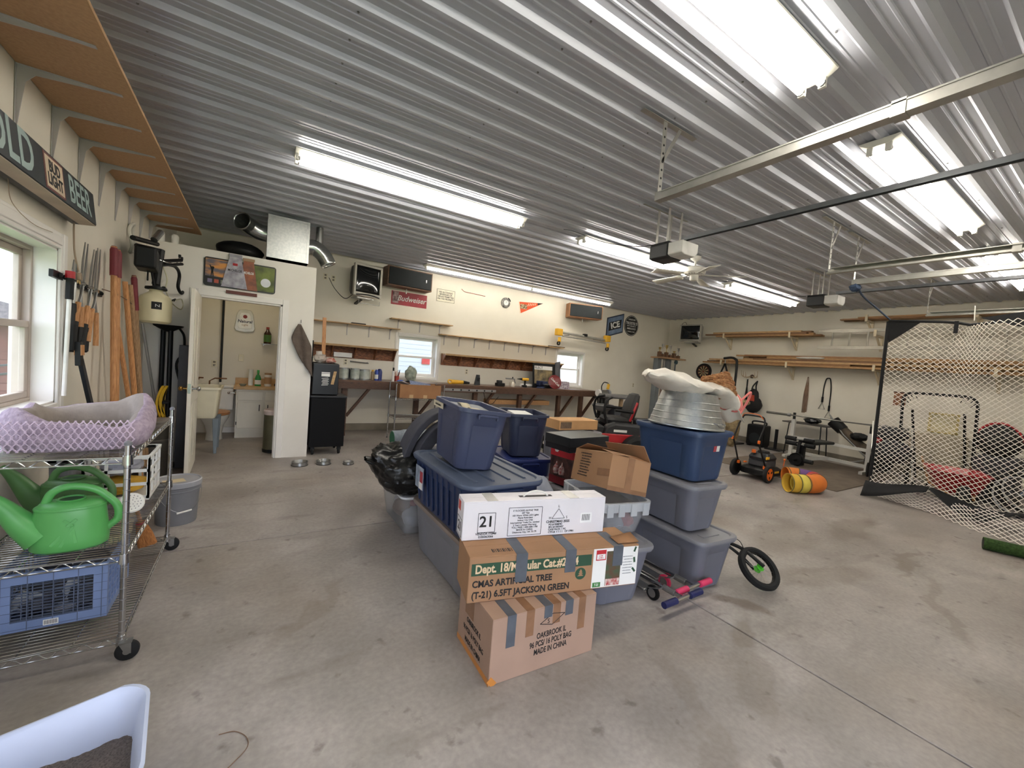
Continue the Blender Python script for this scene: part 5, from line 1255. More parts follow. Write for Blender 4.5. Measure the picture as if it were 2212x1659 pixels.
# utility sink
sk = thing('utility_sink', 'cream plastic laundry sink on grey legs in the bathroom', 'sink', (-.635, 6.86, 0))
MB().loft([rrect(0, 0, .46, .38, .04, .47), rrect(0, 0, .49, .41, .04, .50), rrect(0, 0, .545, .47, .05, .85), rrect(0, 0, .585, .51, .05, .855), rrect(0, 0, .585, .51, .05, .885), rrect(0, 0, .54, .465, .05, .885), rrect(0, 0, .48, .40, .04, .53)]).build('basin', cream_pl, sk, smooth=40)
lg = pm('leg_grey', (112, 122, 130), .5, var=.05)
for x in (-.24, .24):
    for y in (-.19, .19): MB().loft([rrect(x*1.02, y*1.04, .035, .035, .006, 0), rrect(x, y, .075, .06, .01, .47)]).build('leg', lg, sk, smooth=30)
MB().sweep(bez([(-.05, .24, .885), (-.05, .22, .99), (-.02, .12, 1.0), (.02, .05, .97)], 5), .010, 8).build('spout', copper, sk)
for s in (-.15, .12): MB().sweep([(s, .30, 0.4), (s, .30, .93), (s+.06, .30, .97), (s+.2, .30, .97)], .010, 8).build('supply_pipe', copper, sk)
# toilet
to = thing('toilet', 'white toilet with wooden seat behind the laundry sink', 'toilet', (-.47, 7.62, 0))
ov = lambda rx, ry, z, cy=0: [(rx*math.cos(2*PI*j/28), cy+ry*math.sin(2*PI*j/28), z) for j in range(28)]
MB().loft([ov(.11, .16, 0, .06), ov(.10, .14, .10, .06), ov(.12, .17, .22, .02), ov(.18, .23, .34, 0), ov(.19, .24, .39, 0), ov(.15, .20, .39, 0), ov(.10, .14, .30, 0)]).build('bowl', ceram, to, smooth=60)
MB().loft([ov(.19, .245, .395), ov(.20, .25, .405), ov(.19, .245, .415), ov(.12, .17, .415), ov(.12, .17, .395)]).build('seat', wood_h, to, smooth=50)
MB().loft([ov(.19, .245, .420, .01), ov(.195, .25, .43, .01), ov(.16, .21, .437, .01)]).build('seat_lid', wood_h, to, smooth=50)
MB().box(-.22, .33, .40, .22, .54, .76).build('tank', ceram, to, smooth=0, bevel=.02); MB().box(-.23, .32, .762, .23, .55, .80).build('tank_lid', ceram, to, smooth=0, bevel=.012)
# vanity, worktop separate
va = thing('vanity_cabinet', 'white vanity cabinet with black pulls in the bathroom', 'cabinet', (-.21, 7.64, 0))
vw = pm('vanity_paint', (222, 216, 202), .45, var=.03)
MB().box(0, .0, .13, .745, .545, .775).build('body', vw, va, smooth=0); MB().box(.0, .06, 0, .745, .545, .13).build('toe_kick', vw, va, smooth=0)
for x0, x1 in ((.02, .36), (.385, .725)):
    dr = MB().box(x0, -.018, .165, x1, .0, .575).build('door', vw, va, smooth=0, bevel=.006)
    px_ = x1-.045 if x0 < .1 else x0+.045
    MB().cyl((px_, -.03, .44), (px_, -.03, .54), .006, n=8).build('pull', black_m, dr)
    MB().box(x0-.012 if x0 < .1 else x1, -.02, .22, x0 if x0 < .1 else x1+.012, -.015, .27).build('hinge', black_m, dr, smooth=0)
    MB().box(x0, -.018, .605, x1, .0, .745).build('drawer', vw, va, smooth=0, bevel=.006)
o = MB().box(-.245, 7.60, .777, .545, 8.19, .82).box(-.245, 8.165, .82, .545, 8.19, .92).build('vanity_worktop', pm('butcher_top', (196, 160, 112), .5, var=.1, scale=10), None, smooth=0, bevel=.004); tag(o, 'tan laminate worktop with backsplash on the vanity', 'worktop')
def bottle(label, name, loc, prof, mat, capm=None, capz=None, labelm=None, lz=None, cat='bottle', group=None, n=18):
    t = thing(name, label, cat, loc, 0, group)
    MB().lathe(prof, n).build('body', mat, t)
    if capm: MB().lathe([(0, capz[0]), (capz[2], capz[0]), (capz[2], capz[1]), (0, capz[1])], n).build('cap', capm, t)
    if labelm: MB().lathe([(lz[2], lz[0]), (lz[2], lz[1])], n).build('label', labelm, t)
    return t
bottle('green squeeze bottle standing on the vanity', 'squeeze_bottle', (.07, 7.82, .821), [(0, 0), (.042, 0), (.045, .01), (.045, .12), (.03, .17), (.014, .19), (.014, .21), (0, .21)], pm('green_bottle', (40, 140, 70), .3), pm('cap_green', (60, 170, 80), .4), (.205, .26, .018), paper, (.03, .10, .0455))
bottle('white wipes tub on the vanity beside the green bottle', 'wipes_tub', (.21, 7.84, .821), [(0, 0), (.05, 0), (.052, .19), (0, .19)], white_pl, pm('cap_tan', (170, 130, 90), .5), (.19, .215, .052), pm('label_tan', (180, 140, 100), .6), (.04, .15, .0525), 'tub')
bottle('clear plastic cylinder at the back of the vanity', 'paper_cup_tube', (-.03, 7.9, .821), [(0, 0), (.035, 0), (.035, .26), (.03, .26), (.03, .01), (0, .01)], pm('frosted', (225, 225, 218), .3), cat='dispenser')
bottle('small glass dish on the vanity', 'glass_dish', (-.13, 7.72, .821), [(0, 0), (.03, 0), (.055, .035), (.05, .035), (.028, .008), (0, .006)], pm('dish_glass', (120, 126, 116), .15), cat='dish')
m = MB(); blob(m, (.36, 7.80, .85), (.06, .05, .03), 3, .3); tag(m.build('toiletry_heap', c_blk, None), 'dark heap of toiletries at the end of the vanity', 'toiletries')
t = thing('glass_shelf', 'narrow glass shelf on the bathroom wall', 'shelf', (.09, 8.08, 1.508)); MB().box(0, 0, 0, .40, .13, .008).build('pane', pm('shelf_glass', (200, 210, 205), .1, alpha=.5), t, smooth=0)
for x in (.03, .37): MB().box(x, .06, -.03, x+.015, .131, 0).build('bracket', steel, t, smooth=0)
bottle('brown bottle with green label on the glass shelf', 'mouthwash_bottle', (.18, 8.13, 1.517), [(0, 0), (.052, 0), (.055, .01), (.055, .17), (.025, .22), (.02, .25), (0, .25)], pm('brown_glass', (60, 34, 18), .2), pm('cap_red', (150, 50, 40), .4), (.245, .28, .024), pm('label_green', (70, 110, 40), .5), (.03, .15, .0556), n=10)
t = thing('beer_mirror', 'clear shield-shaped beer sign on the bathroom wall', 'sign', (-.15, 8.203, 1.86))
sh_ = [(-.145, -.12), (-.12, -.165), (0, -.185), (.12, -.165), (.145, -.12), (.115, .12), (.08, .185), (0, .195), (-.08, .185), (-.115, .12)]
MB().prism(sh_, -.02, 0, 'y').build('back_plate', pm('mirror_frost', (206, 204, 192), .2, var=.08), t, smooth=0, bevel=.01)
MB().prism([(x*.68, z*.72) for x, z in sh_], -.026, -.02, 'y').build('inner_plate', pm('mirror_white', (228, 226, 220), .3), t, smooth=0, bevel=.003)
text('Natural', .066, pm('navy_ink', (30, 34, 62), .6), t, (0, -.027, -.005), FACE_Y, bold=.0014, shear=.12); text('Light', .046, pm('gold_ink', (150, 110, 60), .6), t, (0, -.027, -.06), FACE_Y, shear=.1)
MB().lathe([(0, -.0275), (.03, -.0275), (.03, -.0262), (0, -.0262)], 16, (0, 0, .075), 'y').build('crest', pm('crest_red', (130, 40, 36), .6), t, smooth=0)
o = MB().cyl((-.445, 8.12, .84), (-.445, 8.12, 2.47), .017, n=10).build('vent_pipe', black_m, None); tag(o, 'black vertical pipe on the bathroom wall', 'pipe')
def plate(label, loc, face, kind='outlet', holes=True):
    t = thing('outlet_plate' if kind == 'outlet' else 'switch_plate', label, 'outlet' if kind == 'outlet' else 'switch', loc, 0, 'wall plates', face)
    MB().box(-.036, -.058, 0, .036, .058, .006).build('plate', cream_pl, t, smooth=0, bevel=.003)
    if kind == 'outlet':
        for y in (-.026, .026): MB().box(-.017, y-.015, .006, .017, y+.015, .008).build('socket', pm('socket_dark', (120, 112, 98), .5), t, smooth=0)
    else: MB().box(-.006, -.012, .006, .006, .012, .012).build('toggle', white_pl, t, smooth=0)
    return t
plate('light switch plate on the bathroom wall above the vanity', (-.18, YW-.001, 1.25), FACE_Y, 'switch')
t = plate('grey outlet box on the bathroom wall above the sink', (-.54, YW-.001, 1.13), FACE_Y)
MB().sweep(bez([(.01, -.03, .01), (.05, -.12, .03), (.08, -.25, .03), (.07, -.36, .02)], 5), .005, 6).build('cord', white_pl, t)
t = thing('paper_holder', 'chrome paper holder on the side of the vanity', 'holder', (-.212, 7.80, .70)); MB().cyl((0, 0, 0), (-.10, 0, 0), .012, n=10).ball((-.10, 0, 0), .02).build('arm', chrome, t); MB().lathe([(0, 0), (.03, 0), (.02, -.02), (0, -.02)], 12, (0, 0, 0), 'x').build('rose', chrome, t)
tc_ = thing('step_bin', 'steel trash can with white liner inside the bathroom doorway', 'trash can', (.275, 6.66, 0))
MB().lathe([(0, .0), (.125, .0), (.128, .04), (.125, .045)], 24).build('base', black, tc_); MB().lathe([(.124, .045), (.122, .56), (.112, .56), (.112, .06), (.124, .045)], 28).build('drum', pm('bin_steel', (110, 108, 88), .35, .7), tc_)
MB().lathe([(.114, .50), (.127, .545), (.13, .58), (.118, .60), (.108, .56)], 28).build('liner', pm('liner', (220, 204, 196), .4, alpha=.85, bump=.4), tc_); MB().bx((-.02, -.135, .02), (.09, .06, .02)).build('pedal', black, tc_, smooth=0, bevel=.006)
t = thing('dome_light', 'small ceiling lamp inside the bathroom', 'light', (-.2, 7.35, 2.478)); MB().lathe([(0, 0), (.13, 0), (.13, -.02), (0, -.02)], 20).build('base', white_pl, t)
MB().lathe([(.12, -.021), (.115, -.05), (.07, -.08), (0, -.09)], 20).build('globe', pm('lit_globe', (255, 240, 210), .4, emit=((1.0, .86, .62), 16.0)), t)

# beer poster over the door, plaque, towel
ps = thing('golf_poster', 'wide framed beer poster with golf scenes above the bathroom door', 'poster', (-.178, 6.236, 2.33))
MB().loft([rrect(0, 0, .75, .342, .03, 0), rrect(0, 0, .75, .342, .03, .012)]).build('frame', pm('poster_black', (22, 20, 22), .35), ps, smooth=0, rot=FACE_Y)
MB().box(-.36, -.0135, -.055, .0, -.0122, .155).build('sunset', pm('sunset', (204, 140, 70), .5, rgb2=(96, 92, 100), scale=4, stretch=(1, 1, 5), lo=.42, hi=.58), ps, smooth=0)
MB().box(.10, -.0135, -.155, .36, -.0122, .155).build('fairway', pm('fairway', (110, 122, 50), .5, rgb2=(52, 62, 26), scale=6), ps, smooth=0)
MB().prism([(-.305, -.055), (-.298, -.055), (-.292, -.01), (-.285, -.055), (-.277, -.055), (-.282, .02), (-.272, .055), (-.285, .065), (-.30, .06), (-.315, .08), (-.32, .075), (-.312, .05), (-.302, .02)], -.0155, -.0136, 'y').build('golfer_silhouette', black, ps, smooth=0)
for k, c in enumerate(((120, 110, 140), (180, 80, 60), (120, 124, 108))):
    MB().box(-.335+k*.065, -.0135, -.13, -.29+k*.065, -.0122, -.085).build('badge', pm('badge_%d' % k, c, .5), ps, smooth=0)
MB().lathe([(0, -.016), (.055, -.016), (.055, -.0136), (0, -.0136)], 24, (.265, 0, -.045), 'y').build('golf_ball_print', pm('ball_print', (206, 208, 214), .5), ps, smooth=0)
def bottle_cut(x, w0, w1, z0, z1, mt, bt, y, tx):
    MB().prism([(x-w0, z0), (x+w0, z0), (x+w1, z1-.05), (x+w1, z1), (x-w1, z1), (x-w1, z1-.05)], y-.004, y, 'y').build('bottle_cutout', mt, ps, smooth=0)
    MB().box(x-w1-.008, y-.007, z1-.035, x+w1+.008, y-.0005, z1).build('bottle_cap', bt, ps, smooth=0, bevel=.004)
    text('MICHELOB', .042, tx, ps, (x, y-.0055, z0+.21), FACE_Y, sx=w0/.19, bold=.0006)
bottle_cut(.075, .105, .055, -.165, .225, pm('bottle_amber', (150, 84, 50), .4, rgb2=(110, 62, 44), scale=14), pm('cap_gold', (150, 120, 90), .4), -.016, w_ink)
bottle_cut(-.065, .135, .062, -.16, .25, pm('bottle_silver', (172, 168, 176), .35, .3, rgb2=(130, 126, 136), scale=14), pm('cap_silver', (150, 148, 156), .3, .4), -.022, ink)
MB().box(-.09, -.0285, .11, -.04, -.0265, .14).build('red_crest', red, ps, smooth=0)
o = MB().box(-.325, 6.205, 2.092, .0, 6.2215, 2.132).build('door_plaque', pm('maroon_plaque', (92, 42, 32), .5, var=.15), None, smooth=0); tag(o, 'narrow maroon plaque on the bathroom door casing', 'plaque')
tw = thing('towel', 'grey-brown towel hanging from a hook beside the bathroom door', 'towel', (.515, 6.235, 1.83))
MB().sweep([(0, 0, .04), (0, -.02, 0), (0, -.035, .01)], .004, 6).build('hook', steel, tw)
twm = pm('towel_brown', (96, 84, 76), .95, var=.12, scale=12, bump=.6, bscale=80)
def tw_f(u, v):
    w_ = .03+.21*min(1, u*2.4)*(1-.45*u*u); x = -.02+(v-.42)*w_*1.1+.10*u*u; z = -.02-.70*u+.22*u*(1-v)*1.1
    return (x, -.025-.018*math.sin(v*9+u*2)*min(1, u*2)-.01, z)
MB().grid(tw_f, 20, 24).build('cloth', twm, tw, solid=.012, smooth=80)
# ducts above the bathroom
dk = thing('duct_plenum', 'galvanized duct box with round elbows above the bathroom', 'duct', (.325, 6.32, 2.64))
MB().box(-.235, 0, 0, .235, .42, .55).build('box', galv, dk, smooth=0)
for z in (.0, .52): MB().box(-.245, -.008, z, .245, .43, z+.03).build('flange', galv, dk, smooth=0)
for x in (-.245, .215): MB().box(x, -.009, .0, x+.03, .431, .55).build('flange', galv, dk, smooth=0)
dm = pm('duct_bright', (186, 188, 186), .22, .95, var=.08, scale=12)
P = bez([(.225, .2, .26), (.34, .2, .27), (.45, .19, .19), (.53, .18, .06)], 5); MB().sweep(P, .105, 20, cap=False).build('elbow', dm, dk, smooth=50, solid=.003)
for k in (3, 7, 11): MB().sweep([P[k], P[k].lerp(P[k+1], .3)], .109, 20).build('seam_ring', dm, dk)
P = bez([(-.225, .2, .33), (-.33, .2, .34), (-.45, .16, .38), (-.53, .05, .40)], 5); MB().sweep(P, .105, 20, cap=False).build('elbow', dm, dk, smooth=50, solid=.003)
MB().sweep([P[-2], P[-1]], [.107, .112], 20, cap=False).build('collar', dm, dk, solid=.003)
MB().cyl((.40, .3, .30), (.40, .3, .59), .05, n=14).build('drop_pipe', dm, dk)
MB().cyl((-.20, .2, .54), (-.20, .2, .60), .006, n=6).cyl((-.20, .2, .54), (-.2, .2, .55), .02, n=8).build('hanger', steel, dk); MB().cyl((.20, .2, .54), (.20, .2, .60), .006, n=6).build('hanger', steel, dk)
m = MB(); blob(m, (-.21, 6.62, 2.705), (.27, .14, .115), 4, .08, 1.5, flatbot=2.591); t = tag(m.build('duffel_bag', black, None), 'black duffel bag lying on the bathroom roof', 'bag')
plate('outlet plate with plugged cords beside the television', (1.165, YW-.001, 2.80), FACE_Y); plate('outlet plate below the duct elbow', (1.03, YW-.001, 2.815), FACE_Y)

# fridge on rolling cart
ct = thing('rolling_cart', 'black rolling cabinet under the small fridge', 'cart', (.92, 6.52, 0))
MB().box(-.225, -.24, .115, .235, .24, .82).build('cabinet', navy_blk, ct, smooth=0, bevel=.006); MB().box(-.235, -.255, .82, .245, .25, .85).build('top', pm('cart_top', (26, 26, 28), .4), ct, smooth=0, bevel=.006)
MB().box(-.205, -.246, .18, .215, -.2405, .79).build('front_panel', navy_blk, ct, smooth=0)
for x in (-.17, .18):
    for y in (-.19, .19):
        c = MB().lathe([(0, -.014), (.045, -.014), (.05, 0), (.045, .014), (0, .014)], 18, (x, y, .05), 'x').build('caster_wheel', rubber, ct); MB().bx((x, y, .09), (.05, .05, .05)).build('caster_fork', black_m, c, smooth=0)
fg = thing('mini_fridge', 'small black fridge with stickers on the rolling cabinet', 'fridge', (.872, 6.52, .851))
MB().box(-.17, -.175, 0, .17, .22, .455).build('body', navy_blk, fg, smooth=0, bevel=.008); MB().box(-.17, -.225, .01, .17, -.179, .45).build('door', pm('fridge_door', (18, 18, 20), .35), fg, smooth=0, bevel=.008)
MB().box(-.06, -.2275, .27, .05, -.2255, .33).build('sticker', paper, fg, smooth=0); MB().box(-.06, -.2285, .31, .05, -.227, .318).build('sticker_bar', grey_pl, fg, smooth=0)
m = MB()
for k in range(7): m.bar((-.055+.006*(k % 3), -.2265, .145+k*.016), (.03+.008*(k % 2), -.2265, .150+k*.017), .0015, .006)
build_each(m, 'scribble_decal', w_ink, fg, smooth=0)
for x, z in ((.075, .16), (.095, .16)): MB().xf((x, -.229, z), (0, rad(10), 0)).box(-.009, -.003, 0, .009, .003, .19).build('paint_stick', wood_x, fg, smooth=0)
m = MB(); blob(m, (.80, 6.42, 1.37), (.085, .08, .065), 2, .25, flatbot=1.307); t = thing('cup_sleeve', 'clear bag of plastic cups on top of the fridge', 'bag'); m.build('bag', pm('cup_bag', (200, 190, 180), .2, alpha=.6, bump=.5), t); MB().cyl((.79, 6.42, 1.31), (.78, 6.42, 1.47), .035, .04, n=14).build('cup_stack', pm('cup', (214, 206, 198), .3, alpha=.7), t)
m = MB(); blob(m, (.93, 6.42, 1.345), (.075, .07, .04), 5, .25, flatbot=1.307); tag(m.build('red_package', pm('pkg_red', (176, 84, 64), .4, rgb2=(200, 180, 170), scale=12), None), 'reddish plastic package on top of the fridge', 'package')
o = MB().box(.705, 6.70, .855, .735, 6.74, 1.62).build('black_board', navy_blk, None, smooth=0); tag(o, 'upright black board behind the fridge', 'board')
o = MB().bar((.90, 6.80, .86), (.88, 6.84, 1.98), .05, .025, (0, 1, 0)).build('pine_stud', wood_h, None, smooth=0); tag(o, 'pine stud standing behind the fridge', 'board')
# pet bowls
for k, (x, y, r, lab) in enumerate(((.55, 5.78, .10, 'steel pet bowl nearest the bathroom door'), (.83, 5.78, .095, 'steel pet bowl in the middle of the three'), (1.125, 5.70, .072, 'small steel pet bowl farthest from the bathroom door'))):
    b = thing('pet_bowl', lab, 'bowl', (x, y, 0), 0, 'steel pet bowls'); MB().lathe([(r*.95, 0), (r*.9, .045*r/.1), (r*.98, .05*r/.1), (r*.92, .052*r/.1), (r*.78, .012), (0, .010)], 28).build('bowl', steel, b); MB().lathe([(r*.95, .0005), (r*1.0, .004), (r*.95, .008)], 28).build('rubber_ring', rubber, b)

# television, speakers and signs on the workbench wall
def crt(label, loc, rz, w, h, d, casem=pm('tv_dark', (40, 40, 44), .45), frontm=pm('tv_silver', (176, 172, 162), .4, .3)):
    t = thing('television', label, 'television', loc, rz, 'tube televisions')
    MB().loft([[(-w/2+.02, .06, -h/2+.02), (w/2-.02, .06, -h/2+.02), (w/2-.02, .06, h/2-.02), (-w/2+.02, .06, h/2-.02)], [(-w/2+.03, d*.5, -h/2+.03), (w/2-.03, d*.5, -h/2+.03), (w/2-.03, d*.5, h/2-.04), (-w/2+.03, d*.5, h/2-.04)], [(-w*.3, d, -h*.3), (w*.3, d, -h*.3), (w*.3, d, h*.28), (-w*.3, d, h*.28)]]).build('cabinet', casem, t, smooth=0, bevel=.01)
    f = MB(); e = .035
    for r_ in ((-w/2, -h/2, w/2, -h/2+e*1.9), (-w/2, h/2-e, w/2, h/2), (-w/2, -h/2+e*1.9, -w/2+e, h/2-e), (w/2-e, -h/2+e*1.9, w/2, h/2-e)): f.box(r_[0], 0, r_[1], r_[2], .065, r_[3])
    f.build('bezel', frontm, t, smooth=0, bevel=.006)
    MB().grid(lambda u, v: (-w/2+e+(w-2*e)*u, .022-.018*math.sin(PI*u)*math.sin(PI*v)*.8, -h/2+1.9*e+(h-2.9*e)*v), 10, 10).build('screen', pm('tv_glass', (14, 18, 20), .06, coat=.3), t, smooth=60, solid=.003)
    MB().lathe([(0, -.003), (w*.34, -.003), (w*.36, .0), (0, 0)], 24, (0, 0, -h/2+e*.2), 'y').v
    MB().sweep([(-w*.42, -.004, -h/2+.012), (-w*.2, -.012, -h/2+.03), (0, -.016, -h/2+.036), (w*.2, -.012, -h/2+.03), (w*.42, -.004, -h/2+.012)], .010, 8).build('control_panel', casem, t)
    m = MB().box(-w*.3, d*.2, -h/2-.03, w*.3, d*.8, -h/2-.012); m.build('shelf_plate', steel, t, smooth=0)
    MB().bar((0, d*.6, -h/2-.03), (0, d+.06, -h/2-.10), .05, .03).build('wall_arm', black_m, t, smooth=0)
    return t
tv = crt('big tube television on a bracket beside the duct', (1.68, 7.72, 2.78), rad(14), .52, .56, .42)
MB().sweep([(-.14, .05, -.33), (-.14, .05, -.40), (.26, .05, -.40), (.26, .05, -.33)], .005, 6).build('wire_cradle', steel, tv)
for a in ((-.28, .30, -.18), (-.24, .34, -.20)): MB().sweep(bez([(-.1, .36, -.22), (-.28, .30, -.30+a[2]*.2), (-.42, .42, -.18), (-.46, .60, .02)], 6), .005, 6).build('cord', black, tv)
def speaker(label, loc, rz, w, h, d, sidem, grl, name='wall_speaker'):
    t = thing(name, label, 'speaker', loc, rz, 'wall speakers')
    MB().box(-w/2, .02, -h/2, w/2, d, h/2).build('cabinet', sidem, t, smooth=0, bevel=.003); MB().box(-w/2+.02, 0, -h/2+.02, w/2-.02, .022, h/2-.02).build('grille', grl, t, smooth=0, bevel=.012)
    MB().box(w*.34, -.002, -.03, w*.36, .0, .03).build('badge', chrome, t, smooth=0)
    MB().bar((0, d*.7, -h/2), (0, d*.7, -h/2-.09), .02, .02).build('bracket', white_pl, t, smooth=0)
    return t
grl = pm('speaker_grille', (30, 34, 36), .9, bump=.2, bscale=300); walnut = pm('walnut', (110, 78, 54), .5, rgb2=(86, 58, 40), scale=8, stretch=(2, 8, 8))
speaker('long black-fronted speaker over the red beer sign', (2.50, 7.88, 2.99), rad(4), .90, .36, .30, walnut, grl)
speaker('wood-cased speaker angled beside the pennant', (6.98, 7.83, 2.97), rad(-18), .90, .34, .30, pm('oak_case', (150, 104, 66), .5, var=.1), grl)
def wall_sign(name, label, x0, x1, z0, z1, mat, y=YW, th=.004, cat='sign'):
    t = thing(name, label, cat, ((x0+x1)/2, y, (z0+z1)/2)); MB().box(-(x1-x0)/2, -th, -(z1-z0)/2, (x1-x0)/2, 0, (z1-z0)/2).build('panel', mat, t, smooth=0); return t
t = wall_sign('beer_banner', 'red metal beer sign with white script under the long speaker', 2.23, 2.96, 2.50, 2.765, pm('sign_red', (150, 30, 44), .4, var=.12, scale=9))
text('Budweiser', .150, w_ink, t, (.045, -.005, .0), FACE_Y, shear=.32, bold=.0016, sx=.92)
MB().box(-.34, -.0052, -.10, -.22, -.0042, .125).build('bottle_print', pm('print_dark', (70, 30, 34), .5, rgb2=(180, 150, 150), scale=16), t, smooth=0)
t = wall_sign('rules_sign', 'white sign banning alcoholic beverages on this property', 3.16, 3.58, 2.69, 2.96, pm('sign_white', (222, 216, 196), .5))
text('NO ALCOHOLIC\nBEVERAGES OR\nDRUGS PERMITTED\nON THIS PROPERTY', .047, ink, t, (0, -.005, 0), FACE_Y, bold=.0010, line=1.0, sx=.88)
outline(t, [(-.2, -.125), (.2, -.125), (.2, .125), (-.2, .125)], .006, ink, -.0045)
ck = thing('wall_clock', 'small round novelty clock between red wire and pennant', 'clock', (4.84, YW, 2.90))
MB().lathe([(0, -.03), (.10, -.03), (.118, -.018), (.118, 0), (0, 0)], 28, (0, 0, 0), 'y').build('case', pm('clock_case', (150, 146, 140), .4, rgb2=(60, 58, 60), scale=22), ck); MB().lathe([(0, -.0325), (.062, -.0325), (.062, -.0305), (0, -.0305)], 24, (0, 0, 0), 'y').build('dial', paper, ck, smooth=0)
MB().bar((0, -.034, 0), (.03, -.034, .03), .002, .004).build('hand', ink, ck, smooth=0); MB().bar((0, -.034, 0), (-.01, -.034, .045), .002, .003, (1, 0, 0)).build('hand', ink, ck, smooth=0)
m = MB()
for k in range(3): m.sweep(arc((0, -.02, 0), .125, rad(20+k*12), rad(40+k*12), 4, 'y'), .014, 6)
build_each(m, 'bezel_ornament', black, ck)
pn = thing('pennant', 'orange triangular pennant with black tip on the workbench wall', 'pennant', (5.19, YW, 2.85))
MB().prism([(0, .13), (0.02, .13), (.715, .19), (.065, -.14)], -.003, 0, 'y').build('felt', pm('felt_orange', (206, 84, 48), .9, var=.08), pn, smooth=0); MB().prism([(.55, .177), (.715, .19), (.55, .115)], -.0042, -.0028, 'y').build('dark_tip', pm('felt_black', (44, 38, 36), .9), pn, smooth=0)
MB().prism([(0, .13), (.022, .132), (.085, -.130), (.065, -.14)], -.0042, -.0028, 'y').build('hem', cream_pl, pn, smooth=0)
text('TIGERS', .085, w_ink, pn, (.36, -.005, .085), (PI/2, rad(-2), 0), sx=.9, shear=.2) if False else MB().box(.06, -.0048, -.02, .25, -.0042, .09).build('print_block', pm('felt_cream', (200, 176, 140), .9, rgb2=(60, 40, 34), scale=30), pn, smooth=0)
m = MB()
for k in range(5): m.bar((.27+k*.05, -.0045, .06+.012*k), (.30+k*.05, -.0045, .13+.006*k), .001, .012)
build_each(m, 'script_stroke', cream_pl, pn, smooth=0)
o = MB().sweep(bez([(3.72, YW-.006, 3.03), (3.80, YW-.006, 2.985), (3.95, YW-.006, 2.98), (4.3, YW-.006, 2.965)], 6), .006, 6).build('red_wire', pm('wire_red', (150, 60, 40), .6), None); tag(o, 'short reddish wire stretched across the wall under the tubes', 'wire')
t = thing('ice_sign', 'blue framed ice sign with white letters near the corner', 'sign', (8.40, YW, 2.79))
MB().prism([(-.315, -.345), (.315, -.155), (.315, .375), (-.315, .185)], -.012, 0, 'y').build('frame', pm('ice_frame', (44, 54, 72), .4), t, smooth=0); MB().prism([(-.285, -.30), (.285, -.125), (.285, .335), (-.285, .16)], -.014, -.0121, 'y').build('field', pm('ice_field', (122, 140, 168), .4, rgb2=(90, 108, 136), scale=5), t, smooth=0)
MB().prism([(-.24, -.17), (.23, -.03), (.23, .20), (-.24, .06)], -.016, -.0141, 'y').build('black_panel', ink, t, smooth=0); text('ICE', .22, w_ink, t, (0, -.0165, .015), (PI/2, rad(-17), 0), bold=.008, sx=1.1)
t = thing('round_sign', 'black round sign lettered TROSTELS near the corner', 'sign', (9.05, YW, 2.865))
MB().lathe([(0, -.008), (.285, -.008), (.29, -.004), (.29, 0), (0, 0)], 40, (0, 0, 0), 'y').build('disc', pm('sign_black', (34, 32, 32), .5), t, smooth=0); MB().lathe([(.262, -.0095), (.270, -.0095), (.270, -.0082), (.262, -.0082), (.262, -.0095)], 40, (0, 0, 0), 'y').build('ring', w_ink, t, smooth=0)
text("TROSTEL'S", .105, w_ink, t, (0, -.009, .065), FACE_Y, bold=.002, sx=.92); text('NEW CARLISLE, O', .045, w_ink, t, (0, -.009, -.01), FACE_Y, bold=.0006); text('AMBULANCE', .068, w_ink, t, (0, -.009, -.085), FACE_Y, bold=.001, sx=.9); text('FURNITURE', .055, w_ink, t, (0, -.009, .17), FACE_Y, bold=.001); text('FUNERAL HOME', .04, w_ink, t, (0, -.009, -.17), FACE_Y, bold=.0008)

# shelves on the workbench wall
def shelf(label, x0, x1, z, dep, bx_, mat=wood_x, drop=.20):
    t = thing('wall_shelf', label, 'shelf', (0, 0, 0), 0, 'shelves on the workbench wall'); MB().box(x0, YW-dep, z, x1, YW, z+.018).build('board', mat, t, smooth=0)
    for x in bx_: MB().prism([(YW-dep*.85, z-.001), (YW-dep*.85, z-.008), (YW-.02, z-.03), (YW-.012, z-drop), (YW-.0005, z-drop), (YW-.0005, z-.001)], x-.008, x+.008, 'x').build('bracket', brk, t, smooth=0)
    return t
shelf('shelf beside the window under the television', .72, 2.40, 2.0, .20, (1.05, 1.45, 1.85, 2.25))
shelf('short shelf above the nearer bench window', 2.22, 3.50, 2.20, .20, (2.40, 2.85, 3.28)); shelf('long thin shelf between the two bench windows', 3.26, 6.52, 1.995, .20, (3.40, 3.75, 4.12, 4.5, 4.9, 5.3, 5.7, 6.1))
o = MB().box(1.5, 8.04, 2.019, 1.75, 8.16, 2.04).build('black_box', black, None, smooth=0, bevel=.004); tag(o, 'flat black box on the shelf under the television', 'box')
o = MB().box(6.05, 8.02, 2.014, 6.55, 8.06, 2.03).build('level_tool', black, None, smooth=0); tag(o, 'dark level lying at the end of the long shelf', 'level')
def hopper(label, x0, x1, xs):
    t = thing('bin_shelf', label, 'shelf', (0, 0, 0), 0, 'plywood bin shelves'); MB().box(x0, YW-.27, 1.600, x1, YW, 1.618).build('top_board', wood_x, t, smooth=0); MB().box(x0, YW-.012, 1.37, x1, YW, 1.5995).build('back_panel', wood_ply, t, smooth=0)
    MB().bar((x0, YW-.25, 1.59), (x1, YW-.25, 1.59), .018, .018).build('front_batten', wood_x, t, smooth=0)
    for x in xs: MB().prism([(YW-.24, 1.599), (YW-.012, 1.599), (YW-.012, 1.375), (YW-.045, 1.375)], x-.009, x+.009, 'x').build('gusset', wood_ply, t, smooth=0)
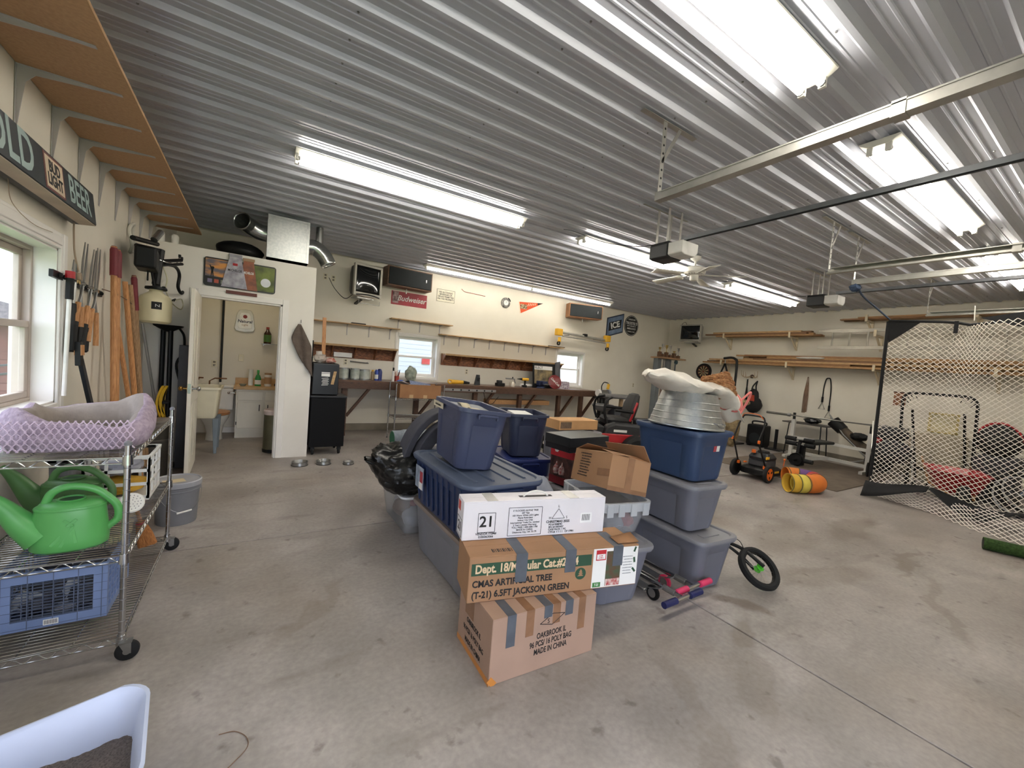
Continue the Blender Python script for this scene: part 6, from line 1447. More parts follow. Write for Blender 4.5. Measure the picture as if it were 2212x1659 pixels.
hopper('plywood bin shelf left of the nearer window', .78, 2.36, (.80, 1.2, 1.6, 1.97, 2.34)); hopper('long plywood bin shelf between the windows', 3.36, 6.50, (3.37, 3.75, 4.15, 4.57, 4.97, 5.40, 5.85, 6.25, 6.49))
o = MB().box(1.24, YW-.05, 1.385, 1.56, YW-.014, 1.47).build('paper_roll_box', paper, None, smooth=0); tag(o, 'pale box tucked in the plywood bin shelf', 'box')
t = thing('metal_bar', 'short towel bar on the wall over the paint cans', 'bar', (1.70, YW, 1.31)); MB().cyl((-.17, -.04, .01), (.17, -.04, -.01), .010, n=8).build('bar', steel, t)
for x in (-.15, .15): MB().cyl((x, -.04, 0), (x, 0, 0), .010, n=8).build('mount', steel, t)
for x, z, lab in ((1.46, 1.30, 'outlet plate above the paint cans'), (3.98, 1.26, 'outlet plate over the workbench'), (8.35, 1.16, 'outlet plate beyond the far bench window'), (9.35, 1.18, 'outlet plate near the weight machine')): plate(lab, (x, YW-.001, z), FACE_Y)

# workbench
bn = thing('workbench', 'long brown built-in workbench under the windows', 'workbench', (0, 0, 0))
MB().box(.72, 7.58, .972, 7.45, YW-.04, 1.0).build('top', pm('bench_top', (112, 82, 64), .32, rgb2=(84, 60, 46), scale=5, stretch=(1, 8, 8)), bn, smooth=0)
MB().box(.72, 7.58, .85, 7.45, 7.62, .9715).build('apron', wood_dark, bn, smooth=0)
for x in (1.38, 2.7, 3.97, 5.1, 6.22, 6.93):
    MB().box(x-.045, 7.66, 0, x+.045, 7.75, .9715).build('leg', wood_dark, bn, smooth=0, bevel=.003); MB().bar((x+.05, 7.70, .35), (x+.42, 7.66, .86), .04, .07, (0, 1, 0)).build('brace', wood_dark, bn, smooth=0)
MB().bar((3.2, 7.575, .90), (4.4, 7.575, .90), .01, .05).build('power_strip', pm('strip_grey', (150, 150, 150), .4, .4), bn, smooth=0)
for k in range(6): MB().bx((3.4+k*.18, 7.568, .90), (.03, .006, .03)).build('strip_socket', black, bn, smooth=0)
MB().sweep(bez([(4.1, 7.57, .87), (4.2, 7.6, .66), (4.35, 7.62, .62), (4.5, 7.62, .78)], 5), .006, 6).build('hanging_cord', black, bn)
o = MB().box(4.35, 7.76, .60, 6.0, 8.0, .70).build('under_shelf_board', wood_lt, None, smooth=0); tag(o, 'pale pine timber stored on the brace under the bench', 'timber')
# items on the bench
zt = 1.001
def can(label, x, y, r, h, mt): return bottle(label, 'paint_can', (x, y, zt), [(0, 0), (r, 0), (r, h-.012), (r+.004, h-.010), (r+.004, h), (r-.008, h), (r-.010, h-.006), (0, h-.006)], mt, cat='paint can', group='paint cans on the bench', labelm=pm('can_label', (196, 200, 190), .5, rgb2=(160, 168, 160), scale=8), lz=(.02, h-.03, r+.0006))
can('paint can nearest the fridge', 1.38, 7.86, .08, .20, galv); can('pale paint can in the middle of the row', 1.57, 7.86, .08, .20, galv); can('widest blue-grey paint can in the row', 1.74, 7.88, .095, .19, galv)
bottle('dark bottle squeezed between the first paint cans', 'oil_bottle', (1.475, 7.94, zt), [(0, 0), (.03, 0), (.03, .16), (.015, .19), (0, .19)], c_blk)
bottle('brown spray can beside the paint cans', 'spray_can', (1.88, 7.84, zt), [(0, 0), (.03, 0), (.03, .15), (.02, .165), (0, .165)], pm('can_brown', (130, 110, 80), .4), yellow, (.16, .19, .02))
bottle('blue and white spray can on the bench', 'spray_can', (1.94, 7.80, zt), [(0, 0), (.032, 0), (.032, .17), (.018, .2), (0, .2)], pm('can_blue', (40, 70, 160), .4), white_pl, (.19, .215, .012), paper, (.03, .11, .0325))
bottle('dark blue bottle with handle on the bench', 'jug', (2.01, 7.86, zt), [(0, 0), (.045, 0), (.048, .16), (.035, .20), (.02, .215), (0, .215)], pm('jug_blue', (30, 44, 110), .4))
bottle('white caulk tube with black nozzle on the bench', 'caulk_tube', (2.24, 7.76, zt), [(0, 0), (.024, 0), (.024, .19), (.012, .2), (0, .2)], white_pl, black, (.2, .26, .016))
bc2 = thing('brush_pot', 'red pot full of brushes and screwdrivers on the bench', 'tool pot', (2.34, 7.86, zt)); MB().lathe([(0, 0), (.04, 0), (.045, .10), (.04, .10), (.036, .01), (0, .01)], 18).build('pot', pm('pot_red', (160, 60, 50), .5), bc2)
for k in range(9): a = k*2.4; MB().cyl((.012*math.cos(a), .012*math.sin(a), .02), (.055*math.cos(a), .05*math.sin(a), .18+.02*(k % 3)), .006, .004, n=6).build('tool', [red, wood_h, black][k % 3], bc2)
m = MB(); blob(m, (2.38, 7.75, zt+.018), (.06, .03, .018), 2, .1, flatbot=zt); tag(m.build('blue_tape_roll', pm('blue_tape', (50, 80, 170), .5), None), 'blue lump of masking tape by the brush pot', 'tape')
m = MB(); blob(m, (2.56, 7.72, zt+.015), (.09, .05, .016), 4, .2, flatbot=zt); tag(m.build('black_pouch', black, None), 'flat black pouch on the bench before the window', 'pouch')
m = MB(); blob(m, (2.62, 7.88, zt+.15), (.11, .08, .16), 6, .2, flatbot=zt); tag(m.build('green_sack', pm('sack_green', (106, 116, 104), .5, rgb2=(170, 176, 160), scale=14, bump=.5), None), 'greenish plastic sack standing before the bench window', 'bag')
t = thing('reciprocating_saw', 'yellow and black power saw lying on the bench', 'power tool', (3.62, 7.80, zt+.045), rad(-5)); MB().sweep([(-.16, 0, 0), (-.05, 0, .0), (.10, 0, 0)], [.045, .042, .034], 12).build('body', yellow, t); MB().sweep([(.10, 0, 0), (.24, 0, -.01)], [.036, .022], 10).build('boot', black, t); MB().sweep(bez([(-.15, 0, .02), (-.21, 0, .035), (-.23, 0, 0), (-.2, 0, -.03), (-.14, 0, -.03)], 4), .016, 8).build('handle', yellow, t)
t = thing('computer_speaker', 'small black tapered speaker on the bench', 'speaker', (4.06, 7.82, zt)); MB().loft([rrect(0, 0, .11, .11, .02, 0), rrect(.01, 0, .07, .07, .02, .22)]).build('body', pm('spk_black', (24, 28, 34), .35), t, smooth=40); MB().xf((0, -.045, .1), (rad(10), 0, 0)).box(-.035, -.006, -.06, .035, .0, .06).build('grille', grl, t, smooth=0)
t = thing('battery_charger', 'black battery charger on the bench', 'charger', (4.62, 7.80, zt)); MB().box(-.10, -.06, 0, .10, .06, .07).build('base', black, t, smooth=0, bevel=.012); MB().box(-.07, -.05, .07, .03, .05, .13).build('battery', pm('battery', (40, 40, 42), .4), t, smooth=0, bevel=.01)
t = thing('spray_gun', 'chrome paint spray gun on the bench', 'spray gun', (4.94, 7.80, zt)); MB().lathe([(0, 0), (.055, 0), (.06, .08), (.04, .12), (.02, .13), (0, .13)], 18).build('cup', pm('gun_cup', (200, 190, 176), .25, .4), t); MB().sweep([(-.18, 0, .18), (0, 0, .175), (.06, 0, .17)], .014, 8).build('barrel', steel, t); MB().sweep([(.04, 0, .17), (.08, 0, .08)], .014, 8).build('grip', steel, t); MB().cyl((.0, 0, .17), (0, 0, .22), .012, n=8).build('knob', black, t)
t = thing('cordless_drill', 'yellow cordless drill standing on the bench', 'drill', (5.28, 7.80, zt), rad(170)); MB().box(-.045, -.035, 0, .055, .035, .05).build('battery', black, t, smooth=0, bevel=.008); MB().sweep([(0, 0, .05), (.0, 0, .15)], [.022, .025], 10).build('grip', black, t); MB().sweep([(-.08, 0, .18), (.08, 0, .18)], [.034, .034], 12).build('motor', yellow, t); MB().sweep([(.08, 0, .18), (.12, 0, .18), (.20, 0, .18)], [.024, .018, .006], 10).build('chuck', black, t)
t = thing('bench_vise', 'dark blue bench vise on the workbench', 'vise', (5.72, 7.78, zt)); vb = pm('vise_blue', (34, 44, 78), .5)
MB().lathe([(0, 0), (.10, 0), (.09, .03), (.05, .05), (0, .05)], 18).build('base', vb, t); MB().box(-.09, -.07, .05, .09, .10, .17).build('fixed_jaw', vb, t, smooth=0, bevel=.02); MB().box(-.07, -.18, .08, .07, -.08, .17).build('moving_jaw', vb, t, smooth=0, bevel=.015); MB().cyl((0, -.18, .1), (0, -.26, .1), .016, n=8).build('screw', steel, t); MB().cyl((-.10, -.25, .1), (.10, -.25, .1), .008, n=6).build('handle_bar', steel, t)
o = MB().cyl((5.28, 7.98, zt+.035), (5.68, 7.98, zt+.035), .034, n=14).build('paper_roll', paper, None); tag(o, 'white paper roll lying behind the vise', 'roll')
t = thing('campaign_sign', 'black-backed yard sign headed ELECT leaning on the window', 'sign', (5.86, 7.83, zt), rad(4), None, (rad(-7), 0, rad(2))); MB().box(-.34, 0, 0, .34, .012, .58).build('backing', black, t, smooth=0); MB().box(-.29, -.002, .10, .25, -.0005, .43).build('print', pm('poster_print', (150, 130, 90), .5, rgb2=(60, 56, 48), scale=7), t, smooth=0)
MB().box(-.29, -.003, .43, .25, -.0005, .52).build('white_band', paper, t, smooth=0); text('ELECT', .085, ink, t, (-.16, -.0036, .475), FACE_Y, bold=.001)
MB().grid(lambda u, v: (.34+.12*u*u, .0-.06*u+.006, .02+.60*v+.04*u), 6, 4).build('curled_edge', pm('sign_grey', (70, 70, 74), .5), t, solid=.004)
t = thing('cola_sign', 'round dark red cola disc leaning on the workbench', 'sign', (6.10, 7.74, zt+.163), 0, None, (rad(-14), 0, rad(-14))); MB().lathe([(0, -.012), (.15, -.010), (.17, .0), (.165, .004), (0, .0)], 36, (0, 0, 0), 'y').build('disc', pm('cola_red', (116, 34, 36), .35), t)
text('Coca-Cola', .078, w_ink, t, (0, -.0135, 0), (PI/2, rad(42), 0), shear=.3, bold=.001, sx=.82)
t = thing('tin_sign', 'small purple picture sign at the far end of the bench', 'sign', (6.44, 7.84, zt), rad(-10), None, (rad(-15), 0, rad(-10))); MB().box(-.19, 0, 0, .19, .006, .19).build('panel', pm('tin_print', (96, 70, 92), .4, rgb2=(190, 180, 186), scale=24), t, smooth=0); MB().box(-.20, .001, -.004, .20, .009, .0).build('hem', red, t, smooth=0)
# miter saw stand hung above the far window
ms = thing('miter_saw_stand', 'yellow-ended folding saw stand hung over the far window', 'saw stand', (7.15, 8.03, 2.36)); 
MB().cyl((-.80, 0, .03), (.78, 0, -.02), .030, n=14).build('beam', pm('alu', (186, 184, 176), .35, .7), ms); MB().cyl((-.72, -.03, -.06), (.74, -.03, -.10), .018, n=10).build('lower_tube', pm('alu', (186, 184, 176)), ms)
for s, x in ((-1, -.83), (1, .82)):
    e = MB().box(x-.09, -.06, -.06, x+.09, .06, .11).build('end_bracket', yellow, ms, smooth=0, bevel=.02); MB().cyl((x, -.05, -.10), (x, -.05, -.22), .04, n=10).build('leg_clamp', yellow, e); MB().lathe([(.03, -.015), (.055, -.015), (.055, .015), (.03, .015), (.03, -.015)], 14, (x-.02, -.05, -.25), 'x').build('wheel', black, e)
MB().box(-.02, -.05, .0, .08, .05, .07).build('carriage', black, ms, smooth=0, bevel=.01)
for x in (-.5, .5): MB().bar((x, 0, -.02), (x, .18, -.02), .03, .02).build('wall_hook', steel, ms, smooth=0)
# small chrome rack with brown carton below the window
wire_rack('short chrome rack before the bench holding a brown carton', 2.10, 2.98, 7.02, 7.42, (.42, .76), 1.0, False, 'wire_rack', .0028, .03)
t = thing('carton', 'open brown carton with blue folder on the short chrome rack', 'box', (2.55, 7.2, .765), rad(-4), 'cartons'); w, d, h, q = .74, .36, .24, .005
MB().box(-w/2, -d/2, 0, w/2, d/2, q).box(-w/2, -d/2, q, -w/2+q, d/2, h).box(w/2-q, -d/2, q, w/2, d/2, h).box(-w/2+q, -d/2, q, w/2-q, -d/2+q, h).box(-w/2+q, d/2-q, q, w/2-q, d/2, h).build('body', card_d, t, smooth=0)
for x in (-.2, .05): MB().box(x, -d/2-.001, 0, x+.07, -d/2, .06).build('tape_patch', pm('tape_pale', (190, 160, 120), .4), t, smooth=0)
MB().xf((.05, .0, .20), (rad(25), rad(8), 0)).box(-.20, -.15, 0, .20, .15, .008).build('blue_folder', pm('folder_blue', (88, 102, 140), .4, rgb2=(120, 130, 160), scale=40), t, smooth=0); MB().xf((-.20, -.04, .22), (rad(-5), rad(18), rad(15))).box(-.2, -.12, 0, .18, .12, .004).build('papers', paper, t, smooth=0)
# ================================================================== right part: lumber wall, machines, net
def plank(label, name, a, b, w, t, mat, cat='board', group='boards on the lumber rack'):
    a = Vector(a); o = MB().bar((0, 0, 0), Vector(b)-a, w, t).build(name, mat, None, smooth=0, loc=a); return tag(o, label, cat, group)
wl = [pm('lumber_%d' % k, c, .7, rgb2=tuple(int(q*.8) for q in c), scale=7, stretch=(14, 1.5, 14)) for k, c in enumerate(((176, 134, 88), (150, 108, 68), (196, 158, 112), (128, 92, 62)))]
arm_m = pm('rack_wood', (206, 192, 164), .6, var=.06)
def rack_arm(label, y, z, dep=.42, drop=.27):
    t = thing('rack_bracket', label, 'bracket', (XR-.001, y, z), 0, 'lumber rack brackets')
    MB().box(-dep, -.02, 0, 0, .02, .035).build('arm', arm_m, t, smooth=0); MB().box(-.03, -.02, -drop, 0, .02, -.001).build('wall_cleat', arm_m, t, smooth=0); MB().bar((-.015, 0, -drop+.03), (-dep*.72, 0, -.002), .03, .03, (0, 1, 0)).build('brace', arm_m, t, smooth=0)
    MB().box(-dep, -.02, .035, -dep+.025, .02, .13).build('end_stop', arm_m, t, smooth=0)
ORD = ('first', 'second', 'third', 'fourth', 'fifth')
for k, y in enumerate((6.22, 4.66)): rack_arm('pale wooden bracket under the upper lumber, %s from the corner television' % ORD[k], y, 2.62)
for k, y in enumerate((6.22, 4.66, 3.08, 1.5, .1)): rack_arm('pale wooden bracket under the long lower lumber, %s from the dartboard' % ORD[k], y, 1.93)
rack_arm('pale wooden bracket under the ladder end', 3.12, 2.62)
random.seed(5)
ROW = ('front', 'middle', 'back'); LAY = ('bottom', 'second', 'third', 'fourth', 'fifth', 'top')
for k in range(8):
    z = 2.676+.040*(k//3); x = XR-.36+.11*(k % 3); y0 = 6.75-random.random()*.5; y1 = 4.55-random.random()*.5
    plank('%s board in the %s layer on the upper lumber brackets' % (ROW[k % 3], LAY[k//3]), 'lumber_board', (x, y0, z+.001), (x+.0, y1, z+.001), .10, .038, wl[k % 4])
for k in range(18):
    z = 1.986+.040*(k//3); x = XR-.36+.11*(k % 3); y0 = (6.75 if k < 9 else 5.9)-random.random()*.9; y1 = (3.6 if k % 2 else -.2)-random.random()*1.0
    plank('%s board in the %s layer on the long lower lumber brackets' % (ROW[k % 3], LAY[k//3]), 'lumber_board', (x, y0, z+.001), (x, y1, z+.001), .10, .038, wl[(k*3) % 4])
m = MB(); blob(m, (XR-.40, 4.2, 2.16), (.06, .28, .03), 3, .2); tag(m.build('plastic_sheet', pm('sheet_white', (214, 210, 200), .3, alpha=.8), None), 'white plastic scrap on the lower lumber', 'sheet')
for k in range(6): plank('%s long board in the %s layer just below the ceiling' % (ROW[k % 3], LAY[k//3]), 'lumber_board', (XR-.30+.10*(k % 3), 3.75-.3*(k % 2), 2.985+.03*(k//3)), (XR-.30+.10*(k % 3), -.9, 2.985+.03*(k//3)), .09, .026, wl[(k+1) % 4] if k < 4 else pm('white_trim_board', (206, 196, 176), .6), group='boards below the ceiling')
for k, y in enumerate((3.3, 1.8, .3)): rack_arm('pale wooden bracket just below the ceiling, %s from the far corner' % ORD[k], y, 2.93, .38, .2)
ld = thing('ladder', 'aluminium ladder hung sideways right of the upper lumber', 'ladder', (XR-.36, 0, 0)); alu = pm('ladder_alu', (168, 162, 150), .5, .5)
for z in (2.40, 2.75): MB().box(-.015, 1.1, z-.035, .015, 4.1, z+.035).build('rail', alu, ld, smooth=0, bevel=.004)
for k in range(10): MB().cyl((0, 3.84-.30*k, 2.40), (0, 3.84-.30*k, 2.75), .016, n=8).build('rung', alu, ld)
# television, dartboard and hung gear on the lumber wall
t = crt('small tube television high in the far corner', (10.28, 7.18, 2.77), rad(-84), .62, .48, .36, pm('tv_grey', (150, 148, 140), .45)); MB().sweep(bez([(-.25, .3, .18), (-.35, .35, .35), (-.5, .42, .3), (-.55, .44, .05)], 5), .006, 6).build('cord', black, t)
db = thing('dartboard', 'round dartboard on the far wall', 'dartboard', (XR-.001, 6.93, 1.73)); MB().lathe([(0, -.035), (.20, -.035), (.228, -.03), (.23, 0), (0, 0)], 36, (0, 0, 0), 'x').build('board', pm('dart_black', (30, 26, 24), .9), db)
for k in range(20):
    a0 = 2*PI*(k-.5)/20; MB().add([(-.0365, .02*math.cos(a), .02*math.sin(a)) for a in (a0, a0+PI/10)]+[(-.0365, .155*math.cos(a), .155*math.sin(a)) for a in (a0+PI/10, a0)], [(0, 1, 2, 3)]).build('segment', pm('dart_cream', (176, 150, 112), .9) if k % 2 else pm('dart_dark', (40, 34, 30), .9), db, smooth=0)
MB().lathe([(.155, -.037), (.165, -.037), (.165, -.0355), (.155, -.0355), (.155, -.037)], 36, (0, 0, 0), 'x').build('double_ring', pm('dart_red', (120, 40, 32), .9), db, smooth=0)
MB().lathe([(0, -.039), (.02, -.039), (.02, -.0355), (0, -.0355)], 14, (0, 0, 0), 'x').build('bullseye', pm('dart_red', (120, 40, 32)), db, smooth=0); MB().cyl((-.035, -.10, -.06), (-.14, -.12, -.03), .006, n=6).build('dart', steel, db)
an = thing('antlers', 'pair of pale antlers mounted on the far wall', 'antlers', (XR-.001, 5.60, 1.68)); bone = pm('bone', (176, 156, 128), .6)
MB().lathe([(0, -.03), (.04, -.03), (.05, 0), (0, 0)], 14, (0, 0, 0), 'x').build('plate', wood_dark, an)
for s in (-1, 1):
    MB().sweep(bez([(-.03, .02*s, 0), (-.08, .12*s, -.03), (-.14, .19*s, .02), (-.16, .20*s, .14)], 5), [.016-.0008*i for i in range(16)], 8).build('beam', bone, an)
    for y, h in ((.11, .11), (.17, .13)): MB().cyl((-.09, y*s, -.02), (-.11, y*s*1.05, h), .011, .003, n=6).build('tine', bone, an)
bgp = thing('backpack', 'black and red bag hanging on the far wall', 'bag', (XR-.15, 5.42, .78)); m = MB(); blob(m, (0, 0, .20), (.12, .20, .21), 2, .12); m.build('body', pm('bag_black', (26, 24, 24), .8), bgp); m = MB(); blob(m, (-.03, .0, .42), (.08, .12, .18), 5, .12); m.build('upper', pm('bag_black', (26, 24, 24)), bgp)
MB().bx((-.105, .0, .34), (.02, .13, .20), (0, rad(-8), 0)).build('red_panel', pm('bag_red', (170, 60, 40), .7), bgp, smooth=0, bevel=.008)
for s in (-.06, .06): MB().sweep(bez([(-.04, s, .52), (-.03, s*.6, .66), (.08, 0, .79)], 5), .016, 6).build('strap', black, bgp)
t = thing('ball_bat', 'black bat hanging beside the black and red bag', 'bat', (XR-.04, 5.68, 1.0)); MB().lathe([(0, 0), (.03, .01), (.033, .2), (.015, .42), (.014, .58), (.022, .59), (.022, .6), (0, .6)], 14).build('barrel', black, t); MB().cyl((0, 0, .43), (0, 0, .57), .0165, n=10).build('grip_tape', rubber, t)
for k, (y, n) in enumerate(((4.34, 5),)):
    r_ = thing('jump_ropes', 'bundle of thin tan ropes hanging on a nail', 'rope', (XR-.012, y, 1.75))
    for q in range(n): MB().sweep(bez([(-.01, -.03+.012*q, -.80), (-.01, -.035+.012*q, -.4), (-.012, -.012, -.05), (-.02, 0, .0), (-.012, .012, -.05), (-.01, .005+.012*q, -.4), (-.01, .0+.014*q, -.82)], 5), .005, 5).build('strand', pm('rope_tan', (130, 104, 84), .8), r_)
r_ = thing('resistance_band', 'black exercise band with triangle handles on a nail', 'exercise band', (XR-.02, 3.95, 1.75)); MB().sweep(bez([(0, .07, -.42), (0, .065, -.2), (0, .04, -.03), (0, 0, .0), (0, -.04, -.03), (0, -.07, -.25), (0, -.07, -.60)], 6), .011, 8).build('tube', black, r_)
for y, z in ((.07, -.42), (-.07, -.60)): MB().cyl((0, y, z), (0, y, z-.12), .019, n=10).build('sleeve', rubber, r_); MB().sweep([(0, y, z-.12), (0, y-.06, z-.27), (0, y+.06, z-.27)], .007, 6, closed=True).build('handle', black, r_)
# home gym with trophies
gy = thing('home_gym', 'tall grey steel home gym in the far corner', 'gym machine', (9.72, 7.45, 0)); gg = pm('gym_grey', (112, 118, 122), .4, .3, var=.08)
for x in (-.40, .02): MB().box(x, -.05, .0, x+.16, .10, 1.99).build('upright', gg, gy, smooth=0, bevel=.01)
for x in (-.15, -.08): MB().cyl((x, -.02, .05), (x, -.02, 1.98), .012, n=10).build('guide_rod', chrome, gy)
for k in range(10): MB().box(-.22, -.09, .10+k*.055, .0, .06, .15+k*.055).build('weight_plate', black_m, gy, smooth=0)
MB().box(-.46, -.22, 1.99, .58, .16, 2.03).build('top_board', wood_h2, gy, smooth=0); MB().box(-.5, -.35, .0, .55, .2, .05).build('base', gg, gy, smooth=0)
MB().cyl((.42, 0, 1.55), (.42, 0, 2.0), .02, n=8).build('cable_arm', gg, gy); MB().lathe([(0, -.02), (.06, -.02), (.06, .02), (0, .02)], 16, (.45, 0, 1.93), 'y').build('pulley', pm('pulley_teal', (60, 84, 92), .4), gy); MB().sweep([(.45+.05*math.cos(x), 0, 1.55+.12*math.sin(x)) for x in [2*PI*i/16 for i in range(16)]], .014, 6, closed=True).build('handle_loop', black, gy)
MB().sweep(bez([(.35, -.05, 1.42), (.5, -.1, 1.40), (.62, -.15, 1.30), (.66, -.2, 1.1)], 5), .02, 8).build('press_arm', gg, gy); MB().bx((.40, -.05, 1.42), (.2, .12, .08)).build('press_block', pm('pulley_teal', (60, 84, 92)), gy, smooth=0)
gold = pm('trophy_gold', (176, 150, 90), .3, .8)
for k, (x, h) in enumerate(((9.36, .26), (9.48, .36), (9.64, .34), (9.80, .34), (9.98, .20), (10.16, .30))):
    p = thing('trophy', ['low square trophy at the left end of the gym top', 'tall cup trophy second from the left on the gym top', 'handled cup trophy third on the gym top', 'slim cup trophy fourth on the gym top', 'short plaque trophy fifth on the gym top', 'figure trophy at the right end of the gym top'][k], 'trophy', (x, 7.40, 2.031), 0, 'trophies on the gym')
    MB().box(-.045, -.04, 0, .045, .04, .08 if k % 2 else .14).build('plinth', walnut, p, smooth=0); z = .08 if k % 2 else .14
    MB().lathe([(0, z), (.03, z), (.008, z+.03), (.008, z+(h-z)*.4), (.035, h-.03), (.04, h), (.034, h), (0, h-.06)], 14).build('cup', chrome if k % 2 else gold, p)
    for s in (-1, 1): MB().sweep(arc((s*.035, 0, h-.05), .022, -PI/2, PI/2, 6, 'y') if s > 0 else arc((s*.035, 0, h-.05), .022, PI/2, PI*1.5, 6, 'y'), .004, 5).build('cup_handle', chrome, p)
# heavy-bag stand
hs = thing('heavy_bag_stand', 'black curved arm stand with straps before the lumber wall', 'stand', (10.02, 5.62, 0)); MB().sweep(bez([(0, 0, .02), (0, 0, 1.2), (0, 0, 1.95), (0, .06, 2.07), (0, .16, 2.10), (0, .34, 2.08)], 6), .03, 10).build('post', black_m, hs); MB().box(-.25, -.25, 0, .25, .25, .03).build('base', black_m, hs, smooth=0, bevel=.005); MB().cyl((0, .30, 2.08), (0, .30, 1.95), .012, n=8).build('chain', steel, hs)
for s in (-1, 1): MB().bar((0, .30, 1.95), (0, .30+.12*s, 1.62), .012, .04).build('strap', black, hs, smooth=0)
cm = thing('camo_blind', 'tan camouflage jacket heaped beside the far mower', 'jacket', (9.45, 5.25, 0)); camo = pm('camo', (160, 140, 104), .9, rgb2=(112, 94, 66), scale=12, bump=.4)
m = MB(); blob(m, (0, 0, .55), (.14, .16, .55), 3, .14, 2.0, flatbot=0); m.build('body', camo, cm); m = MB(); blob(m, (-.02, -.14, 1.06), (.10, .20, .08), 6, .15); m.build('sleeve', camo, cm)
pa = thing('pa_speaker', 'black portable loudspeaker on the floor by the far wall', 'speaker', (10.42, 5.14, 0)); MB().box(-.17, -.20, .03, .17, .20, .52).build('cabinet', black, pa, smooth=0, bevel=.03); MB().sweep(bez([(0, -.16, .51), (0, -.14, .59), (0, .14, .59), (0, .16, .51)], 5), .018, 8).build('handle', black, pa); MB().lathe([(.0, -.178), (.10, -.178), (.13, -.171), (0, -.171)], 24, (0, 0, .20), 'x').build('cone', grl, pa)
for y in (-.15, .15): MB().bx((0, y, .015), (.3, .05, .03)).build('foot', rubber, pa, smooth=0)
t = thing('stand_post', 'short black post on a flat base by the far wall', 'stand', (10.38, 4.72, 0)); MB().cyl((0, 0, .02), (0, 0, .48), .035, n=14).build('post', black_m, t); MB().loft([rrect(0, 0, .36, .34, .05, 0), rrect(0, 0, .36, .34, .05, .02)]).build('base', black_m, t)
# push mower
mw = thing('push_mower', 'black push mower with orange wheel centres', 'lawn mower', (7.02, 3.36, 0), 0, 'mowers')
MB().loft([rrect(0, 0, .60, .44, .12, .07), rrect(0, 0, .62, .46, .12, .10), rrect(0, 0, .60, .44, .12, .16), rrect(0, 0, .48, .36, .12, .19)]).build('deck', black_m, mw, smooth=30); MB().bx((-.05, -.235, .14), (.22, .006, .03)).build('warning_label', yellow, mw, smooth=0)
eb = MB().box(-.16, -.14, .19, .16, .14, .30).build('engine_block', pm('engine_grey', (84, 84, 88), .5, .4), mw, smooth=0, bevel=.02); MB().loft([rrect(.0, 0, .36, .30, .08, .30), rrect(.0, 0, .37, .31, .08, .34), rrect(.0, 0, .28, .24, .08, .40)]).build('shroud', pm('shroud_black', (30, 32, 36), .4), eb); MB().lathe([(0, .40), (.09, .40), (.08, .43), (0, .44)], 18, (.02, 0, 0)).build('recoil_cap', black, eb); MB().cyl((-.17, .06, .40), (-.17, .06, .45), .03, n=12).build('fuel_cap', orange, eb); MB().box(-.20, -.155, .33, -.10, -.145, .37).build('decal', yellow, eb, smooth=0)
for x, y, r, oc in ((-.31, .25, .135, 0), (-.29, -.25, .135, 1), (.33, -.24, .10, 1), (.33, .24, .10, 0)):
    wv = MB().lathe([(r*.7, -.025), (r*.95, -.025), (r, -.015), (r, .015), (r*.95, .025), (r*.7, .025), (r*.7, -.025)], 28, (x, y, r), 'y').build('tire', rubber, mw); MB().lathe([(0, -.022), (r*.7, -.018), (r*.7, .018), (0, .022)], 24, (x, y, r), 'y').build('wheel_disc', orange if oc else black, wv)
    if oc:
        for k in range(3): a = PI/2+2*PI*k/3+PI/3; MB().bx((x+r*.40*math.cos(a), y-.022, r+r*.40*math.sin(a)), (r*.30, .004, r*.2), (0, -a, 0)).build('spoke_hole', black, wv, smooth=0, bevel=.006)
for s in (-1, 1):
    MB().sweep([(-.30, .21*s, .20), (-.56, .19*s, .62)], .013, 8).build('lower_handle', black_m, mw); MB().bx((-.57, .20*s, .63), (.035, .03, .05)).build('clamp_knob', orange, mw, smooth=0, bevel=.006)
    MB().sweep([(-.57, .19*s, .62), (-.44, .19*s, .86), (-.40, .17*s, .95)], .012, 8).build('upper_handle', black_m, mw)
    MB().bx((-.33, .2*s, .23), (.03, .03, .05)).build('bracket_knob', orange, mw, smooth=0)
MB().sweep(bez([(-.40, .17, .95), (-.40, .12, 1.0), (-.40, -.12, 1.0), (-.40, -.17, .95)], 5), .013, 8).build('grip_bar', black_m, mw); MB().sweep(bez([(-.43, .16, .97), (-.46, .10, 1.03), (-.46, -.10, 1.03), (-.43, -.16, .97)], 5), .006, 6).build('safety_bail', orange, mw); MB().bx((-.28, .12, .245), (.05, .03, .02)).build('height_lever', orange, mw, smooth=0); MB().cyl((.36, -.16, .19), (.38, -.16, .29), .008, n=6).ball((.38, -.16, .30), .018).build('height_lever', orange, mw)
# zero-turn mower
zt_ = thing('riding_mower', 'red and black zero-turn riding mower before the workbench', 'lawn mower', (5.18, 5.15, 0), rad(150), 'mowers')
MB().box(-.75, -.42, .34, .60, -.36, .50).build('frame_rail', red, zt_, smooth=0, bevel=.01); MB().box(-.75, .445, .36, .60, .475, .50).build('frame_rail', red, zt_, smooth=0, bevel=.01)
MB().prism([(.05, .40), (.92, .52), (.92, .56), (.30, .62), (.05, .60)], -.36, .36, 'y').build('foot_pan', pm('mat_black', (34, 33, 33), .6), zt_, smooth=0, bevel=.02); MB().box(.28, -.28, .615, .80, .28, .625).build('foot_mat', rubber, zt_, smooth=0)
MB().loft([rrect(.2, 0, .95, 1.20, .2, .12), rrect(.2, 0, .95, 1.20, .2, .24), rrect(.2, 0, .6, 1.0, .2, .28)]).build('cutting_deck', red, zt_, smooth=30)
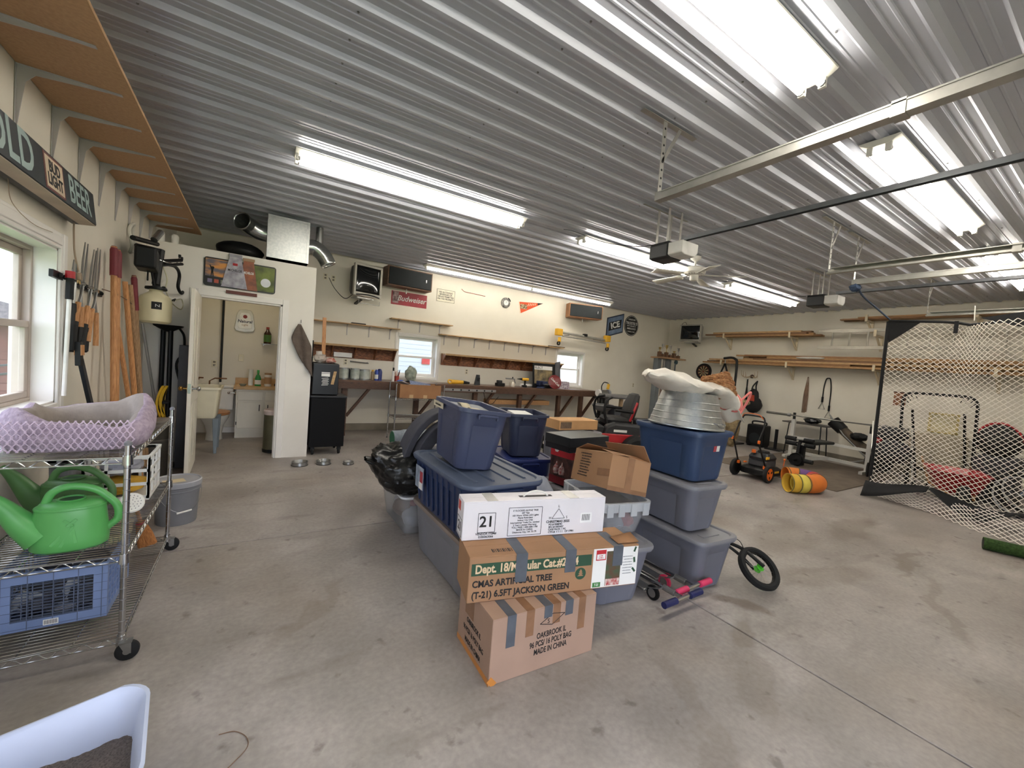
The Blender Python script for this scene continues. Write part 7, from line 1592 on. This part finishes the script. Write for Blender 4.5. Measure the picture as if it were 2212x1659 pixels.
for s in (-1, 1):
    MB().prism([(-.62, .42), (.10, .42), (.04, .62), (-.10, .68), (-.55, .66)], .24*s, .44*s, 'y').build('fender', pm('fender_black', (32, 32, 34), .5), zt_, smooth=0, bevel=.04)
    wv = MB().lathe([(.10, -.11), (.20, -.12), (.25, -.09), (.255, 0), (.25, .09), (.20, .12), (.10, .11), (.10, -.11)], 28, (-.45, .55*s, .255), 'y').build('rear_tire', rubber, zt_); MB().lathe([(0, -.09), (.10, -.09), (.10, .09), (0, .09)], 20, (-.45, .55*s, .255), 'y').build('rim', steel, wv)
    wv = MB().lathe([(.05, -.05), (.11, -.055), (.13, 0), (.11, .055), (.05, .05), (.05, -.05)], 22, (.92, .38*s, .13), 'y').build('caster_tire', rubber, zt_); MB().bar((.92, .38*s, .28), (.55, .39*s, .36), .05, .05).build('caster_arm', red, zt_, smooth=0)
    MB().sweep(bez([(.02, .36*s, .66), (.08, .36*s, .85), (.05, .33*s, 1.02), (-.06, .22*s, 1.08)], 5), .022, 10).build('steering_lever', black, zt_)
st = MB().loft([rrect(-.22, 0, .44, .48, .08, .62), rrect(-.22, 0, .48, .52, .10, .70), rrect(-.22, 0, .42, .46, .08, .74)]).build('seat', pm('seat_black', (34, 32, 32), .55), zt_)
MB().xf((-.42, 0, .72), (0, rad(-12), 0)).loft([rrect(0, 0, .12, .48, .05, 0), rrect(0, 0, .13, .50, .05, .25), rrect(-.01, 0, .09, .38, .04, .43), rrect(-.02, 0, .04, .26, .02, .46)]).build('seat_back', pm('seat_black', (34, 32, 32)), zt_)
for s in (-1, 1): MB().sweep(bez([(-.40, .24*s, .70), (-.44, .27*s, .86), (-.50, .24*s, 1.02)], 5), .022, 8).build('red_piping', red, zt_); MB().sweep([(-.42, .30*s, .86), (-.12, .30*s, .88)], [.03, .028], 8).build('armrest', black, zt_)
MB().box(-1.0, -.28, .32, -.62, .28, .72).build('engine', pm('engine_black', (28, 28, 30), .5), zt_, smooth=0, bevel=.04); MB().box(-1.02, .30, .34, -.66, .42, .60).build('side_cover', red, zt_, smooth=0, bevel=.03)
for s in (-1, 1): MB().box(-.30, .4405*s-.001, .53, -.08, .4405*s+.001, .57).build('decal', w_ink, zt_, smooth=0)
# cat tree, bench grinder on stand
ctm = pm('cat_carpet', (104, 102, 100), .95, bump=.4, bscale=90); sis = pm('sisal', (176, 152, 116), .9, bump=.5, bscale=60)
ca = thing('cat_tree', 'grey carpeted cat tree with hanging basket before the far wall', 'cat tree', (6.62, 6.25, 0), rad(-15)); MB().box(-.32, -.25, 0, .32, .25, .05).build('base', ctm, ca, smooth=0, bevel=.015); MB().loft([rrect(0, 0, .66, .44, .12, .955), rrect(0, 0, .70, .48, .12, .985), rrect(0, 0, .66, .44, .12, 1.03)]).build('top_perch', ctm, ca)
MB().cyl((-.18, .05, .05), (-.18, .05, .955), .045, n=14).build('post', ctm, ca); MB().cyl((.12, -.02, .05), (.12, -.02, .955), .045, n=14).build('post', sis, ca); MB().box(-.10, -.16, .40, .26, .2, .74).build('cubby', pm('cubby', (58, 60, 66), .9), ca, smooth=0, bevel=.02)
MB().lathe([(0, .66), (.12, .68), (.21, .76), (.225, .80), (.21, .80), (.12, .71), (0, .69)], 24, (-.36, -.1, 0)).build('basket', ctm, ca); MB().lathe([(.21, .785), (.235, .80), (.225, .815), (.205, .805), (.21, .785)], 24, (-.36, -.1, 0)).build('basket_rim', pm('rim_fur', (150, 148, 146), 1), ca)
gd = thing('bench_grinder', 'bench grinder with curved lamp on a black pedestal', 'grinder', (7.28, 7.30, 0)); 
for s in (-1, 1): MB().bar((-.10+.02*s, .08*s, .85), (-.22 if s < 0 else .16, .26*s, .0), .035, .035).build('leg', black_m, gd, smooth=0)
MB().box(-.06, -.06, .05, .06, .06, .85).build('column', black_m, gd, smooth=0); MB().box(-.20, -.13, .85, .20, .13, .885).build('tray', black_m, gd, smooth=0); MB().cyl((-.10, 0, .98), (.10, 0, .98), .075, n=18).build('motor', steel, gd)
for s in (-1, 1): MB().lathe([(0, -.03), (.085, -.03), (.085, .03), (0, .03)], 22, (.16*s, 0, .98), 'x').build('wheel_guard', grey_pl if s > 0 else white_pl, gd)
MB().box(-.09, -.06, .885, .09, .06, .93).build('foot', steel, gd, smooth=0); MB().sweep(bez([(-.06, .0, 1.05), (-.07, 0, 1.15), (.0, 0, 1.24), (.12, 0, 1.23)], 5), .012, 8).build('gooseneck', black, gd); MB().bx((.15, 0, 1.14), (.05, .05, .13), (0, rad(10), 0)).build('lamp_shade', yellow, gd, smooth=0)
fs = thing('floor_marker', 'white and red disc on a thin upright pole behind the red mower', 'marker', (6.45, 5.0, 0)); MB().cyl((0, 0, 0), (.08, .05, 1.28), .010, n=8).build('pole', white_pl, fs); MB().cyl((.065, .04, 1.05), (.08, .05, 1.28), .018, n=8).build('grip', wood_dark, fs); MB().lathe([(.05, .86), (.10, .875), (.10, .885), (.05, .9), (.05, .86)], 20, (.05, .03, 0)).build('collar', white_pl, fs); MB().lathe([(0, .87), (.055, .87), (.055, .893), (0, .893)], 16, (.05, .03, 0)).build('disc', red, fs); MB().lathe([(0, 0), (.12, 0), (.12, .02), (0, .03)], 16).build('base', black, fs)
# pop-up pet tunnel
tn = thing('pet_tunnel', 'orange yellow and red pop-up pet tunnel on the floor', 'pet tunnel', (0, 0, 0)); P = bez([(6.50, 2.74, .135), (6.70, 2.62, .135), (6.92, 2.56, .135), (7.10, 2.66, .135), (7.12, 2.86, .135), (6.98, 2.99, .135)], 6)
cuts = [0, 3, 6, 14, 19, 24, 30]; cols = [(222, 180, 60), (226, 206, 90), (224, 124, 48), (176, 54, 52), (104, 70, 130), (224, 130, 50)]
for k in range(6):
    MB().sweep(P[cuts[k]:cuts[k+1]+1], [.128]*(cuts[k+1]-cuts[k]+1), 22, cap=False).build('panel', pm('tunnel_%d' % k, cols[k], .75, var=.06, bump=.1), tn, solid=.003, smooth=60)
for k in (0, 3, 6, 14, 24, 30):
    i = min(k, len(P)-2); d_ = (P[i+1]-P[i]).normalized(); MB().sweep([P[i], P[i]+d_*.012], .132, 22, cap=False).build('hoop', pm('hoop_trim', (110, 104, 60), .7), tn, solid=.004)
# weight bench with barbell
wbn = thing('weight_bench', 'white framed weight bench with black pad', 'weight bench', (0, 0, .0125)); wf = pm('bench_white', (206, 204, 198), .45, var=.04)
A_, B_ = Vector((9.86, 4.17, 0)), Vector((9.66, 2.80, 0))
for q, h in ((A_, .80), (B_, .74)):
    MB().box(q.x-.035, q.y-.035, 0, q.x+.035, q.y+.035, h).build('upright', wf, wbn, smooth=0, bevel=.004); MB().cyl((q.x, q.y, h), (q.x, q.y, h+.14), .026, n=10).build('bar_catch', rubber, wbn); MB().box(q.x-.30, q.y-.03, 0, q.x+.30, q.y+.03, .05).build('foot_bar', wf, wbn, smooth=0, bevel=.004)
for z, w_ in ((.12, .06), (.42, .055)): MB().bar(A_+Vector((0, -.035, z)), B_+Vector((0, .035, z)), .04, w_).build('cross_bar', wf, wbn, smooth=0)
MB().bar((9.72, 3.48, .12), (8.95, 3.60, .12), .05, .06).build('spine', wf, wbn, smooth=0); MB().box(8.92, 3.55, 0, 9.0, 3.65, .40).build('front_post', black_m, wbn, smooth=0)
MB().bx((9.25, 3.48, .46), (.66, .28, .055), (0, 0, rad(-9))).build('pad', pm('pad_black', (34, 36, 34), .5), wbn, smooth=0, bevel=.02); MB().bar((8.95, 3.60, .38), (9.6, 3.5, .42), .05, .04).build('pad_rail', black_m, wbn, smooth=0)
for z, x, dy in ((.49, 8.92, .0), (.40, 8.90, -.03)):
    for y0, y1 in ((3.88, 3.70), (3.56, 3.40)): MB().cyl((x, y0+dy, z), (x, y1+dy, z), .042, n=14).build('foam_roller', rubber, wbn)
    MB().cyl((x, 3.70+dy, z), (x, 3.56+dy, z), .014, n=8).build('roller_axle', steel, wbn)
MB().bar((8.90, 3.62, .45), (8.84, 3.62, .12), .05, .05).build('leg_lever', black_m, wbn, smooth=0)
pl = thing('weight_plate', 'black iron plates loaded low on the weight bench lever', 'weight plate', (8.78, 3.60, .13)); MB().lathe([(.02, -.02), (.10, -.025), (.11, -.01), (.125, -.025), (.13, .025), (.11, .01), (.10, .025), (.02, .02)], 26, (0, 0, 0), 'x').build('plate', pm('iron', (24, 24, 26), .5, .3), pl); MB().cyl((-.16, 0, 0), (.06, 0, 0), .025, n=10).build('sleeve', black_m, pl); MB().cyl((.03, -.26, .0), (.03, .16, .0), .04, n=12).build('foam_roller', rubber, pl)
bb_ = thing('barbell', 'grey steel barbell resting on the weight bench uprights', 'barbell', (9.80, 3.45, .90), 0, None, (0, 0, rad(6.5))); MB().cyl((0, -1.05, 0), (0, 1.18, 0), .014, n=10).build('shaft', pm('bar_grey', (120, 118, 112), .35, .8), bb_)
for s, e in ((1, 1.20), (-1, -1.10)): MB().cyl((0, .78*s, 0), (0, e, 0), .025, n=12).build('sleeve', pm('bar_grey', (120, 118, 112)), bb_); MB().cyl((0, .74*s, 0), (0, .79*s, 0), .036, n=14).build('collar', steel, bb_)
o = MB().loft([rrect(8.75, 3.45, 2.75, 2.0, .02, .0005), rrect(8.75, 3.45, 2.74, 1.99, .02, .012)]).build('rubber_mat', pm('mat_grey', (104, 92, 80), .9, var=.12, bump=.2), None, smooth=0); tag(o, 'dark rubber floor mat under the weight bench', 'mat')
# golf cart bag, side table and odds behind the bench
tb_ = thing('side_table', 'small black folding table behind the weight bench', 'table', (10.40, 4.12, 0)); MB().box(-.22, -.42, .70, .22, .42, .725).build('top', pm('table_grey', (70, 66, 62), .5), tb_, smooth=0)
for x, y in ((-.18, -.34), (.18, -.34), (-.18, .34), (.18, .34)): MB().cyl((x, y, 0), (x*.8, y*.9, .70), .012, n=8).build('leg', black_m, tb_)
m = MB(); blob(m, (10.36, 4.02, .80), (.13, .16, .07), 4, .2, flatbot=.7255); tag(m.build('helmet', pm('helmet_black', (28, 30, 34), .25), None), 'glossy black helmet on the small folding table', 'helmet')
gc = thing('golf_push_cart', 'two-wheeled golf cart with dark and tan bag behind the bench', 'golf cart', (10.22, 3.02, 0))
for s in (-1, 1):
    wv = MB().lathe([(.13, -.022), (.17, -.025), (.19, 0), (.17, .025), (.13, .022), (.13, -.022)], 24, (.12*s, -.22, .19), 'x').build('tire', rubber, gc); MB().lathe([(0, -.02), (.13, -.012), (.13, .012), (0, .02)], 20, (.12*s, -.22, .19), 'x').build('wheel', black, wv)
MB().sweep([(0, -.25, .25), (0, .10, .45), (0, .45, .75)], .09, 14).build('bag_body', pm('golf_tan', (104, 90, 74), .8, rgb2=(46, 40, 36), scale=5), gc); MB().sweep([(0, .40, .70), (0, .58, .86)], [.11, .12], 14).build('bag_cuff', black, gc); MB().sweep([(-.1, -.1, .2), (-.1, .35, .62), (-.08, .62, .98)], .014, 8).build('frame_tube', steel, gc); MB().sweep([(.1, -.1, .2), (.1, .30, .05), (.1, .42, .02)], .014, 8).build('frame_tube', steel, gc); m = MB(); blob(m, (-.08, .1, .62), (.09, .14, .08), 3, .2); m.build('side_pocket', black, gc)
t = thing('red_glove_bag', 'red bag hung on the right upright of the weight bench', 'bag', (9.66, 2.66, .62)); m = MB(); blob(m, (0, 0, .09), (.10, .09, .12), 3, .2); m.build('body', pm('glove_red', (190, 44, 52), .6), t); MB().sweep([(0, 0, .2), (0, .05, .24)], .01, 6).build('loop', black, t)
# golf net
nt_ = thing('golf_net', 'white mesh golf net with black border hung from the ceiling tracks', 'net', (0, 0, 0)); nb = pm('net_black', (22, 22, 25), .8, bump=.2); nw = pm('net_cord', (240, 234, 224), .8)
Y0, Y1 = 2.21, -.55
def ntop(y): return 2.56-.03*math.exp(-((y-1.37)/.12)**2)-.06*min(1, max(0, (2.2-y)/.8))+.10*max(0, 1.2-y)
def nbot(y): return .24+.05*math.cos((y-1.55)*5.2)-.10*max(0, 1.0-abs(y-1.55)/.4)*0
def net(u, v):
    y = Y0+(Y1-Y0)*u
    if v <= .82:
        w_ = v/.82; z = ntop(y)*(1-w_)+nbot(y)*w_; g = math.exp(-((y-1.37)/.5)**2)
        yy = y+(1.37-y)*.55*g*max(0, 1-w_)**2.2*(1 if abs(y-1.37) < .9 else 0)
        x = 7.80+.28*math.sin(PI*w_)*math.sin(PI*min(1, u*1.1))+.10*math.sin(w_*4+u*9)*math.sin(PI*u)-.06*g*(1-w_)
        return (x, yy, z)
    w_ = (v-.82)/.18; fl_ = 1.0*min(1, max(0, (2.0-y)/1.3)); z = nbot(y)*max(0, 1-w_)**1.3+.006
    return (7.80-fl_*.95*w_+.05*math.sin(u*22+w_*3)*w_, y-.25*w_*fl_, z+.05*math.sin(PI*w_)*abs(math.sin(u*17)))
m = MB(); NU, NV = 84, 88; c3 = [(math.cos(2*PI*k/3), math.sin(2*PI*k/3)) for k in range(3)]; rs = .0045
pts_ = {(i, j): Vector(net(i/NU, j/NV)) for i in range(NU+1) for j in range(NV+1) if (i+j) % 2 == 0}
for (i, j), a in pts_.items():
    for dj in (1, -1):
        b = pts_.get((i+1, j+dj))
        if b is None: continue
        d_ = (b-a).normalized(); s_ = d_.cross(Vector((1, 0, 0))).normalized(); u_ = s_.cross(d_); k = len(m.v)
        m.v += [tuple(p+(s_*c+u_*q)*rs) for p in (a, b) for c, q in c3]; m.f += [(k, k+1, k+4, k+3), (k+1, k+2, k+5, k+4), (k+2, k, k+3, k+5)]; m.m += [0, 0, 0]
o = m.build('netting', nw, nt_, smooth=0, keep=True); o['kind'] = 'stuff'
MB().sweep([(7.80, Y0+.01, ntop(Y0)), (7.80, Y0+.005, 1.4), (7.80, Y0, .28)], .022, 8).build('side_border', nb, nt_); MB().sweep([(7.79, Y0+(Y1-Y0)*k/24, ntop(Y0+(Y1-Y0)*k/24)+.008) for k in range(25)], .018, 8).build('top_border', nb, nt_)
MB().add([(7.79, 2.22, 2.57), (7.79, 1.86, 2.54), (7.79, 2.06, 2.36), (7.79, 2.19, 2.25)], [(0, 1, 2, 3)]).build('corner_patch', nb, nt_, solid=.006, smooth=0); MB().add([(7.76, 1.32, 2.56), (7.76, 1.0, 2.44), (7.76, .70, 2.40), (7.76, .70, 2.66)], [(0, 1, 2, 3)]).build('corner_patch', nb, nt_, solid=.006, smooth=0)
def val(y0, y1, d, sag):
    def f(u, v): y = y0+(y1-y0)*u; w_ = math.sin(PI*u) if sag else 1-.75*u; return (7.70-.14*v, y, nbot(y)+.02-(sag or 0)*math.sin(PI*u)*.6-d*w_*v)
    MB().grid(f, 14, 3).build('bottom_border', nb, nt_, solid=.008)
val(2.23, 1.56, .21, 0); val(1.54, .80, .15, .06); val(.80, -.5, .14, .05)
MB().box(7.76, 1.50, 2.37, 7.775, 1.54, 2.53).build('hanging_strap', nb, nt_, smooth=0); MB().cyl((7.79, 1.37, 2.53), (7.79, 1.38, 2.72), .006, n=6).build('tie_rope', nw, nt_)
o = MB().sweep(bez([(5.65, 1.93, 2.70), (6.2, 2.03, 2.66), (6.9, 2.12, 2.64), (7.8, 2.21, 2.59)], 5), .011, 8).build('net_rope', pm('rope_blue', (44, 60, 84), .8, bump=.4, bscale=60), None); tag(o, 'dark blue rope tying the net corner to the door track', 'rope')
m = MB(); blob(m, (5.65, 1.93, 2.66), (.05, .05, .045), 2, .3); tag(m.build('rope_knot', pm('rope_blue', (44, 60, 84)), None), 'knotted blue rope end on the door track', 'rope')
o = MB().ball((8.22, 2.345, .0225), .0215).build('golf_ball', white_pl, None); tag(o, 'white golf ball on the floor beside the net', 'ball')
tf = thing('turf_roll', 'roll of green artificial turf under the net', 'turf', (6.40, .86, .062), rad(-74)); tfm = pm('turf', (62, 92, 40), .95, rgb2=(40, 64, 26), scale=60, bump=1, bscale=140); MB().cyl((0, 0, 0), (1.9, 0, 0), .060, n=18).build('roll', tfm, tf); MB().lathe([(.0, -.001), (.05, -.001), (.05, 0), (0, 0)], 16, (0, 0, 0), 'x').build('backing', black, tf, smooth=0)
# things stored behind the net
rb = thing('rebounder', 'black square rebounder frame with bungee ties behind the net', 'rebounder', (9.55, 1.92, .30), 0, None, (0, rad(-10), 0)); Rg = [(0, p[0], p[1]+.64) for p in rrect(0, 0, .86, 1.28, .14, 0, 4)]
MB().sweep(Rg, .022, 8, closed=True).build('frame', black_m, rb)
for k in range(18): p = Vector(Rg[int(k*len(Rg)/18)]); c_ = Vector((0, 0, .64)); MB().cyl(p, p.lerp(c_, .16), .006, n=5).build('bungee', black, rb)
for s in (-.3, .3): MB().sweep([(0, s, 1.0), (.4, s, -.29)], .018, 8).build('rear_leg', black_m, rb); MB().sweep([(0, s, .0), (.0, s, -.29)], .018, 8).build('front_leg', black_m, rb)
wbr = thing('wheelbarrow', 'red wheelbarrow tipped behind the net', 'wheelbarrow', (8.78, 1.52, 0), rad(20)); MB().loft([rrect(0, 0, .42, .36, .06, .14), rrect(.04, 0, .80, .60, .10, .46), rrect(.04, 0, .84, .64, .10, .465), rrect(.04, 0, .76, .56, .10, .46), rrect(0, 0, .38, .32, .06, .17)]).build('tray', red, wbr)
for s in (-1, 1): MB().sweep([(-.50, .10*s, .16), (.2, .24*s, .20), (.75, .28*s, .52)], .016, 8).build('handle', wood_h, wbr); MB().sweep([(.25, .24*s, .22), (.32, .26*s, 0)], .014, 8).build('leg', black_m, wbr)
wv = MB().lathe([(.08, -.04), (.15, -.045), (.17, 0), (.15, .045), (.08, .04), (.08, -.04)], 22, (-.50, 0, .17), 'y').build('tire', rubber, wbr); MB().lathe([(0, -.05), (.08, -.03), (.08, .03), (0, .05)], 16, (-.50, 0, .17), 'y').build('hub', steel, wv)
def bike(label, loc, rz, fm_, r=.28):
    t = thing('bicycle', label, 'bicycle', loc, rz, 'bicycles behind the net')
    for x in (-.46, .46):
        wv = MB().lathe([(r-.02, -.016), (r, -.018), (r+.015, 0), (r, .018), (r-.02, .016), (r-.02, -.016)], 30, (x, 0, r+.015), 'y').build('tire', rubber, t); MB().lathe([(r-.035, -.01), (r-.02, -.01), (r-.02, .01), (r-.035, .01), (r-.035, -.01)], 30, (x, 0, r+.015), 'y').build('rim', pm('rim_white', (206, 208, 212), .3), wv); sp_ = MB()
        for k in range(14): a = 2*PI*k/14; sp_.cyl((x, .012, r+.015), (x+(r-.03)*math.cos(a), 0, r+.015+(r-.03)*math.sin(a)), .0015, n=3)
        o = sp_.build('spokes', steel, wv); o['kind'] = 'stuff'
    z = r+.015
    for a, b in (((-.46, z), (-.05, z-.02)), ((-.05, z-.02), (-.16, z+.34)), ((-.16, z+.32), (-.46, z)), ((-.05, z-.02), (.30, z+.30)), ((-.15, z+.30), (.29, z+.34)), ((.28, z+.42), (.46, z))): MB().cyl((a[0], 0, a[1]), (b[0], 0, b[1]), .017, n=8).build('frame_tube', fm_, t)
    MB().sweep([(.26, -.28, z+.52), (.27, -.1, z+.46), (.27, .1, z+.46), (.26, .28, z+.52)], .012, 8).build('handlebar', black_m, t); m = MB(); blob(m, (-.18, 0, z+.42), (.12, .06, .035), 2, .05); m.build('saddle', black, t)
    return t
bike('blue-grey bicycle with white rims nearest behind the net', (8.55, .45, 0), rad(78), pm('bike_blue', (96, 112, 136), .35, .3)); bike('grey bicycle standing behind the blue-grey one', (9.02, .42, 0), rad(75), pm('bike_grey', (140, 142, 146), .35, .4), .30); bike('black bicycle against the far wall behind the net', (10.1, .75, 0), rad(86), black_m, .30)
st2 = thing('stroller', 'folded black stroller behind the net', 'stroller', (9.1, 2.34, 0), rad(20)); m = MB(); blob(m, (0, 0, .55), (.30, .24, .20), 3, .15); m.build('seat_fabric', pm('fabric_black', (36, 36, 40), .9), st2); m = MB(); blob(m, (.22, 0, .82), (.16, .22, .12), 5, .12); m.build('canopy', pm('fabric_black', (36, 36, 40)), st2)
for s in (-1, 1):
    MB().sweep([(-.42, .24*s, .10), (.05, .25*s, .55), (.40, .25*s, 1.0)], .014, 8).build('frame_tube', pm('alu', (186, 184, 176)), st2); MB().sweep([(.36, .24*s, .12), (-.1, .25*s, .6)], .014, 8).build('frame_tube', black_m, st2)
    for x, r in ((-.42, .10), (.36, .13)): MB().lathe([(0, -.02), (r*.7, -.02), (r, -.012), (r, .012), (r*.7, .02), (0, .02)], 20, (x, .25*s, r), 'y').build('wheel', rubber, st2)
bp_ = thing('backpack', 'black backpack with red trim leaning behind the net', 'bag', (9.55, 1.26, .701)); m = MB(); blob(m, (0, 0, .24), (.18, .26, .26), 4, .1); m.build('body', pm('bag_black', (26, 24, 24)), bp_); MB().sweep([(-.06, .22*math.cos(x), .26+.24*math.sin(x)) for x in [PI*i/12 for i in range(13)]], .018, 8).build('red_trim', red, bp_)
o = MB().box(9.3, 1.02, 0, 9.8, 1.47, .70).build('storage_chest', pm('trunk_dark', (48, 48, 54), .6), None, smooth=0, bevel=.02); tag(o, 'dark storage chest under the backpack behind the net', 'chest')
pk_ = thing('wall_plaque', 'small tan patterned plaque on the far wall behind the net', 'plaque', (XR-.001, 2.74, 1.43)); MB().box(-.02, -.09, -.13, 0, .09, .13).build('panel', pm('plaque_tan', (164, 118, 84), .7, rgb2=(120, 70, 50), scale=24), pk_, smooth=0); MB().box(-.024, -.1, .12, 0, .1, .14).build('top_rail', wood_dark, pk_, smooth=0)
fm2 = thing('picture_frame', 'yellowish wooden frame leaning on the far wall behind the net', 'frame', (XR-.03, 2.10, .88))
for a, b in (((0, -.20, 0), (0, .20, 0)), ((0, -.20, .34), (0, .20, .34)), ((0, -.18, 0), (0, -.18, .34)), ((0, .18, 0), (0, .18, .34))): MB().bar(a, b, .03, .05, (1, 0, 0)).build('rail', pm('frame_yellow', (196, 176, 112), .6), fm2, smooth=0)
MB().box(.012, -.18, .0, .016, .18, .34).build('panel', pm('frame_panel', (206, 196, 160), .7), fm2, smooth=0)
cb_ = thing('storage_cabinet', 'low tan cabinet the picture frame stands on', 'cabinet', (XR-.25, 2.10, 0)); MB().box(-.14, -.35, 0, .23, .35, .85).build('body', pm('cab_tan', (170, 158, 136), .6), cb_, smooth=0); MB().box(-.155, -.34, .03, -.141, -.005, .82).build('door', pm('cab_tan', (170, 158, 136)), cb_, smooth=0, bevel=.004); MB().box(-.155, .005, .03, -.141, .34, .82).build('door', pm('cab_tan', (170, 158, 136)), cb_, smooth=0, bevel=.004)
# last small things on the floor by the far mower
for k, (x, y, rz) in enumerate(((9.15, 5.62, .3), (9.02, 5.42, .5))):
    s_ = thing('sneaker', ['black sneaker nearer the camouflage jacket', 'black sneaker nearer the push mower'][k], 'shoe', (x, y, 0), rz, 'black sneakers'); m = MB(); blob(m, (0, 0, .055), (.14, .055, .055), 3, .06, flatbot=.02); m.build('upper', black, s_); MB().loft([rrect(0, 0, .28, .10, .045, 0), rrect(0, 0, .285, .105, .045, .022)]).build('sole', white_pl, s_); MB().lathe([(.035, .085), (.04, .095), (.03, .1), (.035, .085)], 12, (-.06, 0, 0)).build('collar', rubber, s_)
m = MB(); blob(m, (4.10, 4.05, .28), (.16, .16, .28), 8, .16, 2.2, wr=.1, flatbot=.002); tag(m.build('clear_bag', pm('clear_bag', (214, 214, 212), .2, alpha=.55, var=.1, bump=.5, bscale=16), None), 'crumpled clear plastic bag before the red riding mower', 'bag')
